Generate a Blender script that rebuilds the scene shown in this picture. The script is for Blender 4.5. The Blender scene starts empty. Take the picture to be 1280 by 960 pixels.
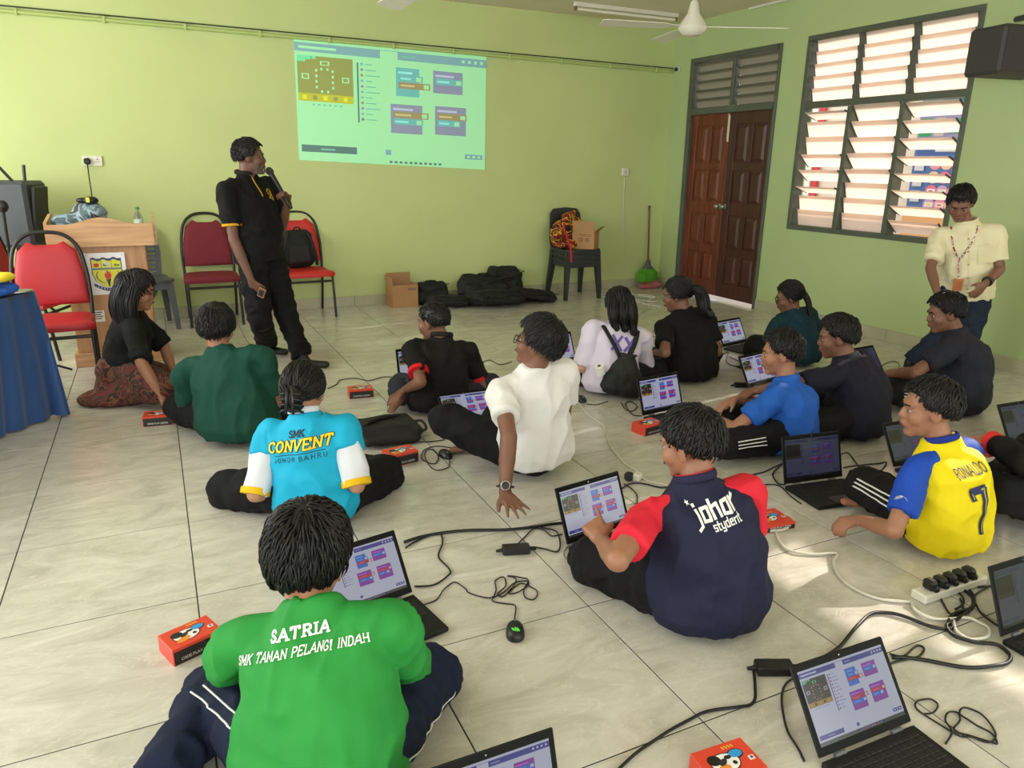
import bpy, bmesh, math, random
import numpy as np
from mathutils import Vector, Matrix, noise
from mathutils.bvhtree import BVHTree

random.seed(7)
SC = bpy.context.scene
COL = SC.collection
PI = math.pi

# ---------------------------------------------------------------- camera, world, sun, daylight, exposure
CAM_F, CAM_P, CAM_Y, CAM_R = 923.68, 0.28943, 0.44630, 0.01361
CAM_LOC = Vector((0.6081, -2.4641, 1.4379))
_fw = Vector((math.sin(CAM_Y)*math.cos(CAM_P), math.cos(CAM_Y)*math.cos(CAM_P), -math.sin(CAM_P)))
_rt0 = Vector((math.cos(CAM_Y), -math.sin(CAM_Y), 0)); _up0 = _rt0.cross(_fw)
_rt = _rt0*math.cos(CAM_R) + _up0*math.sin(CAM_R); _up = _up0*math.cos(CAM_R) - _rt0*math.sin(CAM_R)
cam_d = bpy.data.cameras.new('camera'); cam = bpy.data.objects.new('camera', cam_d); COL.objects.link(cam)
m = Matrix((_rt, _up, -_fw)).transposed().to_4x4(); m.translation = CAM_LOC
cam.matrix_world = m
cam_d.sensor_fit = 'HORIZONTAL'; cam_d.sensor_width = 36.0; cam_d.lens = CAM_F/1280*36.0; cam_d.clip_start = 0.02
SC.camera = cam
HF = Vector((math.sin(CAM_Y), math.cos(CAM_Y), 0))          # horizontal view direction

SC.view_settings.view_transform = 'Standard'; SC.view_settings.look = 'None'
SC.view_settings.gamma = 1.0; SC.view_settings.use_curve_mapping = False
SC.view_settings.exposure = -0.40

W = bpy.data.worlds.new('sky'); SC.world = W; W.use_nodes = True
bg = W.node_tree.nodes['Background']; bg.inputs[0].default_value = (0.93, 0.95, 1.0, 1); bg.inputs[1].default_value = 2.2

def add_light(name, kind, loc, aim, energy, color, size=None, size_y=None, angle=None):
    d = bpy.data.lights.new(name, kind); d.energy = energy; d.color = color
    if kind == 'AREA':
        d.shape = 'RECTANGLE'; d.size = size; d.size_y = size_y
    if angle is not None: d.angle = angle
    o = bpy.data.objects.new(name, d); COL.objects.link(o); o.location = loc
    o.rotation_euler = Vector(aim).to_track_quat('-Z', 'Y').to_euler()
    return o
# sun, low, from beyond the right-hand windows
add_light('sun', 'SUN', (12, 0, 8), (-0.80, -0.13, -0.47), 8.5, (1.0, 0.90, 0.80), angle=0.012)
# daylight at the room's own windows out of view (two in the left wall, two in the rear wall, one at the right wall, no opening built)
add_light('daylight_left_front', 'AREA', (-2.33, 2.2, 1.75), (1, 0, -0.12), 190, (1.0, 0.99, 0.96), 3.6, 1.7)
add_light('daylight_left_rear', 'AREA', (-2.33, -2.4, 1.75), (1, 0, -0.12), 95, (0.97, 0.985, 1.0), 3.6, 1.7)
add_light('daylight_rear_a', 'AREA', (0.0, -5.93, 1.75), (0, 1, -0.12), 115, (0.97, 0.985, 1.0), 3.2, 1.7)
add_light('daylight_rear_b', 'AREA', (4.0, -5.93, 1.75), (0, 1, -0.12), 95, (0.97, 0.985, 1.0), 3.2, 1.7)
add_light('daylight_right_rear', 'AREA', (6.18, -3.9, 1.75), (-1, 0, -0.10), 45, (1.0, 0.92, 0.85), 2.0, 1.7)
for _y, _w in ((2.255, 1.67), (-0.28, 2.0)):
    _p = add_light('sky_portal', 'AREA', (6.42, _y, 1.73), (-1, 0, 0), 1, (1, 1, 1), _w, 1.74); _p.data.cycles.is_portal = True

# ---------------------------------------------------------------- helpers
def ray(px, py):
    return _fw + _rt*((px-640)/CAM_F) - _up*((py-480)/CAM_F)
def fl(px, py, z=0.0):                       # point of the horizontal plane z seen at a pixel
    d = ray(px, py); return CAM_LOC + d*((z-CAM_LOC.z)/d.z)
def dp(px, py, dep):                         # point seen at a pixel, dep metres ahead of the camera
    d = ray(px, py); return CAM_LOC + d*(dep/d.dot(HF))
def dep(P): return (Vector(P)-CAM_LOC).dot(HF)
def onx(px, py, X):
    d = ray(px, py); return CAM_LOC + d*((X-CAM_LOC.x)/d.x)
def ony(px, py, Y):
    d = ray(px, py); return CAM_LOC + d*((Y-CAM_LOC.y)/d.y)

def lin(c):
    if max(c) > 1.0: c = [v/255.0 for v in c]
    return tuple((v/12.92 if v <= 0.04045 else ((v+0.055)/1.055)**2.4) for v in c[:3]) + (1.0,)

MATS = {}
def mat(name, col, rough=0.6, spec=0.5, metal=0.0, vary=None, bump=None, emit=None, sheen=0.0, trans=0.0, coat=0.0, ior=None):
    """vary=(scale, amount) tints the colour with noise, bump=(scale, strength) fine relief"""
    if name in MATS: return MATS[name]
    M = bpy.data.materials.new(name); M.use_nodes = True; nt = M.node_tree; N = nt.nodes; L = nt.links
    b = N['Principled BSDF']; c = lin(col)
    b.inputs['Base Color'].default_value = c; b.inputs['Roughness'].default_value = rough
    b.inputs['Specular IOR Level'].default_value = spec; b.inputs['Metallic'].default_value = metal
    if sheen: b.inputs['Sheen Weight'].default_value = sheen
    if trans: b.inputs['Transmission Weight'].default_value = trans
    if coat: b.inputs['Coat Weight'].default_value = coat
    if ior: b.inputs['IOR'].default_value = ior
    if vary or bump:
        tc = N.new('ShaderNodeTexCoord')
    if vary:
        nz = N.new('ShaderNodeTexNoise'); nz.inputs['Scale'].default_value = vary[0]; nz.inputs['Detail'].default_value = 4
        L.new(tc.outputs['Object'], nz.inputs['Vector'])
        rp = N.new('ShaderNodeValToRGB'); a = vary[1]
        rp.color_ramp.elements[0].position = 0.3; rp.color_ramp.elements[1].position = 0.7
        rp.color_ramp.elements[0].color = tuple(v*(1-a) for v in c[:3])+(1,); rp.color_ramp.elements[1].color = tuple(min(1, v*(1+a)) for v in c[:3])+(1,)
        L.new(nz.outputs['Fac'], rp.inputs['Fac']); L.new(rp.outputs['Color'], b.inputs['Base Color'])
    if bump:
        n2 = N.new('ShaderNodeTexNoise'); n2.inputs['Scale'].default_value = bump[0]; n2.inputs['Detail'].default_value = 3
        L.new(tc.outputs['Object'], n2.inputs['Vector'])
        bp = N.new('ShaderNodeBump'); bp.inputs['Strength'].default_value = bump[1]; bp.inputs['Distance'].default_value = 0.01
        L.new(n2.outputs['Fac'], bp.inputs['Height']); L.new(bp.outputs['Normal'], b.inputs['Normal'])
    if emit is not None:
        b.inputs['Emission Color'].default_value = c; b.inputs['Emission Strength'].default_value = emit
    MATS[name] = M
    return M

def attr_mat(name, emit, rough=0.35, base=1.0):
    """flat print / screen: the colour of every face comes from its colour attribute"""
    if name in MATS: return MATS[name]
    M = bpy.data.materials.new(name); M.use_nodes = True; nt = M.node_tree; N = nt.nodes; L = nt.links
    b = N['Principled BSDF']; b.inputs['Roughness'].default_value = rough
    a = N.new('ShaderNodeVertexColor'); a.layer_name = 'ink'
    if base > 0:
        if base < 1:
            mx = N.new('ShaderNodeMix'); mx.data_type = 'RGBA'; mx.inputs['Factor'].default_value = base
            mx.inputs[6].default_value = (0.01, 0.01, 0.012, 1); L.new(a.outputs['Color'], mx.inputs[7]); L.new(mx.outputs[2], b.inputs['Base Color'])
        else: L.new(a.outputs['Color'], b.inputs['Base Color'])
    else: b.inputs['Base Color'].default_value = (0.01, 0.01, 0.012, 1)
    if emit: L.new(a.outputs['Color'], b.inputs['Emission Color']); b.inputs['Emission Strength'].default_value = emit
    MATS[name] = M
    return M

class MB:
    """collects shapes and links them as ONE mesh object"""
    def __init__(s): s.v = []; s.f = []; s.m = []; s.c = []
    def add(s, verts, faces, mi=0, col=None):
        o = len(s.v); s.v += [tuple(p) for p in verts]; s.f += [tuple(i+o for i in f) for f in faces]; s.m += [mi]*len(faces); s.c += [col]*len(faces)
        return s
    def box(s, c, d, R=None, mi=0, bev=0.0, col=None):
        hx, hy, hz = d[0]/2, d[1]/2, d[2]/2; c = Vector(c)
        if bev <= 0:
            P = [Vector((x, y, z)) for z in (-hz, hz) for y in (-hy, hy) for x in (-hx, hx)]
            F = [(0,2,3,1), (4,5,7,6), (0,1,5,4), (2,6,7,3), (0,4,6,2), (1,3,7,5)]
        else:
            b = min(bev, hx*.95, hy*.95, hz*.95); P = []; ix = {}
            for sx in (-1, 1):
                for sy in (-1, 1):
                    for sz in (-1, 1):
                        for a in range(3):
                            q = [sx*(hx-b), sy*(hy-b), sz*(hz-b)]; q[a] = (sx*hx, sy*hy, sz*hz)[a]
                            ix[(sx, sy, sz, a)] = len(P); P.append(Vector(q))
            F = []
            for a in range(3):
                u, w = [k for k in range(3) if k != a]
                for sg in (-1, 1):
                    q = []
                    for su, sw in ((-1,-1), (1,-1), (1,1), (-1,1)):
                        k = [0,0,0]; k[a] = sg; k[u] = su; k[w] = sw; q.append(ix[(k[0],k[1],k[2],a)])
                    if (sg > 0) == (a == 1): q.reverse()
                    F.append(tuple(q))
            for a in range(3):
                u, w = [k for k in range(3) if k != a]
                for su in (-1, 1):
                    for sw in (-1, 1):
                        k0 = [0,0,0]; k0[u] = su; k0[w] = sw; k1 = list(k0); k0[a] = -1; k1[a] = 1
                        q = [ix[(*k0, u)], ix[(*k1, u)], ix[(*k1, w)], ix[(*k0, w)]]
                        n = (P[q[1]]-P[q[0]]).cross(P[q[2]]-P[q[0]])
                        if n.dot(P[q[0]]+P[q[2]]) < 0: q.reverse()
                        F.append(tuple(q))
            for sx in (-1, 1):
                for sy in (-1, 1):
                    for sz in (-1, 1):
                        q = [ix[(sx,sy,sz,a)] for a in range(3)]
                        n = (P[q[1]]-P[q[0]]).cross(P[q[2]]-P[q[0]])
                        if n.dot(P[q[0]]) < 0: q.reverse()
                        F.append(tuple(q))
        if R is not None: P = [R @ p for p in P]
        return s.add([c+p for p in P], F, mi, col)
    def tube(s, path, r, n=8, mi=0, caps=True, flat=None, closed=False):
        path = [Vector(p) for p in path]; k = len(path); rs = r if isinstance(r, (list, tuple)) else [r]*k
        V = []; up = None
        for i, p in enumerate(path):
            if closed: t = path[(i+1) % k]-path[i-1]
            else: t = path[min(i+1, k-1)]-path[max(i-1, 0)]
            t = t.normalized() if t.length > 1e-9 else Vector((0,0,1))
            if up is None:
                up = Vector((0,0,1)) if abs(t.z) < 0.9 else Vector((1,0,0))
            a = t.cross(up)
            if a.length < 1e-6: a = t.orthogonal()
            a.normalize(); b = a.cross(t); up = b
            for j in range(n):
                w = 2*PI*j/n; V.append(p + a*(math.cos(w)*rs[i]) + b*(math.sin(w)*rs[i]*(flat or 1)))
        F = []
        for i in range(k if closed else k-1):
            i2 = (i+1) % k
            for j in range(n): F.append((i*n+j, i*n+(j+1) % n, i2*n+(j+1) % n, i2*n+j))
        if caps and not closed:
            F.append(tuple(range(n))[::-1]); F.append(tuple((k-1)*n+j for j in range(n)))
        return s.add(V, F, mi)
    def lathe(s, prof, c, axis=(0,0,1), n=20, mi=0, scale=(1,1)):
        R = Vector((0,0,1)).rotation_difference(Vector(axis).normalized()).to_matrix(); c = Vector(c); V = []; F = []
        for r, z in prof:
            for j in range(n):
                w = 2*PI*j/n; V.append(c + R @ Vector((math.cos(w)*r*scale[0], math.sin(w)*r*scale[1], z)))
        for i in range(len(prof)-1):
            for j in range(n): F.append((i*n+j, i*n+(j+1) % n, (i+1)*n+(j+1) % n, (i+1)*n+j))
        F.append(tuple(range(n))[::-1]); F.append(tuple((len(prof)-1)*n+j for j in range(n)))
        return s.add(V, F, mi)
    def ell(s, c, rad, R=None, nu=16, nv=10, mi=0):
        c = Vector(c); V = []; F = []
        for i in range(1, nv):
            ph = PI*i/nv
            for j in range(nu):
                th = 2*PI*j/nu; V.append(Vector((rad[0]*math.sin(ph)*math.cos(th), rad[1]*math.sin(ph)*math.sin(th), rad[2]*math.cos(ph))))
        top = len(V); V.append(Vector((0,0,rad[2]))); V.append(Vector((0,0,-rad[2])))
        for i in range(nv-2):
            for j in range(nu): F.append((i*nu+j, (i+1)*nu+j, (i+1)*nu+(j+1) % nu, i*nu+(j+1) % nu))
        for j in range(nu):
            F.append((top, j, (j+1) % nu)); b = (nv-2)*nu; F.append((top+1, b+(j+1) % nu, b+j))
        if R is not None: V = [R @ p for p in V]
        return s.add([c+p for p in V], F, mi)
    def prism(s, poly, h, M=None, mi=0, col=None):
        """poly: list of (x, y); extruded from z=0 to z=h; M a 4x4"""
        n = len(poly); V = [Vector((x, y, 0)) for x, y in poly]+[Vector((x, y, h)) for x, y in poly]
        F = [tuple(range(n))[::-1], tuple(range(n, 2*n))]+[(i, (i+1) % n, n+(i+1) % n, n+i) for i in range(n)]
        if M is not None: V = [M @ p for p in V]
        return s.add(V, F, mi, col)
    def capsule(s, a, b, ra, rb, n=12, mi=0, flat=None, up=None):
        """tapered capsule with round ends; flat = (scale along side, scale along up)"""
        a = Vector(a); b = Vector(b); t = b-a; L = t.length
        t = t/L if L > 1e-9 else Vector((0,0,1))
        u = Vector(up) if up is not None else (Vector((0,0,1)) if abs(t.z) < 0.95 else Vector((0,1,0)))
        sd = t.cross(u); sd = sd.normalized() if sd.length > 1e-6 else t.orthogonal().normalized(); u = sd.cross(t)
        fx, fy = flat or (1, 1); rings = []
        for k in range(4): w = -PI/2+PI/2*k/4; rings.append((a+t*(math.sin(w)*ra), math.cos(w)*ra))
        rings.append((a, ra)); rings.append((b, rb))
        for k in range(1, 5): w = PI/2*k/4; rings.append((b+t*(math.sin(w)*rb), math.cos(w)*rb))
        V = []; F = []
        for c, r in rings:
            r = max(r, 1e-4)
            for j in range(n): w = 2*PI*j/n; V.append(c+sd*(math.cos(w)*r*fx)+u*(math.sin(w)*r*fy))
        for i in range(len(rings)-1):
            for j in range(n): F.append((i*n+j, i*n+(j+1) % n, (i+1)*n+(j+1) % n, (i+1)*n+j))
        F.append(tuple(range(n))[::-1]); F.append(tuple((len(rings)-1)*n+j for j in range(n)))
        return s.add(V, F, mi)
    def mesh(s, name, mats, smooth=None):
        me = bpy.data.meshes.new(name); me.from_pydata(s.v, [], s.f)
        mats = mats if isinstance(mats, (list, tuple)) else [mats]
        for q in mats: me.materials.append(q)
        if len(mats) > 1: me.polygons.foreach_set('material_index', s.m)
        if any(c is not None for c in s.c):
            at = me.color_attributes.new('ink', 'FLOAT_COLOR', 'CORNER'); arr = []
            for f, c in zip(s.f, s.c): arr += list(lin(c) if c else (1, 1, 1, 1))*len(f)
            at.data.foreach_set('color', arr)
        if smooth is not None:
            me.polygons.foreach_set('use_smooth', [True]*len(s.f))
            if smooth < 180: me.set_sharp_from_angle(angle=math.radians(smooth))
        me.update(); return me
    def build(s, name, mats, parent=None, smooth=None):
        return link(name, s.mesh(name, mats, smooth), parent)

def link(name, me, parent=None):
    o = bpy.data.objects.new(name, me); COL.objects.link(o)
    if parent is not None: put_under(o, parent)
    return o
def put_under(o, parent):
    o.parent = parent
    pm = parent.matrix_basis
    if parent.parent is not None: pm = parent.parent.matrix_basis @ parent.matrix_parent_inverse @ pm
    o.matrix_parent_inverse = pm.inverted()            # children are modelled in world space
def local(o, parent):                                   # child modelled in the parent's own space
    o.parent = parent; return o
def tag(o, label=None, cat=None, group=None, kind=None):
    if label: o['label'] = label
    if cat: o['category'] = cat
    if group: o['group'] = group
    if kind: o['kind'] = kind
    return o
def thing(name, label, cat, loc=(0,0,0), rz=0.0, group=None, rot=None):
    o = bpy.data.objects.new(name, None); o.empty_display_size = 0.05; COL.objects.link(o); o.location = loc
    o.rotation_euler = rot or (0, 0, rz)
    return tag(o, label, cat, group)
def copy_tree(o, parent=None):
    c = o.copy(); COL.objects.link(c)
    if parent is not None: c.parent = parent
    for ch in [q for q in bpy.data.objects if q.parent == o]: copy_tree(ch, c)
    return c
def rotz(a): return Matrix.Rotation(a, 3, 'Z')
def smooth_path(pts, n=6, closed=False):
    pts = [Vector(p) for p in pts]; out = []; k = len(pts)
    rng = range(k) if closed else range(k-1)
    for i in rng:
        if closed: p0, p1, p2, p3 = pts[i-1], pts[i], pts[(i+1) % k], pts[(i+2) % k]
        else: p0, p1, p2, p3 = pts[max(i-1,0)], pts[i], pts[i+1], pts[min(i+2, k-1)]
        for j in range(n):
            t = j/n
            out.append(0.5*((2*p1)+(p2-p0)*t+(2*p0-5*p1+4*p2-p3)*t*t+(3*p1-p0-3*p2+p3)*t*t*t))
    if not closed: out.append(pts[-1])
    return out
# ---------------------------------------------------------------- soft shapes: union of solids -> one skin
def skin_over(mb, voxel, smooth=4, amp=0.0, nscale=9.0, seed=0.0, name='soft', mats=None, flat_z=None, folds=None, sfac=0.5, crease=None):
    me = bpy.data.meshes.new('tmp'); me.from_pydata(mb.v, [], mb.f); me.update()
    o = bpy.data.objects.new('tmp', me); COL.objects.link(o)
    r = o.modifiers.new('r', 'REMESH'); r.mode = 'VOXEL'; r.voxel_size = voxel; r.adaptivity = 0
    if smooth:
        s = o.modifiers.new('s', 'SMOOTH'); s.factor = sfac; s.iterations = smooth
    dg = bpy.context.evaluated_depsgraph_get()
    out = bpy.data.meshes.new_from_object(o.evaluated_get(dg)); out.name = name
    bpy.data.objects.remove(o); bpy.data.meshes.remove(me)
    n = len(out.vertices)
    if amp or folds or crease or flat_z is not None:
        co = np.empty(n*3); out.vertices.foreach_get('co', co); co = co.reshape(-1, 3)
        no = np.empty(n*3); out.vertices.foreach_get('normal', no); no = no.reshape(-1, 3)
        if amp:
            d = np.array([noise.noise(Vector(p)*nscale+Vector((seed, seed*1.7, 0)))+0.5*noise.noise(Vector(p)*nscale*2.3+Vector((seed, 3, 1))) for p in co])
            co += no*(d*amp)[:, None]
        if crease:                                 # sharp soft ridges, longer than wide
            am, fr, ax = crease; ax = np.array(ax); ax = ax/np.linalg.norm(ax); t = co@ax; qq = (co-0.62*np.outer(t, ax))*fr
            d = np.array([(1.0-min(1.0, 2.2*abs(noise.noise(Vector(v)+Vector((seed*2.3, 5, seed)))+0.35*noise.noise(Vector(v)*2.1+Vector((seed, 1, 2))))))**2 for v in qq])
            co += no*((d-0.25)*am)[:, None]
        if folds:                                  # list of (point, direction across the fold, wavelength, amplitude, reach)
            for P, A, wl, am, reach in folds:
                P = np.array(P); A = np.array(A); A = A/np.linalg.norm(A)
                q = co-P; t = q@A; w = np.exp(-(np.sum(q*q, 1))/(reach*reach))
                f = 1.0/wl
                qq = (q*0.55+np.outer(t*0.45, A))*f
                d = np.array([1.0-2.6*abs(noise.noise(Vector(v)*0.55+Vector((seed*3.1, seed, 7)))) for v in qq])
                co += no*(d*am*w)[:, None]
        if flat_z is not None: co[:, 2] = np.maximum(co[:, 2], flat_z)
        out.vertices.foreach_set('co', co.ravel())
    out.materials.clear()
    for q in (mats if isinstance(mats, (list, tuple)) else [mats]): out.materials.append(q)
    out.polygons.foreach_set('use_smooth', [True]*len(out.polygons)); out.update()
    return out
def rbox(mb, c, d, R=None, r=0.02):
    """rounded box for soft shapes (a hull of spheres is enough after skinning)"""
    return mb.box(c, d, R=R, bev=r)

# ---------------------------------------------------------------- a small stroke alphabet with slab serifs and flat print helpers
GL = {'A': (.86, [[(0,0),(.43,1),(.86,0)], [(.17,.34),(.69,.34)]]), 'B': (.74, [[(.1,0),(.1,1),(.5,1),(.66,.88),(.66,.64),(.5,.53),(.1,.53)], [(.5,.53),(.72,.4),(.72,.13),(.52,0),(.1,0)]]),
 'C': (.80, [[(.76,.8),(.6,.98),(.3,.98),(.08,.76),(.05,.5),(.08,.24),(.3,.02),(.6,.02),(.76,.2)]]), 'D': (.80, [[(.1,0),(.1,1),(.45,1),(.70,.82),(.76,.5),(.70,.18),(.45,0),(.1,0)]]),
 'E': (.70, [[(.68,.82),(.68,1),(.1,1),(.1,0),(.68,0),(.68,.18)], [(.1,.52),(.5,.52)]]), 'G': (.84, [[(.78,.8),(.6,.98),(.3,.98),(.08,.76),(.05,.5),(.08,.24),(.3,.02),(.6,.02),(.78,.14),(.78,.44),(.5,.44)]]),
 'H': (.84, [[(.12,0),(.12,1)], [(.74,0),(.74,1)], [(.12,.52),(.74,.52)]]), 'I': (.32, [[(.16,0),(.16,1)]]), 'J': (.6, [[(.44,1),(.44,.2),(.3,.02),(.12,.04),(.04,.22)]]),
 'K': (.82, [[(.12,0),(.12,1)], [(.74,1),(.14,.46)], [(.30,.60),(.78,0)]]), 'L': (.66, [[(.12,1),(.12,0),(.62,0),(.62,.2)]]), 'M': (1.0, [[(.1,0),(.1,1),(.5,.25),(.9,1),(.9,0)]]),
 'N': (.88, [[(.1,0),(.1,1),(.78,0),(.78,1)]]), 'O': (.84, [[(.42,1),(.16,.86),(.06,.5),(.16,.14),(.42,0),(.68,.14),(.78,.5),(.68,.86),(.42,1)]]),
 'P': (.74, [[(.12,0),(.12,1),(.5,1),(.70,.87),(.70,.60),(.5,.47),(.12,.47)]]), 'R': (.82, [[(.12,0),(.12,1),(.5,1),(.70,.87),(.70,.62),(.5,.50),(.12,.50)], [(.42,.50),(.78,0)]]),
 'S': (.70, [[(.62,.78),(.5,.97),(.2,.97),(.06,.78),(.14,.58),(.54,.44),(.64,.24),(.5,.03),(.2,.03),(.05,.22)]]), 'T': (.80, [[(.04,.80),(.04,1),(.76,1),(.76,.80)], [(.40,1),(.40,0)]]),
 'U': (.84, [[(.1,1),(.1,.26),(.26,.03),(.58,.03),(.74,.26),(.74,1)]]), 'V': (.84, [[(0,1),(.42,0),(.84,1)]]), 'X': (.8, [[(.04,0),(.76,1)], [(.04,1),(.76,0)]]), 'Y': (.8, [[(.04,1),(.40,.48),(.76,1)], [(.40,.48),(.40,0)]]),
 'j': (.42, [[(.30,.74),(.30,-.12),(.06,-.26)], [(.30,.95),(.30,1.02)]]), 'o': (.66, [[(.14,.70),(.10,.06),(.54,.0),(.58,.70),(.14,.70)]]), 'h': (.66, [[(.10,0),(.10,1.02)], [(.10,.60),(.52,.72),(.56,0)]]), 'r': (.5, [[(.10,0),(.10,.72)], [(.10,.52),(.46,.74)]]),
 's': (.52, [[(.46,.64),(.12,.70),(.10,.38),(.46,.34),(.44,.02),(.06,.06)]]), 't': (.42, [[(.18,1),(.18,.02),(.38,.0)], [(.02,.66),(.38,.66)]]), 'y': (.6, [[(.08,.70),(.14,.08),(.48,.04)], [(.52,.72),(.48,-.26),(.1,-.26)]]),
 'd': (.62, [[(.52,1.02),(.52,0),(.10,.04),(.12,.64),(.52,.68)]]), 'e': (.58, [[(.10,.36),(.50,.40),(.48,.70),(.12,.66),(.10,.04),(.50,.02)]]), 'n': (.64, [[(.10,0),(.10,.72)], [(.10,.60),(.52,.70),(.54,0)]]), 'l': (.28, [[(.14,1.02),(.14,0)]]),
 '7': (.66, [[(.06,.84),(.06,1),(.62,1),(.36,.5),(.28,0)]]), '.': (.24, [[(.12,.06),(.12,.08)]]), '-': (.5, [[(.08,.45),(.42,.45)]]), ' ': (.42, []), '/': (.5, [[(.04,0),(.46,1)]]), '0': (.7, [[(.35,1),(.12,.8),(.12,.2),(.35,0),(.58,.2),(.58,.8),(.35,1)]]), '1': (.4, [[(.06,.8),(.22,1),(.22,0)]]), '4': (.7, [[(.5,0),(.5,1),(.06,.3),(.66,.3)]])}
def seg_quads(a, b, t, step=0.30):
    a = Vector(a); b = Vector(b); d = b-a; L = d.length
    if L < 1e-6: return []
    d /= L; nrm = Vector((-d.y, d.x))*t/2; n = max(1, int(math.ceil(L/step))); out = []
    a = a-d*t*0.30; b = b+d*t*0.30
    for k in range(n):
        p = a+(b-a)*(k/n); q = a+(b-a)*((k+1)/n); out.append([p-nrm, q-nrm, q+nrm, p+nrm])
    return out
def text_quads(s, t=0.16, serif=0.0, gap=0.14, slant=0.0, xs=1.0, step=0.30):
    """quads (lists of 2-D points) of a line of text, cap height 1, starting at x = 0; returns quads, width"""
    Q = []; X = 0.0
    for ch in s:
        w, strokes = GL[ch]
        for st in strokes:
            for a, b in zip(st, st[1:]): Q += [[Vector((X+p.x*xs, p.y)) for p in q] for q in seg_quads(a, b, t, step)]
            if serif:
                for p, q in ((st[0], st[1]), (st[-1], st[-2])):
                    if abs(p[1]-q[1]) > abs(p[0]-q[0])*0.8 and (p[1] in (0, 1)) and ch not in 'CGSETL':
                        Q += [[Vector((X+v.x*xs, v.y)) for v in qq] for qq in seg_quads((p[0]-serif, p[1]), (p[0]+serif, p[1]), t*0.62)]
        X += (w*xs+gap)
    if slant: Q = [[Vector((p.x+slant*p.y, p.y)) for p in q] for q in Q]
    return Q, X-gap
def flat_text(mb, s, M, size, col=None, mi=0, center=True, **kw):
    """adds a line of text lying in the plane z=0 of the 4x4 M (x right, y up)"""
    Q, w = text_quads(s, **kw); ox = -w/2 if center else 0
    for k, q in enumerate(Q): mb.add([M @ Vector(((p.x+ox)*size, p.y*size, 0.00002*(k % 7))) for p in q], [(0,1,2,3)], mi, col)
    return w*size
# ---------------------------------------------------------------- the room
XL, XR, YB, YR, ZC = -2.4, 6.25, 5.11, -6.0, 2.97
WT = 0.16
def wall_paint(name, col):
    M = mat(name, col, rough=0.55, spec=0.35, vary=(0.9, 0.06), bump=(60, 0.03)); return M
GREEN = wall_paint('green_wall_paint', (194, 207, 142))
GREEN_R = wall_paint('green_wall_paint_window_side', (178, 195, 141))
WHITEC = mat('ceiling_paint', (226, 218, 192), rough=0.8, vary=(2, 0.04))
GREYFR = mat('grey_green_frame_paint', (84, 90, 78), rough=0.5, vary=(6, 0.1))
GROUT = mat('dark_grout', (52, 48, 42), rough=0.9)

def tile_material():
    M = bpy.data.materials.new('polished_floor_tile'); M.use_nodes = True; nt = M.node_tree; N = nt.nodes; L = nt.links
    b = N['Principled BSDF']; tc = N.new('ShaderNodeTexCoord'); oi = N.new('ShaderNodeObjectInfo')
    mul = N.new('ShaderNodeMath'); mul.operation = 'MULTIPLY'; mul.inputs[1].default_value = 57.0; L.new(oi.outputs['Random'], mul.inputs[0])
    add = N.new('ShaderNodeVectorMath'); add.operation = 'ADD'; L.new(tc.outputs['Object'], add.inputs[0]); L.new(mul.outputs[0], add.inputs[1])
    mp = N.new('ShaderNodeMapping'); mp.inputs['Rotation'].default_value = (0, 0, 0.6); mp.inputs['Scale'].default_value = (1.0, 2.2, 1.0); L.new(add.outputs[0], mp.inputs['Vector'])
    n1 = N.new('ShaderNodeTexNoise'); n1.inputs['Scale'].default_value = 3.0; n1.inputs['Detail'].default_value = 7; n1.inputs['Roughness'].default_value = 0.62; n1.inputs['Distortion'].default_value = 1.6
    L.new(mp.outputs[0], n1.inputs['Vector'])
    rp = N.new('ShaderNodeValToRGB'); E = rp.color_ramp.elements
    E[0].position = 0.28; E[0].color = lin((178, 173, 161)); E[1].position = 0.74; E[1].color = lin((216, 213, 204))
    e = E.new(0.47); e.color = lin((195, 191, 180)); e = E.new(0.56); e.color = lin((202, 198, 188))
    L.new(n1.outputs['Fac'], rp.inputs['Fac'])
    n2 = N.new('ShaderNodeTexNoise'); n2.inputs['Scale'].default_value = 4.5; n2.inputs['Detail'].default_value = 5; n2.inputs['Distortion'].default_value = 2.5; L.new(mp.outputs[0], n2.inputs['Vector'])
    v = N.new('ShaderNodeValToRGB'); v.color_ramp.elements[0].position = 0.485; v.color_ramp.elements[0].color = (0,0,0,1); v.color_ramp.elements[1].position = 0.5; v.color_ramp.elements[1].color = (1,1,1,1)
    e = v.color_ramp.elements.new(0.515); e.color = (0,0,0,1); L.new(n2.outputs['Fac'], v.inputs['Fac'])
    mx = N.new('ShaderNodeMix'); mx.data_type = 'RGBA'; mx.inputs[7].default_value = lin((224, 219, 208))
    ml = N.new('ShaderNodeMath'); ml.operation = 'MULTIPLY'; ml.inputs[1].default_value = 0.45; L.new(v.outputs['Color'], ml.inputs[0]); L.new(ml.outputs[0], mx.inputs['Factor'])
    L.new(rp.outputs['Color'], mx.inputs[6]); L.new(mx.outputs[2], b.inputs['Base Color'])
    b.inputs['Roughness'].default_value = 0.17; b.inputs['Specular IOR Level'].default_value = 0.55
    n3 = N.new('ShaderNodeTexNoise'); n3.inputs['Scale'].default_value = 9; L.new(add.outputs[0], n3.inputs['Vector'])
    r3 = N.new('ShaderNodeMapRange'); r3.inputs['To Min'].default_value = 0.13; r3.inputs['To Max'].default_value = 0.24; L.new(n3.outputs['Fac'], r3.inputs['Value']); L.new(r3.outputs[0], b.inputs['Roughness'])
    return M
TILE = tile_material()

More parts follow.
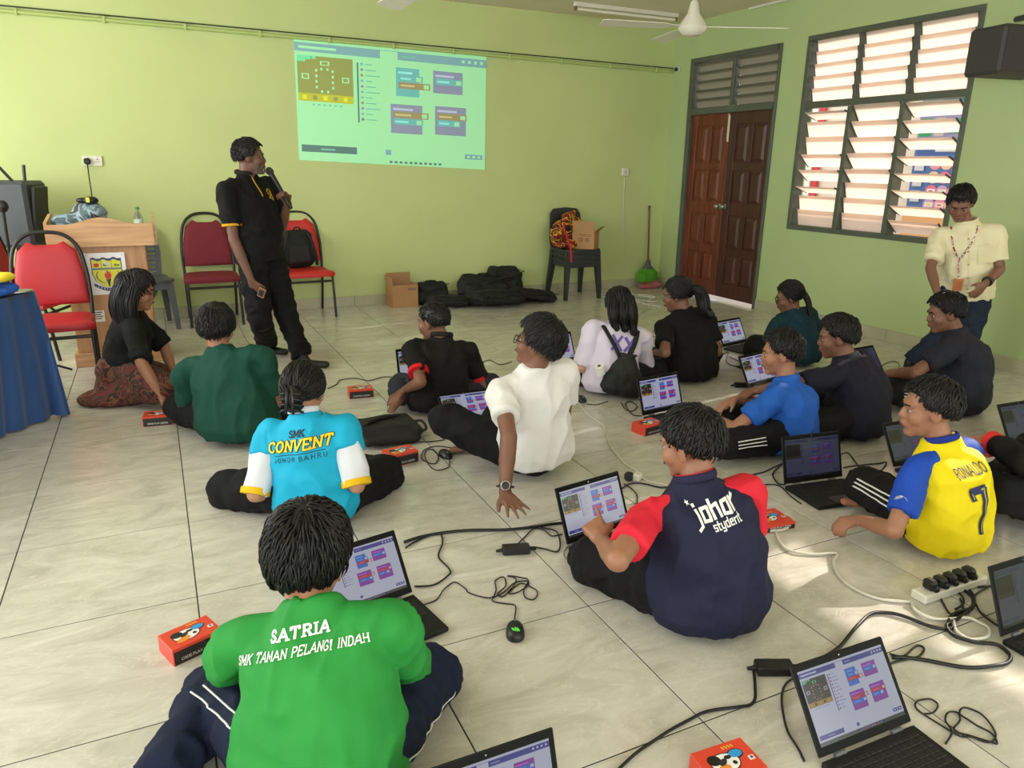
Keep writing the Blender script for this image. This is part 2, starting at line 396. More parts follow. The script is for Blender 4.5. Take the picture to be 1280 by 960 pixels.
floor = MB().box(((XL+XR)/2, (YR+YB)/2, -0.0516), (XR-XL, YB-YR, 0.10)).build('floor', GROUT)
tag(floor, 'polished beige stone-look tiled floor of the hall', 'floor', kind='structure')
_tm = {}
def tile_mesh(w, d):
    k = (round(w, 3), round(d, 3))
    if k not in _tm: _tm[k] = MB().box((0, 0, -0.0055), (w-0.0042, d-0.0042, 0.011), bev=0.0008).mesh('floor_tile', TILE)
    return _tm[k]
for iu in range(-4, 11):
    for iv in range(-10, 9):
        x0, x1 = max(iu*0.6, XL), min(iu*0.6+0.6, XR); y0, y1 = max(iv*0.6, YR), min(iv*0.6+0.6, YB)
        if x1-x0 < 0.03 or y1-y0 < 0.005: continue
        o = link('tile', tile_mesh(x1-x0, y1-y0)); o.location = ((x0+x1)/2, (y0+y1)/2, 0); o.parent = floor

def wall_with_holes(name, axis, at, lo, hi, holes, m, label, out):
    """a wall in the plane axis=at from lo to hi, z 0..ZC, with rectangular openings; out = direction of its thickness"""
    mb = MB()
    cuts = sorted(set([lo, hi]+[h[0] for h in holes]+[h[1] for h in holes]))
    for a, b in zip(cuts, cuts[1:]):
        mid = (a+b)/2; zs = [(0.0, ZC)]
        for h in holes:
            if h[0] < mid < h[1]:
                nz = []
                for z0, z1 in zs:
                    if h[2] > z0: nz.append((z0, h[2]))
                    if h[3] < z1: nz.append((h[3], z1))
                zs = nz
        for z0, z1 in zs:
            if axis == 'x': mb.box((at+out*WT/2, mid, (z0+z1)/2), (WT, b-a, z1-z0))
            else: mb.box((mid, at+out*WT/2, (z0+z1)/2), (b-a, WT, z1-z0))
    return tag(mb.build(name, m), label, 'wall', kind='structure')
DOOR = (3.40, 4.77, 0.0, 2.585)
WIN = (1.42, 3.09, 0.86, 2.60)
WIN2 = (-1.28, 0.72, 0.86, 2.60)
wall_back = wall_with_holes('wall_back', 'y', YB, XL-WT, XR+WT, [], GREEN, 'yellow-green painted wall behind the projected picture', 1)
wall_right = wall_with_holes('wall_right', 'x', XR, YR, YB, [DOOR, WIN, WIN2], GREEN_R, 'green painted wall with the double door and louvre window', 1)
wall_left = wall_with_holes('wall_left', 'x', XL, YR, YB, [(0.4, 4.0, 0.9, 2.6), (-4.2, -0.6, 0.9, 2.6)], GREEN, 'green painted wall with open windows', -1)
wall_rear = wall_with_holes('wall_rear', 'y', YR, XL-WT, XR+WT, [(-1.6, 1.6, 0.9, 2.6), (2.4, 5.6, 0.9, 2.6)], GREEN, 'green painted wall behind the viewer', -1)
ceil_o = MB().box(((XL+XR)/2, (YR+YB)/2, ZC+0.05), (XR-XL+2*WT, YB-YR+2*WT, 0.10)).build('ceiling', WHITEC)
tag(ceil_o, 'off-white flat ceiling', 'ceiling', kind='structure')

# skirting: grey-beige tiles along the back and right wall
SK = mat('skirting_tile', (176, 172, 146), rough=0.25, vary=(5, 0.10))
SKB = mat('skirting_mortar', (120, 116, 98), rough=0.8)
def skirting(name, axis, at, lo, hi, label, gaps=()):
    L = []
    p = math.ceil(lo/0.6)*0.6; cuts = [lo]
    while p < hi-0.02:
        if p > lo+0.02: cuts.append(p)
        p += 0.6
    cuts.append(hi); segs = []
    for a, b in zip(cuts, cuts[1:]):
        for g0, g1 in gaps:
            if a < g1 and b > g0:
                if a < g0: segs.append((a, g0))
                if b > g1: segs.append((g1, b))
                break
        else: segs.append((a, b))
    base = MB()
    for a, b in segs:
        c = (a+b)/2
        if axis == 'y': base.box((c, at-0.003, 0.05), (b-a, 0.006, 0.10))
        else: base.box((at-0.003, c, 0.05), (0.006, b-a, 0.10))
    bo = tag(base.build(name, SKB), label, 'baseboard', kind='structure')
    for a, b in segs:
        c = (a+b)/2; mb = MB()
        if axis == 'y': mb.box((c, at-0.010, 0.052), (b-a-0.003, 0.009, 0.104), bev=0.0015)
        else: mb.box((at-0.010, c, 0.052), (0.009, b-a-0.003, 0.104), bev=0.0015)
        mb.build('skirting_tile', SK, bo)
skirting('baseboard_back', 'y', YB, XL, XR, 'tiled skirting along the back wall')
skirting('baseboard_right', 'x', XR, YR, YB, 'tiled skirting along the window wall', gaps=[(DOOR[0], DOOR[1])])

# ---------------------------------------------------------------- louvre windows
def frosted():
    M = bpy.data.materials.new('frosted_louvre_glass'); M.use_nodes = True; nt = M.node_tree; N = nt.nodes; L = nt.links
    N.remove(N['Principled BSDF']); out = N['Material Output']
    t = N.new('ShaderNodeBsdfTranslucent'); t.inputs[0].default_value = lin((250, 238, 230))
    d = N.new('ShaderNodeBsdfDiffuse'); d.inputs[0].default_value = lin((240, 228, 218))
    g = N.new('ShaderNodeBsdfGlossy'); g.inputs['Roughness'].default_value = 0.2
    m1 = N.new('ShaderNodeMixShader'); m1.inputs[0].default_value = 0.30; L.new(t.outputs[0], m1.inputs[1]); L.new(d.outputs[0], m1.inputs[2])
    m2 = N.new('ShaderNodeMixShader'); m2.inputs[0].default_value = 0.05; L.new(m1.outputs[0], m2.inputs[1]); L.new(g.outputs[0], m2.inputs[2])
    L.new(m2.outputs[0], out.inputs[0]); return M
FROST = frosted()
def grey_glass():  # frosted glass copied in a darker grey
    M = FROST.copy(); M.name = 'grey_louvre_glass'
    for n in M.node_tree.nodes:
        if n.type == 'BSDF_TRANSLUCENT': n.inputs[0].default_value = lin((150, 148, 136))
        if n.type == 'BSDF_DIFFUSE': n.inputs[0].default_value = lin((146, 144, 132))
    return M
GREY_LOUVRE = grey_glass()
_bm = {}
def blade_mesh(w, h, m):
    k = (round(w, 3), round(h, 3), m.name)
    if k not in _bm: _bm[k] = MB().box((0, 0, 0), (0.005, w, h), bev=0.001).mesh('louvre_blade', m)
    return _bm[k]
def louvre_pane(parent, x, y0, y1, z0, z1, tilts, m, clips=True):
    n = len(tilts); pitch = (z1-z0)/n; h = pitch*1.24; w = y1-y0-0.024
    for i, t in enumerate(tilts):
        if t is None: continue                     # blade left out to let the sun through
        z = z1-(i+0.5)*pitch; a = math.radians(t)
        o = link('louvre_blade', blade_mesh(w, h, m)); o.location = (x, (y0+y1)/2, z); o.rotation_euler = (0, -a, 0); put_under(o, parent)
        if clips:
            for yy in (y0+0.008, y1-0.008):
                c = MB().box((0, 0, 0), (0.012, 0.010, h*1.02), R=Matrix.Rotation(-a, 3, 'Y')).mesh('clip', GREYFR)
                q = link('louvre_clip', c); q.location = (x, yy, z); put_under(q, parent)
def frame_bar(parent, c, d, name='frame_bar'):
    return MB().box(c, d, bev=0.004).build(name, GREYFR, parent)
def louvre_window(name, Y0, Y1, Z0, Z1, cols, zt, up_tilt, low_tilt, label, m=FROST):
    root = thing(name, label, 'window', (XR+0.05, (Y0+Y1)/2, Z0)); root['kind'] = 'structure'
    x = XR+0.045; fwid = 0.045; D = 0.11
    frame_bar(root, (x, (Y0+Y1)/2, Z1-fwid/2), (D, Y1-Y0, fwid)); frame_bar(root, (x, (Y0+Y1)/2, Z0+fwid/2), (D, Y1-Y0, fwid))
    frame_bar(root, (x, Y0+fwid/2, (Z0+Z1)/2), (D, fwid, Z1-Z0-2*fwid)); frame_bar(root, (x, Y1-fwid/2, (Z0+Z1)/2), (D, fwid, Z1-Z0-2*fwid))
    frame_bar(root, (x, (Y0+Y1)/2, zt), (D, Y1-Y0-2*fwid, 0.055), 'transom_bar')
    inner = (Y1-Y0-2*fwid); pw = inner/cols
    for k in range(1, cols):
        frame_bar(root, (x, Y0+fwid+k*pw, (Z0+zt)/2), (D, 0.045, zt-Z0-2*fwid+0.02), 'mullion')
        frame_bar(root, (x+0.01, Y0+fwid+k*pw, (Z1+zt)/2), (D*0.7, 0.028, Z1-zt-fwid-0.02), 'mullion')
    for k in range(cols):                         # k = 0 is the column nearest the viewer (right in the photo)
        a = Y0+fwid+k*pw+0.022; b = Y0+fwid+(k+1)*pw-0.022
        louvre_pane(root, x+0.005, a, b, zt+0.03, Z1-fwid, up_tilt[k], m)
        louvre_pane(root, x+0.005, a, b, Z0+fwid, zt-0.03, low_tilt[k], m)
    return root
louvre_window('window_1', *WIN, 3, 2.0,
    [[18]*5, [17]*5, [16]*5],
    [[52, 56, 60, 66, 68, 68, 62, 50], [36, 40, 42, 42, 45, 17, 14, 12], [70, 20, 17, 48, 54, 70, 14, 12]],
    'grey-framed louvre window of frosted glass blades beside the wooden door')
louvre_window('window_2', *WIN2, 3, 2.0,
    [[12, 12, 12, 12, None], [12, 12, 12, None, None], [12]*5],  # unseen window: gaps placed so the sun throws patches on the floor
    [[10]*8, [10]*8, [10]*8],
    'second louvre window nearer the viewer on the window wall')

# ---------------------------------------------------------------- double door
def wood(name, c1, c2, rough=0.4, scale=(14, 14, 0.9), spec=0.5, det=5):
    M = bpy.data.materials.new(name); M.use_nodes = True; nt = M.node_tree; N = nt.nodes; L = nt.links; b = N['Principled BSDF']
    tc = N.new('ShaderNodeTexCoord'); mp = N.new('ShaderNodeMapping'); mp.inputs['Scale'].default_value = scale; L.new(tc.outputs['Object'], mp.inputs[0])
    nz = N.new('ShaderNodeTexNoise'); nz.inputs['Scale'].default_value = 2.5; nz.inputs['Detail'].default_value = det; nz.inputs['Distortion'].default_value = 0.6; L.new(mp.outputs[0], nz.inputs['Vector'])
    rp = N.new('ShaderNodeValToRGB'); rp.color_ramp.elements[0].position = 0.32; rp.color_ramp.elements[1].position = 0.68
    rp.color_ramp.elements[0].color = lin(c1); rp.color_ramp.elements[1].color = lin(c2); L.new(nz.outputs['Fac'], rp.inputs[0]); L.new(rp.outputs[0], b.inputs['Base Color'])
    b.inputs['Roughness'].default_value = rough; b.inputs['Specular IOR Level'].default_value = spec; return M
DW1 = wood('red_brown_door_wood', (84, 38, 26), (124, 62, 40)); DW2 = wood('dark_brown_door_wood', (62, 32, 28), (82, 46, 38))
METAL = mat('brushed_steel', (190, 190, 186), rough=0.3, metal=1.0); BRASS = mat('bolt_ivory', (214, 206, 176), rough=0.4)
door = thing('door_1', 'dark wooden double door with raised panels and louvred transom above', 'door', (XR+0.03, (DOOR[0]+DOOR[1])/2, 0)); door['kind'] = 'structure'
x = XR+0.04; y0, y1, _, zt = DOOR; zm = 1.99; J = 0.06
frame_bar(door, (x, y1-J/2, zt/2), (0.12, J, zt), 'door_jamb'); frame_bar(door, (x, y0+J*0.3, zt/2), (0.12, J*0.6, zt), 'door_jamb')
frame_bar(door, (x, (y0+y1)/2, zt-0.025), (0.12, y1-y0-0.1, 0.05), 'door_head'); frame_bar(door, (x, (y0+y1)/2, zm+0.035), (0.12, y1-y0-0.1, 0.07), 'transom_bar')
frame_bar(door, (x, (y0+y1)/2-0.01, (zm+zt)/2+0.02), (0.09, 0.04, zt-zm-0.12), 'mullion')
ym = (y0+y1)/2-0.01
louvre_pane(door, x+0.01, y0+0.05, ym-0.025, zm+0.075, zt-0.055, [32, 34, 36, 34, 32], GREY_LOUVRE, clips=False)
louvre_pane(door, x+0.01, ym+0.025, y1-0.07, zm+0.075, zt-0.055, [30, 34, 34, 36, 30], GREY_LOUVRE, clips=False)
def leaf(ya, yb, m, xoff):
    lf = MB(); z0, z1 = 0.035, zm; st = 0.095; xx = x+xoff; T = 0.036
    w = yb-ya
    rails = [(z0, z0+0.15), (0.50, 0.58), (0.93, 1.06), (1.40, 1.48), (z1-0.12, z1)]
    lf.box((xx, ya+st/2, (z0+z1)/2), (T, st, z1-z0), bev=0.003); lf.box((xx, yb-st/2, (z0+z1)/2), (T, st, z1-z0), bev=0.003)
    for a, b in rails: lf.box((xx, (ya+yb)/2, (a+b)/2), (T, w-2*st, b-a), bev=0.003)
    mid = (ya+yb)/2
    for (a, b), (c, d) in zip(rails, rails[1:]): lf.box((xx, mid, (b+c)/2), (T, 0.07, c-b), bev=0.003)
    L = lf.build('door_leaf', m, door)
    for (a, b), (c, d) in zip(rails, rails[1:]):
        for p, q in ((ya+st, mid-0.035), (mid+0.035, yb-st)):
            pm_ = MB(); pm_.box((xx+0.004, (p+q)/2, (b+c)/2), (0.016, q-p, c-b))
            W2, H2 = q-p-0.03, c-b-0.03; ci = Vector((xx-0.004, (p+q)/2, (b+c)/2)); i2 = 0.028
            V = [ci+Vector((0, sy*W2/2, sz*H2/2)) for sy, sz in ((-1,-1), (1,-1), (1,1), (-1,1))]+[ci+Vector((-0.012, sy*(W2/2-i2), sz*(H2/2-i2))) for sy, sz in ((-1,-1), (1,-1), (1,1), (-1,1))]
            pm_.add(V, [(4,7,6,5), (0,4,5,1), (1,5,6,2), (2,6,7,3), (3,7,4,0)])
            pm_.build('door_panel', m, L)
    return L
lf_r = leaf(y0+0.036, ym-0.002, DW2, 0.0); lf_l = leaf(ym+0.002, y1-J, DW1, -0.004)
for yk, lf_ in ((ym-0.045, lf_r), (ym+0.05, lf_l)):
    MB().lathe([(0.026, 0), (0.026, 0.006), (0.010, 0.010), (0.010, 0.030), (0.022, 0.036), (0.026, 0.050), (0.020, 0.062), (0.004, 0.066)], (x-0.020, yk, 1.02), (-1, 0, 0), 16).build('knob', METAL, lf_, 40)
bt = MB().box((x-0.024, ym+0.01, 1.83), (0.012, 0.022, 0.27), bev=0.003); bt.tube([(x-0.034, ym+0.01, 1.98), (x-0.034, ym+0.01, 1.72)], 0.006); bt.build('bolt', BRASS, lf_l)

# ---------------------------------------------------------------- outside the window
PALE = mat('pale_pink_render', (240, 222, 206), rough=0.9, vary=(1.5, 0.03)); PAVE = mat('pale_concrete', (206, 196, 182), rough=0.9, vary=(3, 0.08))  # outside wall render is plain pale pink
ow = MB().box((8.9, 1.5, 1.25), (0.12, 11.0, 2.5)).build('wall_outside', PALE); tag(ow, 'pale wall across the walkway outside the window', 'wall', kind='structure')
pv = MB().box((7.6, 0.0, -0.10), (2.39, 14.0, 0.10)).build('pavement_outside', PAVE); tag(pv, 'pale concrete walkway outside the window', 'pavement', kind='structure')
PRINT = attr_mat('printed_paper', 0, rough=0.6)
def flat_poster(name, Yc, Zc, w, h, items, label, X=8.82, cat='poster'):
    """items: (u0, v0, u1, v1, colour) in 0..1, u along the reader's right (towards -Y), v up; later items lie on top"""
    mb = MB()
    mb.box((X, Yc, Zc), (0.012, w, h), col=items[0][4])
    for k, it in enumerate(items[1:]):
        xx = X-0.0066-0.0003*(k+1)
        if len(it) == 5:
            u0, v0, u1, v1, c = it
            P = [(u0, v0), (u1, v0), (u1, v1), (u0, v1)]
        else:
            cx, cy, rx, ry, c, _ = it; P = [(cx+rx*math.cos(2*PI*j/20), cy+ry*math.sin(2*PI*j/20)) for j in range(20)]
        mb.add([(xx, Yc+w/2-u*w, Zc-h/2+v*h) for u, v in P], [tuple(range(len(P)))], col=c)
    o = mb.build(name, PRINT); return tag(o, label, cat)
_q = (0,)
it = [(0,0,1,1,(84, 116, 176)), (0.03,0.80,0.97,0.97,(70, 96, 156)), (0.30,0.845,0.93,0.92,(226, 222, 220))]
rnd = random.Random(3)
for r_ in range(4):
    for c_ in range(5):
        cx, cy = 0.34+c_*0.16, 0.68-r_*0.19
        it.append((cx, cy, 0.085, 0.085, [(236,150,170), (240,196,170), (232,120,150), (206,160,200)][(r_+c_) % 4], _q))
        it.append((cx-0.055, cy-0.03, cx+0.06, cy+0.03, [(240,236,232), (238,226,214)][c_ % 2]))
        if rnd.random() < 0.5: it.append((cx-0.03, cy-0.012, cx+0.03, cy+0.008, [(214,60,90), (90,150,90), (236,200,60)][rnd.randrange(3)]))
for r_ in range(3): it.append((0.05, 0.58-r_*0.22, 0.19, 0.74-r_*0.22, (214, 212, 216)))
flat_poster('poster', 3.33, 1.36, 0.86, 0.80, it, 'blue notice board poster with pink ovals and white cards outside window')
it = [(0,0,1,1,(150, 140, 180)), (0,0.72,1,1,(96, 140, 150)), (0.02,0.05,0.20,0.45,(40,150,90)), (0.24,0.05,0.38,0.45,(196,186,180)), (0.44,0.1,1.0,0.42,(60,150,110)), (0.5,0.62,0.22,0.12,(70,150,110),_q), (0.80,0.62,0.2,0.15,(64,140,100),_q), (0.5,0.62,0.05,0.08,(60,60,80),_q), (0.3,0.80,0.9,0.86,(60,110,110))]
flat_poster('poster', 3.33, 2.03, 0.86, 0.50, it, 'green and violet poster above the blue board outside window')
flat_poster('notice_panel', 3.33, 0.78, 0.92, 0.30, [(0,0,1,1,(236,176,120)), (0,0.9,1,1,(246,226,206))], 'orange panel under the blue board outside window', cat='panel')
for k, (yy, c) in enumerate(((5.20, (206, 60, 66)), (5.32, (244, 236, 226)), (5.46, (238, 176, 128)))):
    zz0, zz1 = 0.75, 2.25
    o = MB().box((8.80, yy, (zz0+zz1)/2), (0.03, 0.10, zz1-zz0), bev=0.004).build('painted_board', mat('board_%d' % k, c, 0.7)); 
    tag(o, ['upright red board leaning outside the window', 'upright white board between the red and orange boards outside', 'upright orange board outside the window'][k], 'board')
# ---------------------------------------------------------------- projected picture on the back wall
PINK_, BLUE_, RED_ = (150, 84, 176), (76, 140, 200), (170, 60, 80)
def ui_items(style):
    """rectangles (u0, v0, u1, v1, colour) of the coding page on the screens, v up"""
    if style == 'wall':
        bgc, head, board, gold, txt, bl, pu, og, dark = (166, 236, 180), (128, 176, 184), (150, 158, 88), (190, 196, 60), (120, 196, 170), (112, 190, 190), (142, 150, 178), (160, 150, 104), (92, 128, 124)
    elif style == 'dim':
        bgc, head, board, gold, txt, bl, pu, og, dark = (74, 76, 100), (50, 46, 92), (24, 20, 22), (52, 46, 34), (92, 88, 120), (48, 62, 122), (84, 50, 122), (96, 42, 74), (26, 24, 40)
    else:
        bgc, head, board, gold, txt, bl, pu, og, dark = (206, 208, 232), (66, 66, 160), (44, 34, 32), (168, 132, 50), (150, 140, 200), (58, 120, 220), (150, 56, 176), (190, 44, 84), (40, 44, 90)
    I = [(0,0,1,1,bgc), (0,0.90,1,0.97,head), (0.42,0.895,0.51,0.965,bgc), (0.02,0.925,0.20,0.945,bgc), (0.53,0.925,0.60,0.94,txt)]
    for k in range(4): I.append((0.86+k*0.035, 0.925, 0.875+k*0.035, 0.95, bgc))
    I += [(0.01,0.52,0.28,0.87,board), (0.01,0.50,0.28,0.565,gold)]
    if style == 'wall' or style == 'lit':
        gn = (110, 190, 150) if style == 'lit' else (120, 226, 170)
        I += [(0.01,0.82,0.05,0.87,gn), (0.05,0.84,0.075,0.87,gn), (0.08,0.845,0.10,0.87,gn)]
    if style != 'dim':
        c = bgc if style == 'wall' else (206, 120, 110)
        for k in range(4): I += [(0.095, 0.61+k*0.045, 0.105, 0.632+k*0.045, c), (0.175, 0.61+k*0.045, 0.185, 0.632+k*0.045, c)]
        for k in range(2): I += [(0.12+k*0.03, 0.575, 0.13+k*0.03, 0.597, c), (0.12+k*0.03, 0.76, 0.13+k*0.03, 0.78, c)]
        I += [(0.03,0.68,0.065,0.725,bgc), (0.0365,0.688,0.0585,0.717,board), (0.225,0.67,0.26,0.715,bgc), (0.2315,0.678,0.2535,0.707,board), (0.12,0.80,0.165,0.835,(90,220,150) if style == 'lit' else bgc), (0.128,0.806,0.157,0.829,board)]
        for k in range(5): I.append((0.03+k*0.05, 0.515, 0.05+k*0.05, 0.55, board if k % 2 else (gold[0]+30, gold[1]+30, gold[2])))
    for k in range(6): I.append((0.075+k*0.027, 0.468, 0.088+k*0.027, 0.482, txt))
    I.append((0.30,0.35,0.308,0.85,dark))
    cols = [bl, pu, og, bl, pu, txt, txt, og, pu, bl, dark]
    for k in range(11):
        v = 0.83-k*0.046; I += [(0.318, v, 0.332, v+0.02, cols[k]), (0.342, v+0.004, 0.342+0.035+0.02*(k % 3), v+0.014, txt)]
    def block(u, v, w, h, c1, rows):
        I.append((u, v, u+w, v+h, c1)); I.append((u+0.012, v+h-0.05, u+w*0.7, v+h-0.032, tuple(min(255, q+50) for q in c1)))
        for k, (c, ww) in enumerate(rows):
            t = v+h-0.062-k*0.058
            I.append((u+0.014, t-0.054, u+0.014+ww, t, c)); I.append((u+0.014+ww-0.036, t-0.046, u+0.014+ww-0.008, t-0.010, bgc))
            I.append((u+0.024, t-0.036, u+0.014+ww*0.5, t-0.020, tuple(min(255, q+46) for q in c)))
    block(0.50, 0.60, 0.125, 0.24, bl, [(bl, 0.13), (og, 0.17)])
    block(0.70, 0.65, 0.165, 0.19, pu, [(bl, 0.15)])
    block(0.47, 0.28, 0.17, 0.25, pu, [(og, 0.19), (bl, 0.16)])
    block(0.71, 0.29, 0.175, 0.25, pu, [(og, 0.165), (bl, 0.13)])
    I += [(0.015,0.075,0.29,0.135,head if style != 'wall' else dark), (0.11,0.095,0.18,0.11,txt), (0.44,0.085,0.47,0.13,head), (0.88,0.085,0.985,0.13,head), (0.895,0.097,0.91,0.118,bgc), (0.925,0.097,0.94,0.118,bgc), (0.955,0.097,0.97,0.118,bgc)]
    if style != 'wall': I.append((0,0,1,0.05,(60,56,70) if style == 'lit' else (24,24,34)))
    for k in range(11): I.append((0.46+k*0.027, 0.015, 0.475+k*0.027, 0.035, cols[k] if style != 'wall' else dark))
    return I
def ui_mesh(style, corners, name, m, lift):
    """corners BL, BR, TR, TL; lift = normal step for every layer"""
    BL, BR, TR, TL = [Vector(c) for c in corners]; n = (BR-BL).cross(TL-BL).normalized(); mb = MB()
    for k, (u0, v0, u1, v1, c) in enumerate(ui_items(style)):
        P = []
        for u, v in ((u0,v0), (u1,v0), (u1,v1), (u0,v1)):
            P.append((BL*(1-u)+BR*u)*(1-v)+(TL*(1-u)+TR*u)*v+n*lift*(0 if k == 0 else 1+0.03*k))
        mb.add(P, [(0,1,2,3)], col=c)
    return mb.mesh(name, m)
PROJ = attr_mat('painted_projector_light', 0.30, rough=0.6)  # projector light painted as faintly glowing colour on a thin sheet
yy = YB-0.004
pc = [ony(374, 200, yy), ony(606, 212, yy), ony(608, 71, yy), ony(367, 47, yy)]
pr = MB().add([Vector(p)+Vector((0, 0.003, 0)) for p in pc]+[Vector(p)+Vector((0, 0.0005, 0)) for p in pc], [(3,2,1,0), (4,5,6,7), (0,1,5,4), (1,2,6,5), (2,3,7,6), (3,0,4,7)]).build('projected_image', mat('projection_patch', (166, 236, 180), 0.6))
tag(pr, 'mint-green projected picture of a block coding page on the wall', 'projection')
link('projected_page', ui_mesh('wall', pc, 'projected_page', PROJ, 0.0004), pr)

# ---------------------------------------------------------------- conduit, sockets, lights and fans
WHITEP = mat('white_plastic', (224, 220, 206), rough=0.35); GREENP = mat('green_painted_trunking', (178, 196, 120), rough=0.5)
BLACKP = mat('black_plastic', (20, 20, 22), rough=0.42, bump=(400, 0.05)); DARKRUB = mat('black_rubber', (14, 14, 15), rough=0.55); GREYP = mat('grey_plastic', (90, 94, 98), rough=0.45)
za, zb = 2.575, 2.512
tk = thing('cable_trunking', 'green painted cable trunking running along the top of the back wall', 'trunking', (2.0, YB, 2.5))
def zt_(xx): return za+(zb-za)*(xx+0.30)/6.53
MB().tube([(xx, YB-0.018, zt_(xx)-0.028) for xx in np.linspace(XL, XR-0.01, 12)], 0.016, 8).build('conduit', GREENP, tk, 60)
MB().tube([(xx, YB-0.012, zt_(xx)+0.010) for xx in np.linspace(XL, XR-0.01, 40)], 0.006, 6).build('cable', mat('dark_cable', (52, 60, 40), 0.6), tk, 60)
for xx in np.arange(-0.2, 6.2, 0.62):
    MB().box((xx, YB-0.020, zt_(xx)-0.026), (0.022, 0.036, 0.050), bev=0.004).build('saddle', GREENP, tk)
jb = thing('camera_mount', 'small white bracket with a black lens at the room corner', 'bracket', (XR-0.02, 5.02, 2.49))
p = onx(846, 87, XR-0.03)
MB().box((XR-0.018, p.y, p.z), (0.034, 0.06, 0.05), bev=0.006).build('housing', WHITEP, jb); MB().lathe([(0.020, 0), (0.022, 0.02), (0.012, 0.026)], (XR-0.036, p.y-0.01, p.z), (-1, -0.4, 0)).build('lens', BLACKP, jb, 40)

def wall_socket(cx, cz, w, h, label, plug=None):
    t = thing('wall_socket', label, 'socket', (cx, YB, cz))
    MB().box((cx, YB-0.010, cz), (w, 0.020, h), bev=0.004).build('plate', WHITEP, t)
    for sx in ((-w*0.26, w*0.26) if w > 0.1 else (0,)):
        b = MB(); b.box((cx+sx, YB-0.0205, cz+0.012), (0.007, 0.002, 0.012)); b.box((cx+sx-0.011, YB-0.0205, cz-0.008), (0.010, 0.002, 0.005)); b.box((cx+sx+0.011, YB-0.0205, cz-0.008), (0.010, 0.002, 0.005)); b.build('socket_holes', BLACKP, t)
        MB().box((cx+sx+0.002, YB-0.023, cz+0.030), (0.012, 0.008, 0.016), bev=0.002).build('switch', WHITEP, t)
    return t
wall_socket(0.188, 1.416, 0.150, 0.086, 'double wall socket plate above the lectern')
wall_socket(5.66, 1.365, 0.088, 0.088, 'single wall socket plate left of the room corner')
pg = thing('mains_lead', 'black plug and cord hanging from the wall socket behind the lectern', 'cord', (0.15, 5.0, 1.2))
MB().box((0.150, YB-0.042, 1.412), (0.052, 0.045, 0.052), bev=0.012).build('plug', BLACKP, pg)
def line3(name, pts, r, m, parent=None, n=6, sm=8): return MB().tube(smooth_path(pts, sm), r, n).build(name, m, parent, 180)
cd = fl(145, 455); 
line3('cord', [(0.150, YB-0.05, 1.39), (0.150, YB-0.09, 1.28), (0.175, 4.6, 1.12), (0.20, 3.9, 1.10), (0.20, 3.66, 1.17)], 0.005, DARKRUB, pg)

def tube_light(name, a, b, label):
    a = Vector(a); b = Vector(b); t = thing(name, label, 'ceiling light', (a+b)/2); d = (b-a).normalized(); R = Vector((1,0,0)).rotation_difference(d).to_matrix(); L = (b-a).length; c = (a+b)/2
    MB().box(c+Vector((0,0,-0.02)), (L, 0.055, 0.04), R=R, bev=0.006).build('batten', WHITEP, t)
    MB().tube([a+d*0.03+Vector((0,0,-0.062)), b-d*0.03+Vector((0,0,-0.062))], 0.014, 12).build('tube', mat('unlit_fluorescent_tube', (236, 232, 216), 0.3), t, 60)
    for q in (a+d*0.015, b-d*0.015): MB().box(q+Vector((0,0,-0.05)), (0.02, 0.034, 0.05), R=R, bev=0.004).build('lamp_holder', mat('lamp_holder_brown', (120, 92, 66), 0.5), t)
ta = CAM_LOC+ray(718, 2)*((ZC-CAM_LOC.z)/ray(718, 2).z); tb = CAM_LOC+ray(847, 17)*((ZC-CAM_LOC.z)/ray(847, 17).z)
tube_light('tube_light', (ta.x, ta.y, ZC), (tb.x, tb.y, ZC), 'unlit fluorescent tube light on the ceiling left of the fan')
tube_light('tube_light', (5.2, 1.0, ZC), (5.2, 2.2, ZC), 'unlit fluorescent tube light on the ceiling right of the fan')
cr = MB().tube([(XR-0.02, 3.9, ZC-0.012), (XR-0.02, 0.5, ZC-0.012)], 0.012, 8).build('trim_1', WHITEP); tag(cr, 'white conduit strip where the window wall meets the ceiling', 'trim', kind='structure')

def fan(loc, rots, label):
    t = thing('ceiling_fan', label, 'ceiling fan', loc); x, y, z = loc
    MB().tube([(x, y, ZC), (x, y, z+0.10)], 0.013, 10).build('rod', WHITEP, t, 60)
    MB().lathe([(0.05, 0.0), (0.06, -0.02), (0.03, -0.07), (0.014, -0.08)], (x, y, ZC), n=20).build('canopy', WHITEP, t, 40)
    MB().lathe([(0.014, 0.16), (0.030, 0.14), (0.045, 0.07), (0.095, 0.0), (0.105, -0.025), (0.100, -0.04), (0.07, -0.075), (0.02, -0.085)], (x, y, z), n=28).build('motor', WHITEP, t, 40)
    for a in rots:
        R = Matrix.Rotation(a, 3, 'Z') @ Matrix.Rotation(0.18, 3, 'X'); mb = MB()
        P = [(0.09, -0.018), (0.17, -0.022), (0.22, -0.055), (0.66, -0.072), (0.70, -0.05), (0.70, 0.05), (0.66, 0.06), (0.22, 0.045), (0.17, 0.022), (0.09, 0.018)]
        M4 = Matrix.Translation((x, y, z-0.02)) @ R.to_4x4(); mb.prism(P, 0.005, M4); mb.build('blade', WHITEP, t)
fp = dp(866, 30, 6.0)
fan((fp.x, fp.y, fp.z), [math.radians(-25), math.radians(155+10), math.radians(75)], 'white ceiling fan hanging in front of the door')
tip = dp(482, 9, 4.5); fp2 = tip+_rt0*0.34-HF*0.61; a_ = math.atan2(tip.y-fp2.y, tip.x-fp2.x)
fan((fp2.x, fp2.y, fp2.z+0.02), [a_, a_+2*PI/3, a_-2*PI/3], 'second white ceiling fan, only a blade tip in view')
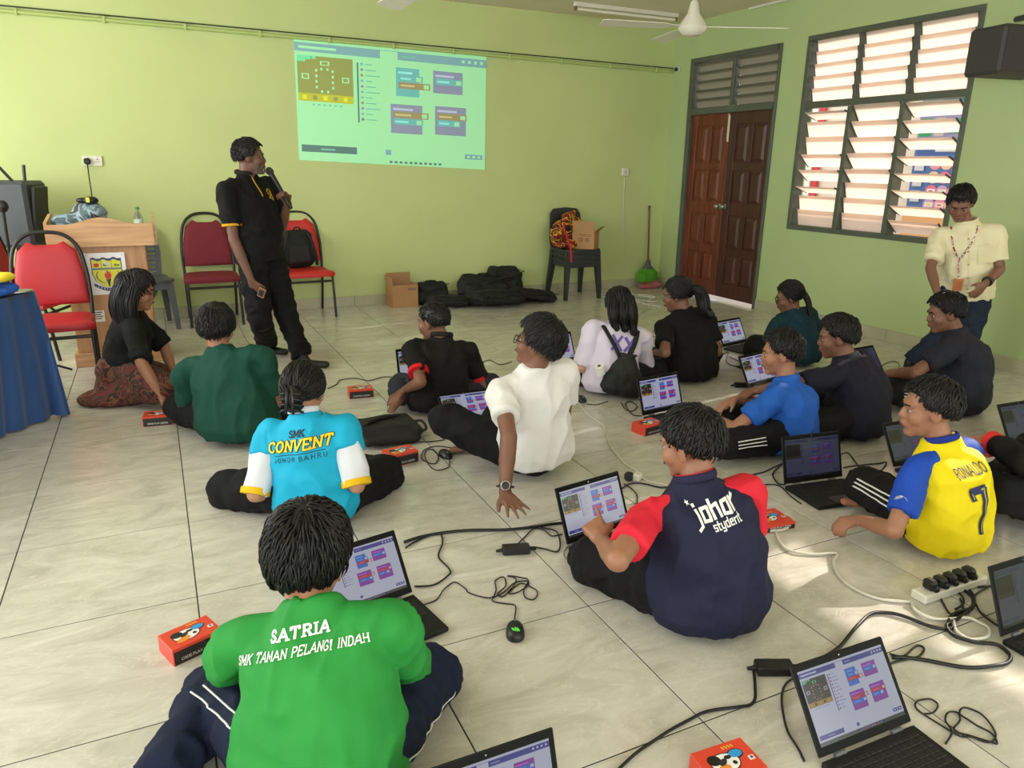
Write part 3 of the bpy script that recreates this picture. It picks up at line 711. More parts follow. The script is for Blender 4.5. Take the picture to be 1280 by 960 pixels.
# wall loudspeaker at the right edge
ws = thing('wall_loudspeaker', 'black box loudspeaker on a bracket high on the window wall', 'loudspeaker', (6.0, 1.0, 2.3))
c0 = dp(1262, 64, 5.35)
R = rotz(-CAM_Y+0.25)
MB().box(c0+R @ Vector((0.09, 0.05, 0)), (0.50, 0.30, 0.30), R=R, bev=0.02).build('cabinet', mat('speaker_charcoal', (58, 56, 56), 0.6), ws)
MB().box(c0+R @ Vector((0.09, -0.103, 0)), (0.47, 0.012, 0.27), R=R, bev=0.004).build('grille', mat('speaker_grille', (46, 45, 46), 0.7, bump=(500, 0.3)), ws)
MB().tube([c0+R @ Vector((0.2, 0.05, 0.14)), c0+R @ Vector((0.2, 0.05, 0.24)), (XR-0.005, (c0+R @ Vector((0.3, 0.3, 0))).y, c0.z+0.26)], 0.02, 8).build('bracket', BLACKP, ws)

# ---------------------------------------------------------------- lectern
LW = wood('lectern_laminate', (178, 134, 92), (206, 164, 120), 0.38, scale=(1.2, 12, 12)); LWV = wood('lectern_laminate_upright', (166, 122, 84), (194, 150, 108), 0.4, scale=(12, 12, 1.2))
lc = fl(146, 454); lrz = 0.0; RL = rotz(lrz); lec_o = Vector((0.275, 3.47, 0))
lec = thing('lectern', 'light wooden lectern with a school crest plaque on its front', 'lectern', lec_o, lrz)
def LB(name, c, d, m, bev=0.003, parent=None): return local(link(name, MB().box(c, d, bev=bev).mesh(name, m)), parent or lec)
LB('base_plinth', (0, 0.19, 0.05), (0.56, 0.42, 0.10), LW); body = LB('front_panel', (0, 0.02, 0.48), (0.516, 0.025, 0.76), LWV)
LB('side_panel', (-0.247, 0.20, 0.48), (0.022, 0.33, 0.76), LWV); LB('side_panel', (0.247, 0.20, 0.48), (0.022, 0.33, 0.76), LWV)
local(link('reading_top', MB().box((0, 0.17, 0.905), (0.62, 0.40, 0.020), R=Matrix.Rotation(0.24, 3, 'X'), bev=0.003).mesh('reading_top', LW)), lec)
mb = MB(); P = [(-0.322, 0), (0.322, 0), (0.322, 0.152)]+[(0.322-0.03-0.58*t, 0.152+0.045*(0.5-0.5*math.cos(2*PI*min(1, max(0, (t-0.12)/0.76))))) for t in np.linspace(0, 1, 17)]+[(-0.322, 0.152)]
fbm = mb.prism(P, 0.022, Matrix.Translation((0, -0.02, 0.852)) @ Matrix.Rotation(PI/2, 4, 'X')).mesh('top_board', LW); local(link('top_board', fbm), lec)
for sx in (-1, 1):
    mb = MB().prism([(0, 0), (0.42, 0), (0.42, 0.20), (0.34, 0.205), (0, 0.165)], 0.020, Matrix.Translation((sx*0.330-0.010, -0.03, 0.852)) @ Matrix.Rotation(PI/2, 4, 'Z') @ Matrix.Rotation(PI/2, 4, 'X'))
    local(link('side_board', mb.mesh('side_board', LW)), lec)
# crest plaque: ink on a white board
pq = MB(); z0 = 0.513; pw, ph = 0.252, 0.292; px0 = -0.007
pq.box((px0, -0.003+0.0, z0+ph/2), (pw, 0.008, ph), col=(236, 236, 240))
def Q(poly, c, k): pq.add([(px0-pw/2+u*pw, -0.0074-0.0003*k, z0+v*ph) for u, v in poly], [tuple(range(len(poly)))], col=c)
YEL, NAVY, REDC = (222, 222, 60), (44, 58, 118), (206, 40, 44)
shield = [(0.14, 0.86), (0.14, 0.50), (0.20, 0.34), (0.34, 0.22), (0.52, 0.16), (0.70, 0.22), (0.84, 0.34), (0.90, 0.50), (0.90, 0.86)]
Q([(u+0.0, v+0.008) for u, v in shield], (60, 64, 70), 1); Q([(0.5+(u-0.52)*0.94+0.02, 0.5+(v-0.5)*0.96) for u, v in shield], YEL, 2)
wv = [(0.14+0.76*t, 0.86+0.022*math.sin(t*6*PI)) for t in np.linspace(0, 1, 25)]
for (a, b), (c, d) in zip(wv, wv[1:]): Q([(a, b-0.035), (c, d-0.035), (c, d+0.018), (a, b+0.018)], NAVY, 3)
Q([(0.14, 0.60), (0.90, 0.60), (0.90, 0.645), (0.14, 0.645)], (116, 122, 140), 4); Q([(0.39, 0.645), (0.40, 0.645), (0.40, 0.82), (0.39, 0.82)], (60, 64, 60), 4); Q([(0.64, 0.645), (0.65, 0.645), (0.65, 0.82), (0.64, 0.82)], (60, 64, 60), 4)
Q([(0.20, 0.69), (0.25, 0.66), (0.33, 0.68), (0.34, 0.73), (0.29, 0.76), (0.22, 0.75)], REDC, 5); Q([(0.44, 0.68), (0.60, 0.68), (0.60, 0.76), (0.52, 0.79), (0.44, 0.76)], (206, 210, 200), 5); Q([(0.44, 0.70), (0.52, 0.68), (0.52, 0.70), (0.44, 0.74)], (60, 80, 70), 6)
Q([(0.69, 0.68), (0.86, 0.68), (0.82, 0.73), (0.77, 0.71), (0.74, 0.75)], (74, 120, 66), 5)
Q([(0.47, 0.38), (0.44, 0.47), (0.47, 0.54), (0.49, 0.50), (0.51, 0.60), (0.56, 0.52), (0.58, 0.56), (0.61, 0.46), (0.58, 0.37)], REDC, 5)
Q([(0.46, 0.37), (0.60, 0.37), (0.57, 0.32), (0.545, 0.20), (0.515, 0.20), (0.49, 0.32)], (50, 46, 60), 6)
for s_ in (-1, 1):
    arc = [(0.53+s_*(0.30*math.cos(a)), 0.46+0.20*math.sin(a)) for a in np.linspace(0.5, -1.25, 12)]
    for (a, b), (c, d) in zip(arc, arc[1:]): Q([(a, b), (c, d), (c-s_*0.035, d+0.006), (a-s_*0.035, b+0.006)][::s_], (110, 122, 70), 5)
rb = [(0.16+0.74*t, 0.26-0.13*math.sin(PI*t)) for t in np.linspace(0, 1, 13)]
for (a, b), (c, d) in zip(rb, rb[1:]): Q([(a, b-0.045), (c, d-0.045), (c, d+0.03), (a, b+0.03)], NAVY, 7)
for k in range(9):
    t = 0.14+k*0.09; a, b = 0.16+0.74*t, 0.26-0.13*math.sin(PI*t); Q([(a-0.014, b-0.018), (a+0.014, b-0.018), (a+0.014, b+0.010), (a-0.014, b+0.010)], (190, 196, 214), 8)
plq = local(link('crest_plaque', pq.mesh('crest_plaque', attr_mat('plaque_print', 0, 0.25))), body)
for u in (0.06, 0.94):
    for v in (0.05, 0.95): local(link('screw', MB().lathe([(0.006, 0), (0.005, 0.004)], (px0-pw/2+u*pw, -0.008, z0+v*ph), (0, -1, 0), 8).mesh('screw', METAL)), body)
stk = MB(); stk.box((-0.095, 0.004, 0.36), (0.075, 0.003, 0.08), col=(226, 224, 214))
for k in range(4): stk.add([(-0.122, 0.0015, 0.384-k*0.015), (-0.068-0.01*(k % 2), 0.0015, 0.384-k*0.015), (-0.068-0.01*(k % 2), 0.0015, 0.392-k*0.015), (-0.122, 0.0015, 0.392-k*0.015)], [(0,1,2,3)], col=(90, 88, 86))
local(link('sticker', stk.mesh('sticker', PRINT)), body)
# jacket bundle, adapter and bottle on the lectern top
def LP(x, y, z): return lec_o+RL @ Vector((x, y, z))
jk = MB(); jk.ell(LP(-0.12, 0.16, 1.00), (0.17, 0.12, 0.085), R=RL); jk.ell(LP(-0.07, 0.18, 1.07), (0.11, 0.09, 0.075), R=RL); jk.ell(LP(-0.24, 0.14, 0.99), (0.07, 0.09, 0.07), R=RL); jk.capsule(LP(-0.25, 0.08, 1.00), LP(-0.02, 0.08, 1.08), 0.03, 0.04)
def stripes_mat(name, cols, scale, dist, rough=0.85):
    M = bpy.data.materials.new(name); M.use_nodes = True; nt = M.node_tree; N = nt.nodes; L = nt.links; b = N['Principled BSDF']; b.inputs['Roughness'].default_value = rough
    tc = N.new('ShaderNodeTexCoord'); nz = N.new('ShaderNodeTexNoise'); nz.inputs['Scale'].default_value = scale; nz.inputs['Detail'].default_value = 2; nz.inputs['Distortion'].default_value = dist; L.new(tc.outputs['Object'], nz.inputs['Vector'])
    rp = N.new('ShaderNodeValToRGB'); rp.color_ramp.interpolation = 'CONSTANT'; E = rp.color_ramp.elements; n = len(cols)
    lo, hi = 0.30, 0.70
    E[0].position = 0; E[0].color = lin(cols[0]); E[1].position = lo+(hi-lo)/n; E[1].color = lin(cols[1 % n])
    for k in range(2, n): e = E.new(lo+(hi-lo)*k/n); e.color = lin(cols[k])
    L.new(nz.outputs['Fac'], rp.inputs[0]); L.new(rp.outputs[0], b.inputs['Base Color']); return M
jm = stripes_mat('washed_denim_print', [(74, 92, 98), (128, 152, 166), (84, 100, 104), (140, 164, 178), (72, 62, 56)], 6, 1.5)
o = link('jacket', skin_over(jk, 0.012, 4, 0.012, 14, 2.0, 'jacket', jm)); tag(o, 'crumpled pale blue jacket heaped on the lectern top', 'jacket')
o = MB().ell(LP(-0.05, 0.13, 1.155), (0.05, 0.035, 0.028), R=RL).ell(LP(-0.10, 0.14, 1.155), (0.04, 0.03, 0.02), R=RL).build('cable_reel', BLACKP, None, 180); tag(o, 'small black coiled lead lying on the blue jacket', 'cable')
MB().box(LP(-0.065, 0.095, 1.160), (0.022, 0.004, 0.034), R=RL).build('label', mat('lime_label', (210, 214, 60), 0.5), o)
GLASS = mat('clear_bottle_plastic', (236, 244, 236), rough=0.08, trans=0.92, ior=1.2)
bo = thing('water_bottle', 'clear plastic water bottle with green cap on the lectern', 'bottle', LP(0.235, 0.10, 0.905))
local(link('bottle_body', MB().lathe([(0.024, 0), (0.031, 0.006), (0.031, 0.05), (0.028, 0.06), (0.031, 0.07), (0.031, 0.125), (0.024, 0.15), (0.013, 0.172), (0.012, 0.185)], (0, 0, 0), n=20).mesh('bottle_body', GLASS, 50)), bo)
local(link('cap', MB().lathe([(0.0145, 0), (0.0145, 0.018), (0.012, 0.020)], (0, 0, 0.185), n=16).mesh('cap', mat('green_cap', (60, 130, 70), 0.4), 40)), bo)
local(link('label', MB().lathe([(0.0318, 0), (0.0318, 0.05)], (0, 0, 0.068), n=20).mesh('label', mat('bottle_label', (206, 224, 206), 0.5), 40)), bo)

# ---------------------------------------------------------------- chairs
FRB = mat('black_chair_frame', (24, 24, 26), rough=0.4); VIN_R = mat('red_vinyl', (178, 34, 46), rough=0.45, vary=(5, 0.06)); VIN_B = mat('bright_red_vinyl', (198, 40, 38), rough=0.45, vary=(5, 0.06)); VIN_M = mat('maroon_fabric', (118, 24, 44), rough=0.7, vary=(6, 0.08))
def pad_mesh(poly, thick, name, m, M, puff=0.6):
    """a padded panel: outline poly in x/y, puffed along z; M a 4x4"""
    n = len(poly); cx = sum(p[0] for p in poly)/n; cy = sum(p[1] for p in poly)/n; mb = MB(); V = []; F = []
    rings = [(1.0, -0.5), (1.03, 0.0), (1.0, 0.42), (0.93, 0.72), (0.75, 0.9), (0.4, 1.0)]
    for s_, h in rings:
        for x, y in poly: V.append(M @ Vector((cx+(x-cx)*s_, cy+(y-cy)*s_, h*thick*(puff if h > 0 else 1))))
    for i in range(len(rings)-1):
        for j in range(n): F.append((i*n+j, i*n+(j+1) % n, (i+1)*n+(j+1) % n, (i+1)*n+j))
    F.append(tuple(range(n))[::-1]); F.append(tuple((len(rings)-1)*n+j for j in range(n)))
    mb.add(V, F); return mb.mesh(name, m, 60)
def banquet_chair(label, loc, rz, vin, group='banquet chairs with black frames'):
    """origin on the floor under the seat centre, sitter looks along -y"""
    t = thing('banquet_chair', label, 'chair', loc, rz, group); r = 0.0125; w = 0.205
    sp = [(-w, -0.20), (w, -0.20), (w+0.005, -0.10), (w-0.01, 0.20), (-w+0.01, 0.20), (-w-0.005, -0.10)]
    sp = [(p.x, p.y) for p in smooth_path([(a, b, 0) for a, b in sp], 4, True)]
    local(link('seat', pad_mesh(sp, 0.055, 'seat', vin, Matrix.Translation((0, 0, 0.415)))), t)
    bk = [(-0.205, 0.0), (0.205, 0.0), (0.195, 0.20), (0.165, 0.345), (0.10, 0.405), (0.06, 0.385), (-0.06, 0.385), (-0.10, 0.405), (-0.165, 0.345), (-0.195, 0.20)]
    Mb = Matrix.Translation((0, 0.215, 0.50)) @ Matrix.Rotation(math.radians(90-9), 4, 'X') @ Matrix.Diagonal((1, 1, 1, 1))
    local(link('backrest', pad_mesh(bk, 0.04, 'backrest', vin, Mb)), t)
    arch = [(-0.215, 0.20, 0.40), (-0.22, 0.225, 0.55), (-0.215, 0.25, 0.70), (-0.185, 0.275, 0.86), (-0.11, 0.288, 0.945), (0, 0.292, 0.965), (0.11, 0.288, 0.945), (0.185, 0.275, 0.86), (0.215, 0.25, 0.70), (0.22, 0.225, 0.55), (0.215, 0.20, 0.40)]
    local(link('back_frame', MB().tube(smooth_path(arch, 4), r, 8).mesh('back_frame', FRB, 60)), t)
    for s_ in (-1, 1):
        local(link('leg', MB().tube(smooth_path([(s_*0.212, -0.17, 0.39), (s_*0.214, -0.19, 0.36), (s_*0.218, -0.235, 0.0)], 4), r, 8).mesh('leg', FRB, 60)), t)
        local(link('leg', MB().tube(smooth_path([(s_*0.215, 0.20, 0.42), (s_*0.214, 0.215, 0.25), (s_*0.21, 0.26, 0.0)], 4), r, 8).mesh('leg', FRB, 60)), t)
        local(link('seat_rail', MB().tube([(s_*0.212, -0.18, 0.385), (s_*0.214, 0.20, 0.385)], r, 8).mesh('seat_rail', FRB, 60)), t)
    local(link('stretcher', MB().tube([(-0.214, -0.19, 0.345), (0.214, -0.19, 0.345)], r*0.9, 8).mesh('stretcher', FRB, 60)), t)
    local(link('stretcher', MB().tube([(-0.214, 0.20, 0.385), (0.214, 0.20, 0.385)], r*0.9, 8).mesh('stretcher', FRB, 60)), t)
    return t
# legs stand at y = -0.235 (front) in the chair's own space
def chair_at(fr, rz):                              # floor point of the front right leg as the viewer sees it
    return Vector((fr[0], fr[1], 0))-rotz(rz) @ Vector((0.218, -0.235, 0))
banquet_chair('maroon banquet chair against the back wall, left of the standing man', (1.03, 4.80, 0), 0.0, VIN_M)
banquet_chair('bright red banquet chair carrying a backpack, behind the standing man', chair_at((2.10, 4.60), 0.05), 0.05, VIN_B)
cq = fl(127, 486); c1rz = 0.04
banquet_chair('large red banquet chair in front of the lectern, nearest the blue table', chair_at((cq.x, cq.y), c1rz), c1rz, VIN_R)
banquet_chair('red banquet chair turned sideways behind the large red one', (-0.27, 4.02, 0), 1.2, VIN_R)

PLG = mat('grey_moulded_plastic', (84, 88, 92), rough=0.5); PLB = mat('dark_moulded_plastic', (42, 46, 48), rough=0.5)
def plastic_chair(label, loc, rz, m, legs=True, group='moulded plastic chairs'):
    t = thing('plastic_chair', label, 'chair', loc, rz, group)
    sp = smooth_path([(-0.20, -0.21, 0), (0.20, -0.21, 0), (0.21, 0.0, 0), (0.18, 0.20, 0), (-0.18, 0.20, 0), (-0.21, 0.0, 0)], 4, True)
    local(link('seat', MB().prism([(p.x, p.y) for p in sp], 0.022, Matrix.Translation((0, 0, 0.415))).mesh('seat', m, 40)), t)
    local(link('apron', MB().box((0, -0.205, 0.385), (0.36, 0.018, 0.065), bev=0.005).box((-0.195, -0.0, 0.385), (0.018, 0.38, 0.06), bev=0.005).box((0.195, -0.0, 0.385), (0.018, 0.38, 0.06), bev=0.005).mesh('apron', m)), t)
    Mb = Matrix.Translation((0, 0.185, 0.43)) @ Matrix.Rotation(math.radians(90-10), 4, 'X')
    out = [(-0.19, 0), (0.19, 0), (0.205, 0.20), (0.19, 0.37), (0.15, 0.425), (0, 0.44), (-0.15, 0.425), (-0.19, 0.37), (-0.205, 0.20)]
    inn = [(-0.15, 0.03), (0.15, 0.03), (0.165, 0.20), (0.15, 0.34), (0.12, 0.375), (0, 0.385), (-0.12, 0.375), (-0.15, 0.34), (-0.165, 0.20)]
    n = len(out); mb = MB(); V = [Mb @ Vector((x, y, z)) for z in (0, 0.02) for L_ in (out, inn) for x, y in L_]; F = []
    for j in range(n):
        k = (j+1) % n; F += [(j, n+j, n+k, k), (2*n+j, 2*n+k, 3*n+k, 3*n+j), (j, k, 2*n+k, 2*n+j), (n+j, 3*n+j, 3*n+k, n+k)]
    mb.add(V, F); bkf = local(link('backrest', mb.mesh('backrest', m, 40)), t)
    for k in range(8):
        y = 0.055+k*0.04
        local(link('back_slat', MB().box((0, 0, 0), (0.325 if k < 7 else 0.29, 0.030, 0.010), bev=0.003).mesh('back_slat', m)), bkf).matrix_local = Mb @ Matrix.Translation((0, y, 0.010))
    for sx in (-1, 1):
        for sy, y0_, y1_ in ((-1, -0.18, -0.215), (1, 0.15, 0.215)):
            a = Vector((sx*0.185, y0_, 0.42)); b = Vector((sx*0.215, y1_, 0.0)); mb = MB(); q = Vector((0, sy*0.001, 0))
            V = [a+Vector((dx*0.030, dy*0.026, 0)) for dx, dy in ((-1,-1), (1,-1), (1,1), (-1,1))]+[b+Vector((dx*0.018, dy*0.018, 0)) for dx, dy in ((-1,-1), (1,-1), (1,1), (-1,1))]
            mb.add(V, [(0,1,2,3), (7,6,5,4), (0,4,5,1), (1,5,6,2), (2,6,7,3), (3,7,4,0)]); local(link('leg', mb.mesh('leg', m)), t)
    return t
plastic_chair('grey plastic chair standing behind the lectern', (0.46, 4.755, 0), 0.15, PLG)
for k in range(3):
    plastic_chair(['dark plastic chair, bottom one of the stack by the back wall', 'dark plastic chair, middle one of the stack by the back wall', 'dark plastic chair, top of the stack under the jerseys'][k], (4.838, 4.80, 0.055*k), 0.0, PLB)

# ---------------------------------------------------------------- cardboard boxes, jerseys, bags, broom
CARD = mat('brown_cardboard', (176, 134, 92), rough=0.85, vary=(4, 0.06)); CARDI = mat('cardboard_inside', (150, 112, 74), rough=0.9); INKB = mat('dark_print', (70, 56, 46), 0.8)
def carton(label, c, d, rz, flaps):
    t = thing('cardboard_box', label, 'box', c, rz); w, l, h = d; k = 0.005
    for s_ in (-1, 1):
        local(link('side_wall', MB().box((s_*w/2, 0, h/2), (k, l, h)).mesh('side_wall', CARD)), t); local(link('end_wall', MB().box((0, s_*l/2, h/2), (w, k, h)).mesh('end_wall', CARD)), t)
    local(link('bottom', MB().box((0, 0, k), (w, l, k)).mesh('bottom', CARDI)), t)
    for (ax, s_, ln, ang) in flaps:
        M = Matrix.Translation((0, 0, h)) @ (Matrix.Translation((0, s_*l/2, 0)) if ax == 'y' else Matrix.Rotation(-PI/2, 4, 'Z') @ Matrix.Translation((0, s_*w/2, 0)))
        ww = w if ax == 'y' else l
        mb = MB().box((0, 0, ln/2), (ww-0.004, k, ln)); me = mb.mesh('flap', CARD); me.transform(M @ Matrix.Rotation(-s_*math.radians(ang), 4, 'X')); local(link('flap', me), t)
    return t, h, l
b1, h, l = carton('open brown cardboard box on the floor beside the black bags', (2.86, 4.93, 0), (0.27, 0.22, 0.235), 0.05, [('y', 1, 0.10, -2), ('x', -1, 0.08, 6)])
mk = MB(); 
for k in range(5): mk.box((0.035+k*0.018, -l/2-0.0035, h*0.80), (0.010, 0.001, 0.024))
local(link('print', mk.mesh('print', mat('purple_print', (110, 84, 110), 0.8))), b1)
seat_z = 0.415+0.022+0.11
b2, h, l = carton('small brown cardboard box on top of the stacked plastic chairs', (4.93, 4.72, seat_z), (0.25, 0.18, 0.19), -0.85, [('y', -1, 0.11, 8), ('x', 1, 0.08, 50)])
mk = MB()
for u in (-0.03, 0.05): mk.tube([(u+0.018*math.cos(a), -l/2-0.004, 0.10+0.018*math.sin(a)) for a in np.linspace(0, 2*PI, 14)[:-1]], 0.003, 4, closed=True)
mk.box((0.02, -l/2-0.0035, 0.155), (0.14, 0.001, 0.004)); mk.box((0.03, -l/2-0.0035, 0.140), (0.12, 0.001, 0.003)); local(link('print', mk.mesh('print', INKB)), b2)
jz = MB(); jx, jy = 4.74, 4.84
jz.ell((jx-0.02, jy+0.03, seat_z+0.15), (0.15, 0.10, 0.16)); jz.ell((jx+0.10, jy+0.06, seat_z+0.26), (0.14, 0.08, 0.09)); jz.ell((jx-0.14, jy-0.06, seat_z+0.16), (0.08, 0.06, 0.06)); jz.capsule((jx+0.02, jy+0.05, seat_z+0.33), (jx+0.14, jy+0.06, seat_z+0.38), 0.05, 0.03); jz.ell((jx-0.02, jy-0.08, seat_z+0.05), (0.14, 0.08, 0.05))
jm = stripes_mat('black_red_yellow_stripe_cloth', [(26, 20, 16), (214, 150, 40), (32, 22, 18), (150, 34, 26), (206, 162, 46), (28, 20, 16), (126, 28, 40)], 3.2, 2.6)
o = link('jersey_bundle', skin_over(jz, 0.010, 3, 0.018, 12, 5.0, 'jersey_bundle', jm)); tag(o, 'bundle of black, red and yellow striped jerseys on the stacked chairs', 'jerseys')
line3('drawcord', [(jx-0.09, jy-0.11, seat_z+0.27), (jx-0.10, jy-0.155, seat_z+0.20), (jx-0.10, jy-0.30, seat_z+0.02), (jx-0.10, jy-0.32, seat_z-0.12)], 0.011, mat('red_cord', (190, 30, 36), 0.7), o)

BAGM = mat('black_nylon', (22, 23, 25), rough=0.75, vary=(9, 0.25), bump=(120, 0.15)); BAGT = mat('black_webbing', (12, 12, 13), rough=0.7); ZIP = mat('zip_grey', (120, 120, 122), rough=0.4)
def laptop_bag(label, c, d, R, seed, group='black laptop bags piled by the back wall'):
    """slumped soft bag: c centre, d size, R rotation"""
    mb = MB(); rbox(mb, c, d, R, min(d)*0.45); rbox(mb, Vector(c)+R @ Vector((0, -d[1]*0.35, -d[2]*0.16)), (d[0]*0.86, d[1]*0.6, d[2]*0.56), R, min(d)*0.25)
    o = link('laptop_bag', skin_over(mb, 0.012, 4, 0.020, 8, seed, 'laptop_bag', BAGM, flat_z=0.003)); tag(o, label, 'bag', group)
    hp = [Vector(c)+R @ Vector((x, -d[1]*0.1, d[2]*0.46+z)) for x, z in ((-0.07, -0.01), (-0.05, 0.004), (0, 0.008), (0.05, 0.004), (0.07, -0.01))]
    MB().tube(smooth_path(hp, 4), 0.008, 6).build('handle', BAGT, o, 180)
    st = [Vector(c)+R @ Vector((x*d[0], -d[1]*0.62, z*d[2])) for x, z in ((-0.45, 0.2), (-0.2, -0.05), (0.1, 0.10), (0.44, 0.30))]
    for p in st: p.z = max(p.z, 0.012)
    MB().tube(smooth_path(st, 5), 0.012, 6, flat=0.3).build('strap', BAGT, o, 180)
    zp = [Vector(c)+R @ Vector((x*d[0], -d[1]*0.50, d[2]*0.34)) for x in (-0.4, -0.2, 0, 0.2, 0.4)]
    MB().tube(zp, 0.003, 5).build('zip', BAGT, o)
    return o
def E3(ax, ay, az): return (Matrix.Rotation(az, 3, 'Z') @ Matrix.Rotation(ay, 3, 'Y') @ Matrix.Rotation(ax, 3, 'X'))
laptop_bag('black laptop bag leaning upright beside the cardboard box', (3.19, 4.94, 0.12), (0.40, 0.12, 0.25), E3(-0.35, 0.03, 0.05), 1.0)
laptop_bag('black laptop bag slumped at the front left of the bag pile', (3.30, 4.74, 0.060), (0.46, 0.30, 0.11), E3(-0.16, 0.06, -0.1), 2.0)
laptop_bag('tall black laptop bag in the middle of the bag pile', (3.78, 4.90, 0.15), (0.62, 0.18, 0.30), E3(-0.42, 0.02, 0.0), 3.0)
laptop_bag('black laptop bag lying in front of the bag pile', (3.76, 4.60, 0.085), (0.64, 0.36, 0.15), E3(-0.18, 0.05, 0.10), 4.0)
laptop_bag('black laptop bag with rounded top at the back of the pile', (4.04, 4.94, 0.19), (0.46, 0.17, 0.34), E3(-0.30, 0.06, 0.0), 5.0)
laptop_bag('flat black laptop bag at the right end of the pile', (4.24, 4.68, 0.070), (0.54, 0.34, 0.12), E3(-0.16, 0.16, -0.12), 6.0)
# broom and cloth in the corner
br = thing('broom', 'broom with red handle and bright green bristles in the corner', 'broom', (6.05, 5.0, 0)); top = ony(812, 257, YB-0.04); hd = ony(810, 331, YB-0.10)
hd.y = YB-0.10; bx_, by_ = hd.x, hd.y
MB().tube([top, (bx_, by_, hd.z)], 0.011, 8).build('handle', mat('red_brown_handle', (126, 44, 40), 0.4), br, 60)
MB().tube([top, top+Vector((0, 0, -0.06))], 0.0125, 8).build('grip', mat('grip_black', (30, 28, 28), 0.5), br, 60)
MB().lathe([(0.012, 0.10), (0.026, 0.09), (0.045, 0.02), (0.07, 0.0), (0.075, -0.02)], (bx_, by_, hd.z-0.03), n=16, scale=(1, 0.6)).build('ferrule', GREYP, br, 40)
bs = MB(); rr = random.Random(5)
for k in range(260):
    a = rr.uniform(0, 2*PI); s_ = math.sqrt(rr.random()); x0_, y0_ = 0.06*s_*math.cos(a), 0.035*s_*math.sin(a)
    p0 = Vector((bx_+x0_, by_+y0_*0.8, hd.z-0.03)); p1 = Vector((bx_+x0_*2.5, min(YB-0.02, by_+y0_*1.8), hd.z-0.10)); p2 = Vector((bx_+x0_*2.5, min(YB-0.02, by_+y0_*1.9-0.01), max(0.01, hd.z-0.165-0.05*math.sqrt(max(0, 1-s_*s_)))))
    bs.tube([p0, p1, p2], [0.004, 0.004, 0.0025], 4)
bo_ = bs.build('bristles', mat('green_bristle', (96, 176, 40), 0.6, vary=(20, 0.15)), br); bo_['kind'] = 'stuff'
pc_ = MB(); q = fl(822, 361); pc_.ell((6.02, 4.98, 0.03), (0.14, 0.09, 0.035)); pc_.ell((5.92, 4.95, 0.03), (0.07, 0.06, 0.03)); pc_.ell((6.10, 4.96, 0.045), (0.08, 0.07, 0.04))
o = link('floor_cloth', skin_over(pc_, 0.010, 3, 0.012, 16, 1.0, 'floor_cloth', mat('pink_cloth', (176, 100, 100), 0.9, vary=(12, 0.1)), flat_z=0.002)); tag(o, 'crumpled pink floor cloth under the green broom', 'cloth')
# backpack on the red chair, loose backpack on the floor
def backpack(label, c, d, R, seed, vox=0.012, straps=True):
    mb = MB(); rbox(mb, c, d, R, min(d)*0.4); rbox(mb, Vector(c)+R @ Vector((0, -d[1]*0.42, -d[2]*0.14)), (d[0]*0.78, d[1]*0.5, d[2]*0.55), R, min(d)*0.2)
    o = link('backpack', skin_over(mb, vox, 4, 0.008, 8, seed, 'backpack', BAGM, flat_z=0.003)); tag(o, label, 'backpack')
    return o
o = backpack('dark grey backpack leaning on the bright red chair', (1.83, 4.90, 0.63), (0.30, 0.13, 0.36), E3(-0.12, -0.06, 0.05), 3.3); 
for s_ in (-1, 1): line3('strap', [(1.83+s_*0.08, 4.85, 0.80), (1.83+s_*0.12, 4.80, 0.70), (1.83+s_*0.15, 4.80, 0.56), (1.83+s_*0.16, 4.83, 0.48)], 0.014, BAGT, o)
line3('haul_loop', [(1.80, 4.90, 0.80), (1.81, 4.88, 0.83), (1.85, 4.88, 0.83), (1.86, 4.90, 0.80)], 0.007, BAGT, o)
a = fl(449, 560); b = fl(522, 548); c = (a+b)/2; ang = math.atan2((b-a).y, (b-a).x)
o = backpack('flat black bag lying on the floor beside the pale blue shirt', (c.x, c.y+0.10, 0.048), (0.40, 0.27, 0.09), E3(0, 0.05, ang), 8.8, 0.010)
line3('strap', [a+Vector((0.0, 0.02, 0.085)), a+Vector((0.1, 0.10, 0.105)), c+Vector((0.05, 0.14, 0.10)), b+Vector((-0.02, 0.16, 0.07)), b+Vector((0.02, 0.06, 0.03))], 0.012, BAGT, o)
line3('haul_loop', [b+Vector((-0.01, 0.08, 0.07)), b+Vector((0.04, 0.05, 0.08)), b+Vector((0.05, 0.0, 0.05)), b+Vector((0.0, -0.01, 0.04))], 0.008, BAGT, o)

# ---------------------------------------------------------------- skirted table and loudspeaker at the left edge
BLUE_SK = mat('blue_satin_skirt', (26, 70, 130), rough=0.5, sheen=0.3, vary=(3, 0.08))
tb_ = thing('skirted_table', 'table covered by a pleated blue skirt at the left edge', 'table', (-0.55, 2.4, 0))
cor = fl(92, 524); tx1 = cor.x-0.09; ty0 = cor.y+0.06; TZ = 0.735
nx = -0.62                                                       # the table runs away from the viewer's right along its edge
u_ = fl(0, 570)-fl(92, 524); u_.z = 0; u_.normalize(); v_ = Vector((u_.y, -u_.x, 0)); O = Vector((tx1, ty0, 0))
def TP(a, b, z): return O+u_*a+v_*b+Vector((0, 0, z))
Rt = Matrix((-u_, v_, Vector((0, 0, 1)))).transposed()
MB().box(TP(0.75, 0.38, TZ-0.012), (1.5, 0.76, 0.024), R=Rt, bev=0.004).build('table_top', mat('table_laminate', (70, 74, 84), 0.4), tb_)
for a, b in ((0.08, 0.08), (1.42, 0.08), (0.08, 0.68), (1.42, 0.68)): MB().tube([TP(a, b, TZ-0.02), TP(a, b, 0)], 0.014, 8).build('leg', FRB, tb_)
per = [(1.5, 0.0), (0.0, 0.0), (0.0, 0.76), (1.5, 0.76)]; pts = []
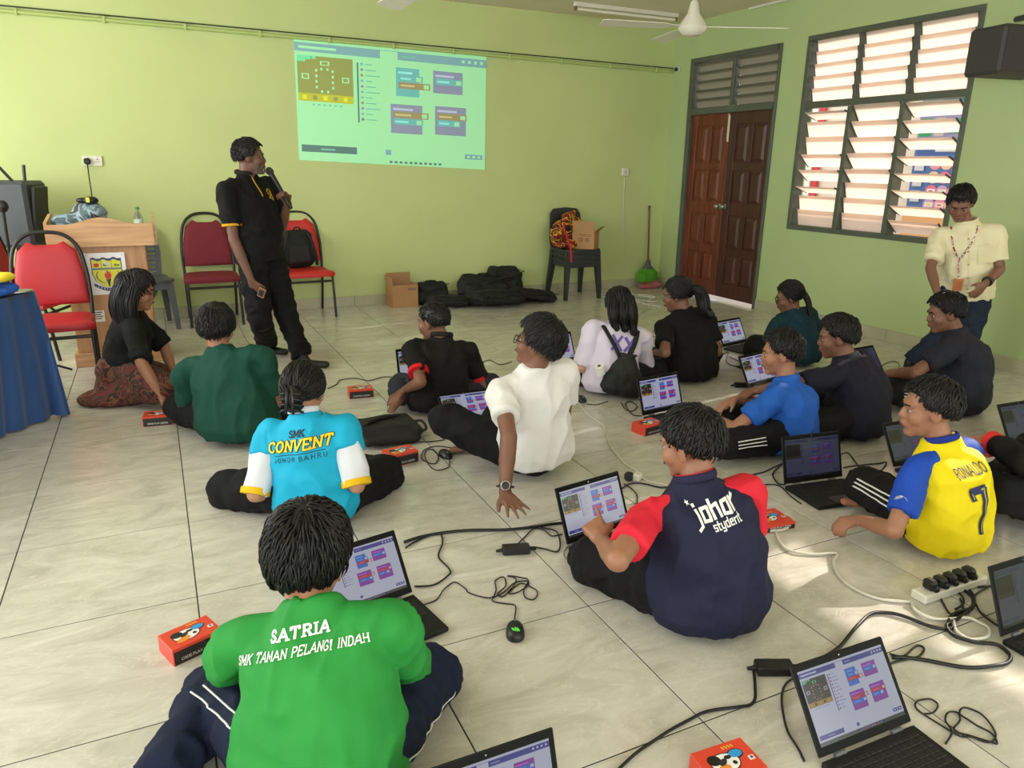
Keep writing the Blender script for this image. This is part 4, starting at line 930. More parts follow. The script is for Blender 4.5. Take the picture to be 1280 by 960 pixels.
for (a, b), (c, d) in zip(per, per[1:]):
    n = int(math.hypot(c-a, d-b)/0.018)
    for k in range(n): t = k/n; pts.append((a+(c-a)*t, b+(d-b)*t, (b-d, c-a)))
V = []; F = []; rows = 14
for i, (a, b, (n0, n1)) in enumerate(pts):
    ln = math.hypot(n0, n1); on = (n0/ln, n1/ln)
    on = (-on[0], -on[1]) if True else on
    for r_ in range(rows+1):
        t = r_/rows; fl_ = 0.012*math.sin(i*1.05)*(0.25+t)+0.06*t**1.4+0.012*math.sin(i*0.31+1)*t
        cx_, cy_ = 0.75, 0.38; corner = math.exp(-((min(abs(a), abs(1.5-a))**2+min(abs(b), abs(0.76-b))**2)/0.02))
        ox = on[0]*fl_; oy = on[1]*fl_
        if corner > 0.05: ox += (-1 if a < 0.75 else 1)*0.10*t*corner; oy += (-1 if b < 0.38 else 1)*0.06*t*corner
        V.append(TP(a+ox, b+oy, TZ*(1-t)+0.012*t))
for i in range(len(pts)-1):
    for r_ in range(rows): F.append((i*(rows+1)+r_, (i+1)*(rows+1)+r_, (i+1)*(rows+1)+r_+1, i*(rows+1)+r_+1))
MB().add(V, F).build('table_skirt', BLUE_SK, tb_, 180)
def small_bundle(name, c, rad, m, label, cat, seed):
    mb = MB(); mb.ell(c, rad); mb.ell(Vector(c)+Vector((rad[0]*0.4, 0.02, rad[2]*0.2)), (rad[0]*0.7, rad[1]*0.7, rad[2]*0.9)); o = link(name, skin_over(mb, 0.010, 3, 0.008, 14, seed, name, m)); tag(o, label, cat)
p = TP(0.22, 0.10, TZ+0.035); small_bundle('folded_cloth', p, (0.14, 0.09, 0.035), mat('royal_blue_cloth', (32, 84, 176), 0.8), 'royal blue folded cloth on the skirted table', 'cloth', 1)
small_bundle('folded_cloth', p+Vector((0.0, 0.0, 0.062)), (0.13, 0.085, 0.028), mat('yellow_cloth', (226, 206, 50), 0.8), 'yellow folded cloth lying on the blue one', 'cloth', 2)
p = TP(0.06, 0.35, TZ+0.05); o = MB().box(p, (0.05, 0.10, 0.10), R=Rt, bev=0.006).box(p+Vector((0, 0, 0.056)), (0.056, 0.106, 0.012), R=Rt, bev=0.003).build('storage_tub', mat('green_tub', (60, 150, 90), 0.5)); tag(o, 'green plastic tub on the corner of the skirted table', 'tub')
p = TP(0.10, 0.03, TZ+0.008); o = MB().lathe([(0.07, 0), (0.08, 0.006), (0.08, 0.012), (0.06, 0.013)], p, n=24, scale=(1, 0.7)).build('metal_tray', METAL, None, 40); tag(o, 'small shiny metal tray at the front edge of the skirted table', 'tray')
sp = thing('pa_loudspeaker', 'dark grey loudspeaker cabinet behind the skirted table', 'loudspeaker', (-0.62, 4.5, 0.9))
c = dp(8, 268, 5.85); R = rotz(-0.30)
CAB = mat('charcoal_cabinet', (66, 70, 76), rough=0.6, bump=(200, 0.15))
mb = MB(); w, d, h = 0.44, 0.36, 0.50
MB().box(c+R @ Vector((-0.02, 0.1, 0)), (w, d, h), R=R, bev=0.025).build('cabinet', CAB, sp); MB().box(c+R @ Vector((0.215, 0.07, 0)), (0.03, 0.22, 0.42), R=R @ Matrix.Rotation(0.12, 3, 'Y'), bev=0.006).build('grille', mat('black_grille', (24, 26, 30), 0.5, bump=(600, 0.4)), sp)
for dx, lean in ((0.06, -0.09), (0.15, 0.01)): MB().tube([c+R @ Vector((dx, 0.05, h/2)), c+R @ Vector((dx+lean, 0.05, h/2+0.12))], 0.012, 8).build('antenna', BLACKP, sp)
st_ = thing('speaker_stand', 'black tripod stand under the dark grey loudspeaker', 'stand', (c.x, c.y, 0)); b_ = c+R @ Vector((0, 0.1, -h/2-0.002))
MB().tube([b_, (b_.x, b_.y, 0.25)], 0.018, 10).build('pole', FRB, st_, 60)
for k in range(3):
    a = k*2*PI/3+0.5; MB().tube([(b_.x, b_.y, 0.42), (b_.x+0.36*math.cos(a), b_.y+0.36*math.sin(a), 0.011)], 0.011, 8).build('leg', FRB, st_, 60)
ms = thing('microphone_stand', 'slim black microphone stand at the left edge', 'stand', (-0.7, 3.9, 0)); p0 = dp(14, 330, 4.9); p1 = dp(3, 258, 4.85)
MB().tube([p1, p0], 0.010, 8).build('boom', FRB, ms); MB().tube([p0, (p0.x, p0.y, 0.0)], 0.010, 8).build('pole', FRB, ms); MB().ell(p1, (0.035, 0.035, 0.04)).build('clamp', BLACKP, ms, 180)
for k in range(3):
    a = k*2*PI/3; MB().tube([(p0.x, p0.y, 0.12), (p0.x+0.25*math.cos(a), p0.y+0.25*math.sin(a), 0.009)], 0.008, 6).build('leg', FRB, ms)
# ---------------------------------------------------------------- laptops
LAPB = mat('laptop_black', (22, 22, 24), rough=0.55, spec=0.3, bump=(500, 0.04)); KEYM = mat('laptop_key', (18, 18, 20), rough=0.5); BEZ = mat('laptop_bezel', (9, 9, 10), rough=0.6, spec=0.2)
SCR = {'lit': attr_mat('laptop_screen_lit', 0.62, rough=0.2, base=0.0), 'dim': attr_mat('laptop_screen_dim', 0.50, rough=0.15, base=0.0)}
LW_, LD_, LH_ = 0.330, 0.232, 0.222
def build_laptop_meshes():
    M = {}
    M['base'] = MB().box((0, -LD_/2, 0.010), (LW_, LD_, 0.018), bev=0.004).mesh('base', LAPB)
    k = MB()
    for r_ in range(6):
        for c in range(15):
            w = 0.0185 if r_ else 0.0175
            if r_ == 5 and 4 <= c <= 8:
                if c == 6: k.box((-0.1365+6*0.0195, -0.030-r_*0.0185, 0.0195), (0.092, 0.0155, 0.003), bev=0.001)
                continue
            k.box((-0.1365+c*0.0195, -0.030-r_*0.0185, 0.0195), (w-0.002, 0.0155 if r_ else 0.010, 0.003), bev=0.001)
    M['keys'] = k.mesh('keyboard', KEYM)
    M['pad'] = MB().box((-0.01, -0.188, 0.0192), (0.10, 0.058, 0.0012)).mesh('touchpad', mat('touchpad', (40, 40, 44), 0.35))
    M['lid'] = MB().box((0, 0.004, LH_/2+0.004), (LW_, 0.007, LH_), bev=0.003).mesh('lid', LAPB)
    M['bez'] = MB().box((0, 0.0002, LH_/2+0.004), (LW_-0.006, 0.0012, LH_-0.006)).mesh('bezel', BEZ)
    M['hinge'] = MB().tube([(-0.018, 0, 0), (0.018, 0, 0)], 0.006, 10).mesh('hinge', GREYP, 60)
    M['cam'] = MB().lathe([(0.002, 0), (0.002, 0.0006)], (0, -0.0006, LH_-0.006), (0, -1, 0), 8).mesh('webcam', METAL)
    cs = [(-0.150, -0.0008, 0.026), (0.150, -0.0008, 0.026), (0.150, -0.0008, 0.207), (-0.150, -0.0008, 0.207)]
    for st in ('lit', 'dim'): M[st] = ui_mesh(st, cs, 'screen_page', SCR[st], 0.00006)
    return M
LM = build_laptop_meshes()
def laptop(label, hl=None, hr=None, top=None, style='lit', ang=None, anchor='L', z=0.02):
    """hl, hr: pixels of the hinge ends as the viewer sees them; top: pixel of the lid corner above the anchor, used to find how far the lid is open"""
    A = fl(*hl, z); B = fl(*hr, z); d = (B-A); d.z = 0; d.normalize()
    c = A+d*LW_/2 if anchor == 'L' else B-d*LW_/2
    rz = math.atan2(d.y, d.x); back = Vector((-d.y, d.x, 0))
    if ang is None:
        best = None
        for k in range(60, 151):
            a = math.radians(k)                                   # lid angle measured from the deck
            e = (A if anchor == 'L' else B); q = e+back*(-math.cos(a))*LH_+Vector((0, 0, math.sin(a)*LH_))
            w = q-CAM_LOC; px = 640+CAM_F*w.dot(_rt)/w.dot(_fw); py = 480-CAM_F*w.dot(_up)/w.dot(_fw); er = math.hypot(px-top[0], py-top[1])
            if best is None or er < best[0]: best = (er, k)
        ang = best[1]
    t = thing('laptop', label, 'laptop', (c.x, c.y, 0.001), rz, 'black school laptops on the floor')
    local(link('base', LM['base']), t); kb = local(link('keyboard', LM['keys']), t); kb['kind'] = 'stuff'; local(link('touchpad', LM['pad']), t)
    lid = local(link('lid', LM['lid']), t); lid.location = (0, 0.002, 0.020); lid.rotation_euler = (math.radians(90-ang), 0, 0)
    # opening beyond 90 degrees tips the lid backwards
    local(link('bezel', LM['bez']), lid); local(link('screen_page', LM[style]), lid); local(link('webcam', LM['cam']), lid)
    for sx in (-0.10, 0.10): h = local(link('hinge', LM['hinge']), t); h.location = (sx, 0.0, 0.020)
    return t
laptop('black laptop the boy in the johor shirt points at, coding blocks on screen', (710, 683), (792, 655), (694, 607))
laptop('black laptop behind the green SATRIA shirt, white page on screen', (440, 770), (517, 742), (497, 671), anchor='R')
laptop('large black laptop in the bottom right corner, nearest the viewer', (1026, 952), (1141, 905), (989, 835))
laptop('black laptop cut off by the right edge beside the power strip', (1253, 799), (1296, 783), (1237, 705), 'dim')
laptop('black laptop cut off by the bottom edge, only its lid corner showing', (622, 1072), (708, 1037), (682, 926), anchor='R')
laptop('black laptop with a dim screen beside the red box and striped trousers', (981, 607), (1055, 597), (977, 548), 'dim')
laptop('black laptop with a dim screen in front of the yellow jersey', (1118, 585), (1160, 578), (1103, 530), 'dim')
laptop('black laptop cut off by the right edge behind the reaching hand', (1262, 557), (1300, 550), (1246, 503), 'dim')
laptop('black laptop standing behind the johor boy\'s head, beside a red box', (804, 521), (859, 509), (797, 479))
laptop('black laptop near the door beside the black T-shirt', (898, 436), (935, 428), (926, 400), anchor='R')
laptop('black laptop under the hands of the blue T-shirt boy', (936, 486), (966, 478), (929, 466), ang=118)
laptop('black laptop between the white T-shirt and the lilac T-shirt', (690, 458), (721, 451), (715, 421), anchor='R')
laptop('black laptop behind the bent knee of the white T-shirt boy', (560, 533), (628, 523), (554, 497))
laptop('black laptop in front of the black polo with red cuffs', (499, 479), (530, 474), (496, 442), ang=100)
laptop('black laptop beyond the dark navy T-shirt, only a lid corner showing', (1073, 474), (1107, 467), (1094, 437), 'dim', anchor='R')

# ---------------------------------------------------------------- red kit boxes
BOXR = (214, 66, 44)
def kit_box(label, corner, along, w=0.152, d=0.105, h=0.056, lid_open=False, z=0.0, rot=None):
    """corner, along: pixels of the two floor corners of the near long side"""
    A = fl(*corner, z); B = fl(*along, z); dr = (B-A); dr.z = 0; dr.normalize(); rz = math.atan2(dr.y, dr.x)
    c = A+dr*w/2+Vector((-dr.y, dr.x, 0))*d/2
    t = thing('kit_box', label, 'box', (c.x, c.y, z), rz, 'red coding kit boxes')
    mb = MB().box((0, 0, h/2), (w, d, h), bev=0.0015, col=BOXR)
    mb.add([(-w/2+0.003, -d/2-0.0006, 0.002), (w/2-0.003, -d/2-0.0006, 0.002), (w/2-0.003, -d/2-0.0006, h-0.010), (-w/2+0.003, -d/2-0.0006, h-0.010)], [(0,1,2,3)], col=(26, 24, 26))
    local(link('carton', mb.mesh('carton', attr_mat('box_print', 0, 0.4))), t)
    pr_ = MB()
    def E(cx, cy, rx, ry, c, k, a0=0, n=18): pr_.add([(cx+rx*math.cos(2*PI*j/n)*math.cos(a0)-ry*math.sin(2*PI*j/n)*math.sin(a0), cy+rx*math.cos(2*PI*j/n)*math.sin(a0)+ry*math.sin(2*PI*j/n)*math.cos(a0), h+0.0004+0.00018*k) for j in range(n)], [tuple(range(n))], col=c)
    K, Wt, Or, Bl = (24, 22, 24), (236, 234, 230), (226, 140, 50), (52, 150, 214)
    E(-0.012, -0.004, 0.041, 0.030, K, 1); E(-0.012, -0.004, 0.038, 0.027, Wt, 2); E(-0.036, 0.010, 0.018, 0.016, K, 3); E(-0.028, -0.022, 0.022, 0.012, Or, 4, 0.3); E(0.028, 0.012, 0.022, 0.015, K, 1); E(0.028, 0.012, 0.019, 0.012, Bl, 5); E(0.002, 0.008, 0.010, 0.006, K, 6); E(0.010, -0.012, 0.006, 0.006, K, 6); E(-0.018, -0.002, 0.014, 0.008, (44, 40, 44), 7, 0.5)
    for k in range(4): E(0.008+k*0.009, 0.036, 0.0022, 0.006, (240, 190, 60), 8, 0.4)
    pr_.add([(0.050, -0.020, h+0.001), (0.066, -0.020, h+0.001), (0.066, -0.006, h+0.001), (0.050, -0.006, h+0.001)], [(0,1,2,3)], col=Wt); E(0.058, -0.013, 0.004, 0.004, (60, 60, 120), 10)
    local(link('lid_print', pr_.mesh('lid_print', attr_mat('box_print', 0, 0.4))), t)
    tx = MB(); flat_text(tx, 'CODE.PLAY.LEARN', Matrix.Translation((0.0, -d/2-0.0010, 0.012)) @ Matrix.Rotation(PI/2, 4, 'X'), 0.0085, t=0.15, gap=0.12); local(link('side_print', tx.mesh('side_print', INKW_)), t)
    return t
INKW_ = mat('white_print', (226, 224, 220), 0.5)
kit_box('red cartoon kit box on the floor left of the green SATRIA shirt', (218, 834), (280, 805))
kit_box('red cartoon kit box cut off by the bottom edge beside the large laptop', (893, 1003), (989, 968), h=0.05)
kit_box('red cartoon kit box between the black bag and the computer mouse', (489, 585), (527, 576), h=0.06)
kit_box('small red kit box on the floor behind the standing man\'s shoe', (437, 499), (461, 497), h=0.055)
kit_box('red kit box on the floor under the kneeling woman\'s hand', (179, 534), (214, 531), h=0.058)
kit_box('red kit box beside the laptop behind the johor boy\'s head', (806, 546), (827, 540), h=0.056)
kit_box('red cartoon kit box with a white cable looped over it', (956, 667), (994, 660), d=0.135, h=0.03)
kit_box('red kit box under the hand at the right edge', (1235, 572), (1262, 568), h=0.05)

# ---------------------------------------------------------------- mice, adapters, cables, power strip
CABK = mat('black_cable', (16, 16, 17), rough=0.45); CABW = mat('white_cable', (214, 210, 196), rough=0.45); LOGO = mat('lime_logo', (96, 224, 70), 0.4)
def floor_path(px, z=0.004): return [fl(a, b, (c[0] if c else z)) for a, b, *c in px]
def cable(label, px, r=0.0032, m=None, z=None, name='cable', n=5):
    z = r+0.001 if z is None else z
    P = smooth_path(floor_path(px, z), n)
    for k, p in enumerate(P): p.z += 0.0016*(1+math.sin(k*0.9))*0.6
    o = MB().tube(P, r, 6).build(name, m or CABK, None, 180); return tag(o, label, 'cable')
def mouse(label, tail, nose, m=BLACKP):
    A = fl(*tail, 0.01); B = fl(*nose, 0.01); d = (B-A); d.z = 0; L = 0.105; d.normalize(); c = (A+B)/2
    t = thing('computer_mouse', label, 'mouse', (c.x, c.y, 0), math.atan2(d.y, d.x), 'black computer mice')
    mb = MB(); V = []; F = []; nu, nv = 20, 8
    for i in range(nv+1):
        h = i/nv; sc = math.sqrt(max(0, 1-h**2.6)) if i else 1.0
        for j in range(nu):
            a = 2*PI*j/nu; ex = abs(math.cos(a))**0.8*math.copysign(1, math.cos(a)); V.append((ex*0.051*sc, math.sin(a)*0.030*sc*(1-0.08*math.cos(a)), 0.002+0.034*h*(1-0.18*math.cos(a)*(1-h))))
    for i in range(nv):
        for j in range(nu): F.append((i*nu+j, i*nu+(j+1) % nu, (i+1)*nu+(j+1) % nu, (i+1)*nu+j))
    F.append(tuple(range(nu))[::-1]); F.append(tuple(nv*nu+j for j in range(nu)))
    local(link('mouse_body', MB().add(V, F).mesh('mouse_body', m, 50)), t)
    local(link('scroll_wheel', MB().tube([(0.028, -0.004, 0.031), (0.028, 0.004, 0.031)], 0.007, 12).mesh('scroll_wheel', GREYP, 60)), t)
    local(link('button_gap', MB().box((0.034, 0, 0.0275), (0.030, 0.0012, 0.012)).mesh('button_gap', DARKRUB)), t)
    return t
ms_ = mouse('black computer mouse with a lime green logo on the bare floor', (645, 802), (643, 776))
lg = MB(); 
for k, (a, b) in enumerate((((-0.030, 0.010), (-0.030, -0.012)), ((-0.022, 0.012), (-0.034, 0.0)), ((-0.020, 0.002), (-0.036, -0.006)), ((-0.022, -0.004), (-0.034, -0.012)))):
    za = lambda q: 0.0368-0.9*(q[0]+0.012)**2*14*0.5-6.0*q[1]**2; lg.tube([(a[0], a[1], za(a)+0.001), ((a[0]+b[0])/2, (a[1]+b[1])/2, za(((a[0]+b[0])/2, (a[1]+b[1])/2))+0.0015), (b[0], b[1], za(b)+0.001)], 0.0022, 6)
local(link('logo', lg.mesh('logo', LOGO)), ms_)
mouse('black computer mouse beside the knee of the white T-shirt boy', (548, 562), (566, 575))
mouse('black computer mouse near the tissue roll and lilac shirt', (722, 494), (732, 505))
mouse('small red computer mouse in front of the black T-shirt', (832, 413), (819, 408), mat('red_mouse', (170, 30, 40), 0.35))
def adapter(label, a, b, w=0.045, h=0.030):
    A = fl(*a, 0.0); B = fl(*b, 0.0); d = B-A; L = d.length; c = (A+B)/2; t = thing('power_adapter', label, 'adapter', (c.x, c.y, 0), math.atan2(d.y, d.x), 'laptop power adapters')
    local(link('brick', MB().box((0, 0, h/2+0.001), (L, w, h), bev=0.004).mesh('brick', BLACKP)), t)
    for sx in (-1, 1): local(link('strain_relief', MB().tube([(sx*L/2, 0, h/2), (sx*(L/2+0.025), 0, h/2-0.003)], [0.008, 0.005], 8).mesh('strain_relief', DARKRUB, 60)), t)
    return t
adapter('black power adapter between the leaning hand and the logo mouse', (628, 692), (662, 690))
adapter('black power adapter left of the large bottom right laptop', (944, 840), (990, 840), 0.05)
adapter('small black power adapter beside the blue T-shirt boy\'s laptop', (918, 484), (934, 484), 0.04)
adapter('black power adapter on the floor near the braid girl\'s laptop', (925, 461), (944, 462), 0.045)
# cables as the photo shows them
cable('thick black mains cable running from the SATRIA laptop to the johor laptop', [(505, 678), (540, 668), (590, 663), (640, 662), (672, 658), (700, 654), (712, 652)], 0.006)
cable('black cable curling beside the SATRIA laptop lid', [(507, 685), (530, 672), (550, 668), (553, 680), (548, 696), (562, 712), (560, 720), (540, 732), (518, 733)], 0.0035)
cable('thin black mouse cable wound in loops above the logo mouse', [(528, 757), (545, 750), (556, 736), (568, 728), (582, 736), (586, 741), (612, 748), (620, 738), (619, 726), (630, 722), (632, 733), (622, 742), (628, 746), (640, 735), (645, 724), (634, 720), (650, 722), (659, 724), (660, 732), (648, 740), (636, 742), (650, 730), (666, 735), (672, 742), (666, 750), (656, 746), (655, 736), (660, 727), (645, 728), (630, 740), (615, 750), (630, 755), (644, 757), (643, 775)], 0.0024)
cable('black lead from the small adapter to the johor laptop', [(663, 684), (680, 686), (694, 690), (700, 684), (698, 668), (690, 662), (676, 660)], 0.0032)
cable('black lead rising from the small adapter to the mains cable', [(646, 682), (655, 672), (668, 661), (680, 663), (690, 670), (703, 668)], 0.0028)
cable('grey lead looped beside the johor boy\'s knee', [(762, 682), (740, 680), (715, 680), (705, 690), (710, 700), (728, 704), (722, 690), (716, 682)], 0.0026, mat('grey_cable', (120, 124, 128), 0.45))
cable('black leads behind the johor laptop', [(776, 612), (790, 604), (810, 606), (830, 610), (840, 606)], 0.004)
cable('black lead curling under the johor laptop screen', [(780, 605), (796, 618), (795, 640), (800, 647), (815, 648)], 0.003)
cable('white cable from the wall to the middle of the floor', [(718, 497), (728, 510), (736, 520), (752, 530), (757, 540), (762, 556), (772, 570), (784, 582), (800, 592), (806, 600), (830, 606), (850, 612)], 0.0038, CABW)
cable('black cable with plug beside the white T-shirt boy\'s mouse', [(562, 575), (560, 584), (545, 588), (534, 578), (531, 566), (540, 562), (548, 572), (542, 580), (528, 574), (530, 563), (545, 558), (566, 560)], 0.0026)
cable('black lead from the flat bag to the bent knee', [(523, 553), (540, 552), (556, 550)], 0.003)
cable('black lead from the black polo boy\'s laptop to the left', [(498, 473), (480, 471), (462, 476), (445, 473), (425, 475), (421, 480), (410, 486)], 0.003)
cable('thin black lead behind the black polo', [(600, 455), (612, 450), (625, 456), (640, 452)], 0.0028)
cable('black lead near the drawstring bag', [(712, 455), (722, 452), (727, 446), (722, 440)], 0.003)
cable('black cable knot left of the middle laptop', [(776, 503), (782, 512), (790, 514), (796, 508), (788, 502), (782, 506), (790, 518), (802, 520)], 0.003)
cable('black cable from the two mice to the drawstring bag', [(733, 505), (745, 506), (760, 502)], 0.0025)
cable('black leads by the black T-shirt girl and red mouse', [(832, 417), (822, 421), (812, 419), (818, 413), (826, 408)], 0.003)
cable('black leads tangled beside the laptop near the door', [(902, 444), (910, 440), (908, 452), (920, 458), (935, 456), (945, 462), (938, 452), (925, 452), (912, 446)], 0.003)
cable('thin black loop above the dark shirt boy\'s hand', [(1100, 463), (1105, 455), (1118, 452), (1124, 456), (1122, 464)], 0.003)
cable('black cables left of the dim laptop', [(940, 594), (955, 590), (968, 584), (978, 580), (966, 592), (972, 604), (982, 606)], 0.0035)
cable('black lead from the dim laptop to the johor shirt', [(944, 612), (956, 606), (975, 608), (990, 622), (1002, 630)], 0.003)
cable('black leads tangled between the two dim laptops', [(1054, 585), (1070, 582), (1095, 580), (1108, 578), (1100, 590), (1090, 598), (1078, 596), (1084, 586), (1098, 588), (1104, 602), (1112, 606), (1118, 600)], 0.0032)
cable('black lead rising behind the dim laptop', [(1052, 568), (1060, 566), (1068, 576), (1076, 586)], 0.003)
cable('thick white cable looping from the red kit box to the power strip', [(945, 626), (950, 645), (955, 660), (968, 664), (984, 660), (992, 650), (982, 644), (970, 652), (971, 668), (978, 682), (992, 690), (1020, 693), (1046, 692), (1042, 702), (1048, 720), (1066, 735), (1096, 748), (1140, 753)], 0.0055, CABW)
cable('white cable coiled in front of the power strip', [(1140, 754), (1143, 762), (1160, 772), (1190, 774), (1205, 772), (1220, 776), (1236, 786), (1232, 797), (1212, 799), (1196, 790), (1192, 776)], 0.0055, CABW)
cable('thick black mains cable looping behind the large laptop', [(1030, 822), (1050, 808), (1072, 782), (1088, 768), (1110, 766), (1140, 774), (1165, 784), (1190, 785), (1186, 774), (1196, 766), (1214, 760), (1216, 748), (1205, 738)], 0.006)
cable('thick black mains cable sweeping right behind the large laptop', [(1115, 822), (1150, 824), (1200, 834), (1240, 833), (1260, 828), (1262, 818), (1245, 806), (1215, 802), (1192, 794), (1183, 782), (1200, 772), (1212, 762)], 0.006)
cable('black lead with yellow tag behind the large laptop', [(1108, 832), (1125, 826), (1146, 822), (1155, 812), (1146, 807), (1130, 820), (1112, 818)], 0.0035)
cable('black mains cable running from the adapter to the bottom edge', [(942, 838), (944, 860), (942, 878), (925, 884), (890, 888), (865, 898), (835, 915), (800, 938), (770, 965)], 0.0045)
cable('black lead from the adapter under the large laptop lid', [(990, 832), (1005, 833), (1018, 828), (1030, 822)], 0.004)
cable('black barrel lead left of the large laptop hinge', [(1000, 846), (985, 852), (978, 866), (978, 886), (985, 915), (1000, 940), (1005, 952)], 0.0035)
cable('thin black mouse cable coiled right of the large laptop', [(1182, 930), (1190, 915), (1182, 902), (1184, 892), (1195, 890), (1200, 900), (1192, 912), (1205, 918), (1230, 925), (1246, 930), (1240, 918), (1218, 905), (1200, 893), (1205, 885), (1225, 892), (1244, 915), (1238, 928), (1215, 922), (1195, 918), (1150, 890), (1145, 878), (1160, 874), (1172, 880), (1168, 890), (1155, 893)], 0.0026)
cable('white cable heap on the floor near the broom', [(752, 371), (775, 372), (800, 375), (822, 378), (800, 382), (782, 385), (800, 378), (820, 372), (800, 368), (785, 372), (806, 380), (826, 383)], 0.005, CABW)
cable('white cable running from the heap towards the lilac shirt', [(788, 366), (800, 376), (812, 384), (800, 392), (790, 396)], 0.004, CABW)
dr = [ony(781, 220, YB-0.008), ony(779, 270, YB-0.008), ony(782, 320, YB-0.010), Vector((ony(786, 345, YB-0.02).x, YB-0.03, 0.06)), fl(790, 366, 0.006), fl(805, 370, 0.006), fl(822, 372, 0.006)]
o = MB().tube(smooth_path(dr, 6), 0.005, 6).build('cable', CABW, None, 180); tag(o, 'white cable dropping from the wall socket by the corner', 'cable')
wp = fl(796, 600, 0.0); o = MB().box((wp.x, wp.y, 0.018), (0.05, 0.04, 0.034), R=rotz(0.6), bev=0.006).build('socket_block', WHITEP); tag(o, 'small white socket block at the end of the white floor cable', 'socket'); MB().box((wp.x-0.04, wp.y+0.01, 0.022), (0.035, 0.04, 0.04), R=rotz(0.6), bev=0.008).build('plug', BLACKP, o)
# power strip with a row of plugs
A = fl(1146, 752, 0.0); B = fl(1224, 726, 0.0); d = B-A; L = d.length; c = (A+B)/2
ps_ = thing('power_strip', 'white power strip crowded with black plugs beside the white cable', 'power strip', (c.x, c.y, 0), math.atan2(d.y, d.x))
local(link('strip_body', MB().box((0, 0, 0.018), (L, 0.060, 0.034), bev=0.006).mesh('strip_body', WHITEP)), ps_)
for k in range(5):
    x_ = -L/2+0.055+k*(L-0.08)/5
    mb = MB().box((x_, 0, 0.055), (0.036, 0.046, 0.040), bev=0.010).box((x_, -0.024, 0.048), (0.020, 0.020, 0.024), bev=0.006); local(link('plug', mb.mesh('plug', BLACKP)), ps_)
for k, px in enumerate(([(1172, 742), (1180, 756), (1188, 768), (1204, 764), (1200, 748)], [(1190, 738), (1202, 744), (1204, 754), (1194, 762)], [(1205, 734), (1216, 742), (1218, 756), (1206, 768), (1192, 770)], [(1222, 734), (1236, 733), (1252, 728)], [(1236, 734), (1218, 745), (1222, 760), (1232, 772), (1250, 784)])):
    cable(['black lead curling from the first plug of the power strip', 'black lead curling from the second plug of the power strip', 'black lead curling from the third plug of the power strip', 'black lead from the power strip to the right edge laptop', 'black lead looping under the right edge laptop'][k], px, 0.0038)
# ---------------------------------------------------------------- people
def skin_mat(name, col):
    M = mat(name, col, rough=0.5, spec=0.4, vary=(14, 0.07)); b = M.node_tree.nodes['Principled BSDF']
    b.inputs['Subsurface Weight'].default_value = 0.06; b.inputs['Subsurface Radius'].default_value = (0.6, 0.25, 0.12); b.inputs['Subsurface Scale'].default_value = 0.012; return M
SKIN = {'dark': skin_mat('deep_brown_skin', (122, 84, 66)), 'mid': skin_mat('brown_skin', (154, 108, 84)), 'light': skin_mat('warm_tan_skin', (186, 138, 108)), 'deep': skin_mat('very_dark_skin', (108, 76, 62))}
HAIRM = mat('black_hair', (12, 11, 12), rough=0.5, spec=0.4, vary=(60, 0.3)); EYEW = mat('eye_white', (168, 158, 148), rough=0.25); IRIS = mat('dark_iris', (26, 18, 14), rough=0.15); LIPS = mat('lip_brown', (112, 62, 54), rough=0.5)
def cloth(name, col, rough=0.85, vary=0.05, sheen=0.15): return mat(name, col, rough=rough, spec=0.25, vary=(11, vary), bump=(260, 0.08), sheen=0.0)
BLKPANT = cloth('black_trousers', (17, 17, 20)); NAVYPANT = cloth('navy_trousers', (20, 28, 52))

def reach(P, px, L, far=True):
    """point on the line of sight of a pixel, L metres from P (nearest point if out of reach)"""
    d = ray(*px).normalized(); w = CAM_LOC-P; b = d.dot(w); c = w.dot(w)-L*L; q = b*b-c
    t = -b if q <= 0 else (-b+math.sqrt(q) if far else -b-math.sqrt(q))
    R_ = CAM_LOC+d*t
    if q <= 0: R_ = P+(R_-P).normalized()*min((R_-P).length, L*1.18)
    return R_
def loft(mb, secs, n=20, p=2.3):
    """secs: (centre, side vec, front vec) half axes; superellipse rings"""
    V = []; F = []
    for c, a, b in secs:
        for j in range(n):
            w = 2*PI*j/n; cw, sw = math.cos(w), math.sin(w)
            V.append(Vector(c)+Vector(a)*(math.copysign(abs(cw)**(2/p), cw))+Vector(b)*(math.copysign(abs(sw)**(2/p), sw)))
    for i in range(len(secs)-1):
        for j in range(n): F.append((i*n+j, i*n+(j+1) % n, (i+1)*n+(j+1) % n, (i+1)*n+j))
    F.append(tuple(range(n))[::-1]); F.append(tuple((len(secs)-1)*n+j for j in range(n)))
    mb.add(V, F)
def ctube(mb, pts, rs, n=14, sm=4):
    """tapered tube with flat ends through points"""
    pts = [Vector(p) for p in pts]; P = smooth_path(pts, sm); k = len(pts); R = []
    for i in range(len(P)):
        t = i/sm; a = min(int(t), k-2); f = t-a; R.append(rs[a]*(1-f)+rs[min(a+1, k-1)]*f)
    mb.tube(P, R, n)
def frame(f, u):
    f = Vector(f).normalized(); u = Vector(u); u = (u-f*u.dot(f)).normalized(); r = f.cross(u); return Matrix((r, f, u)).transposed()   # columns right, forward, up

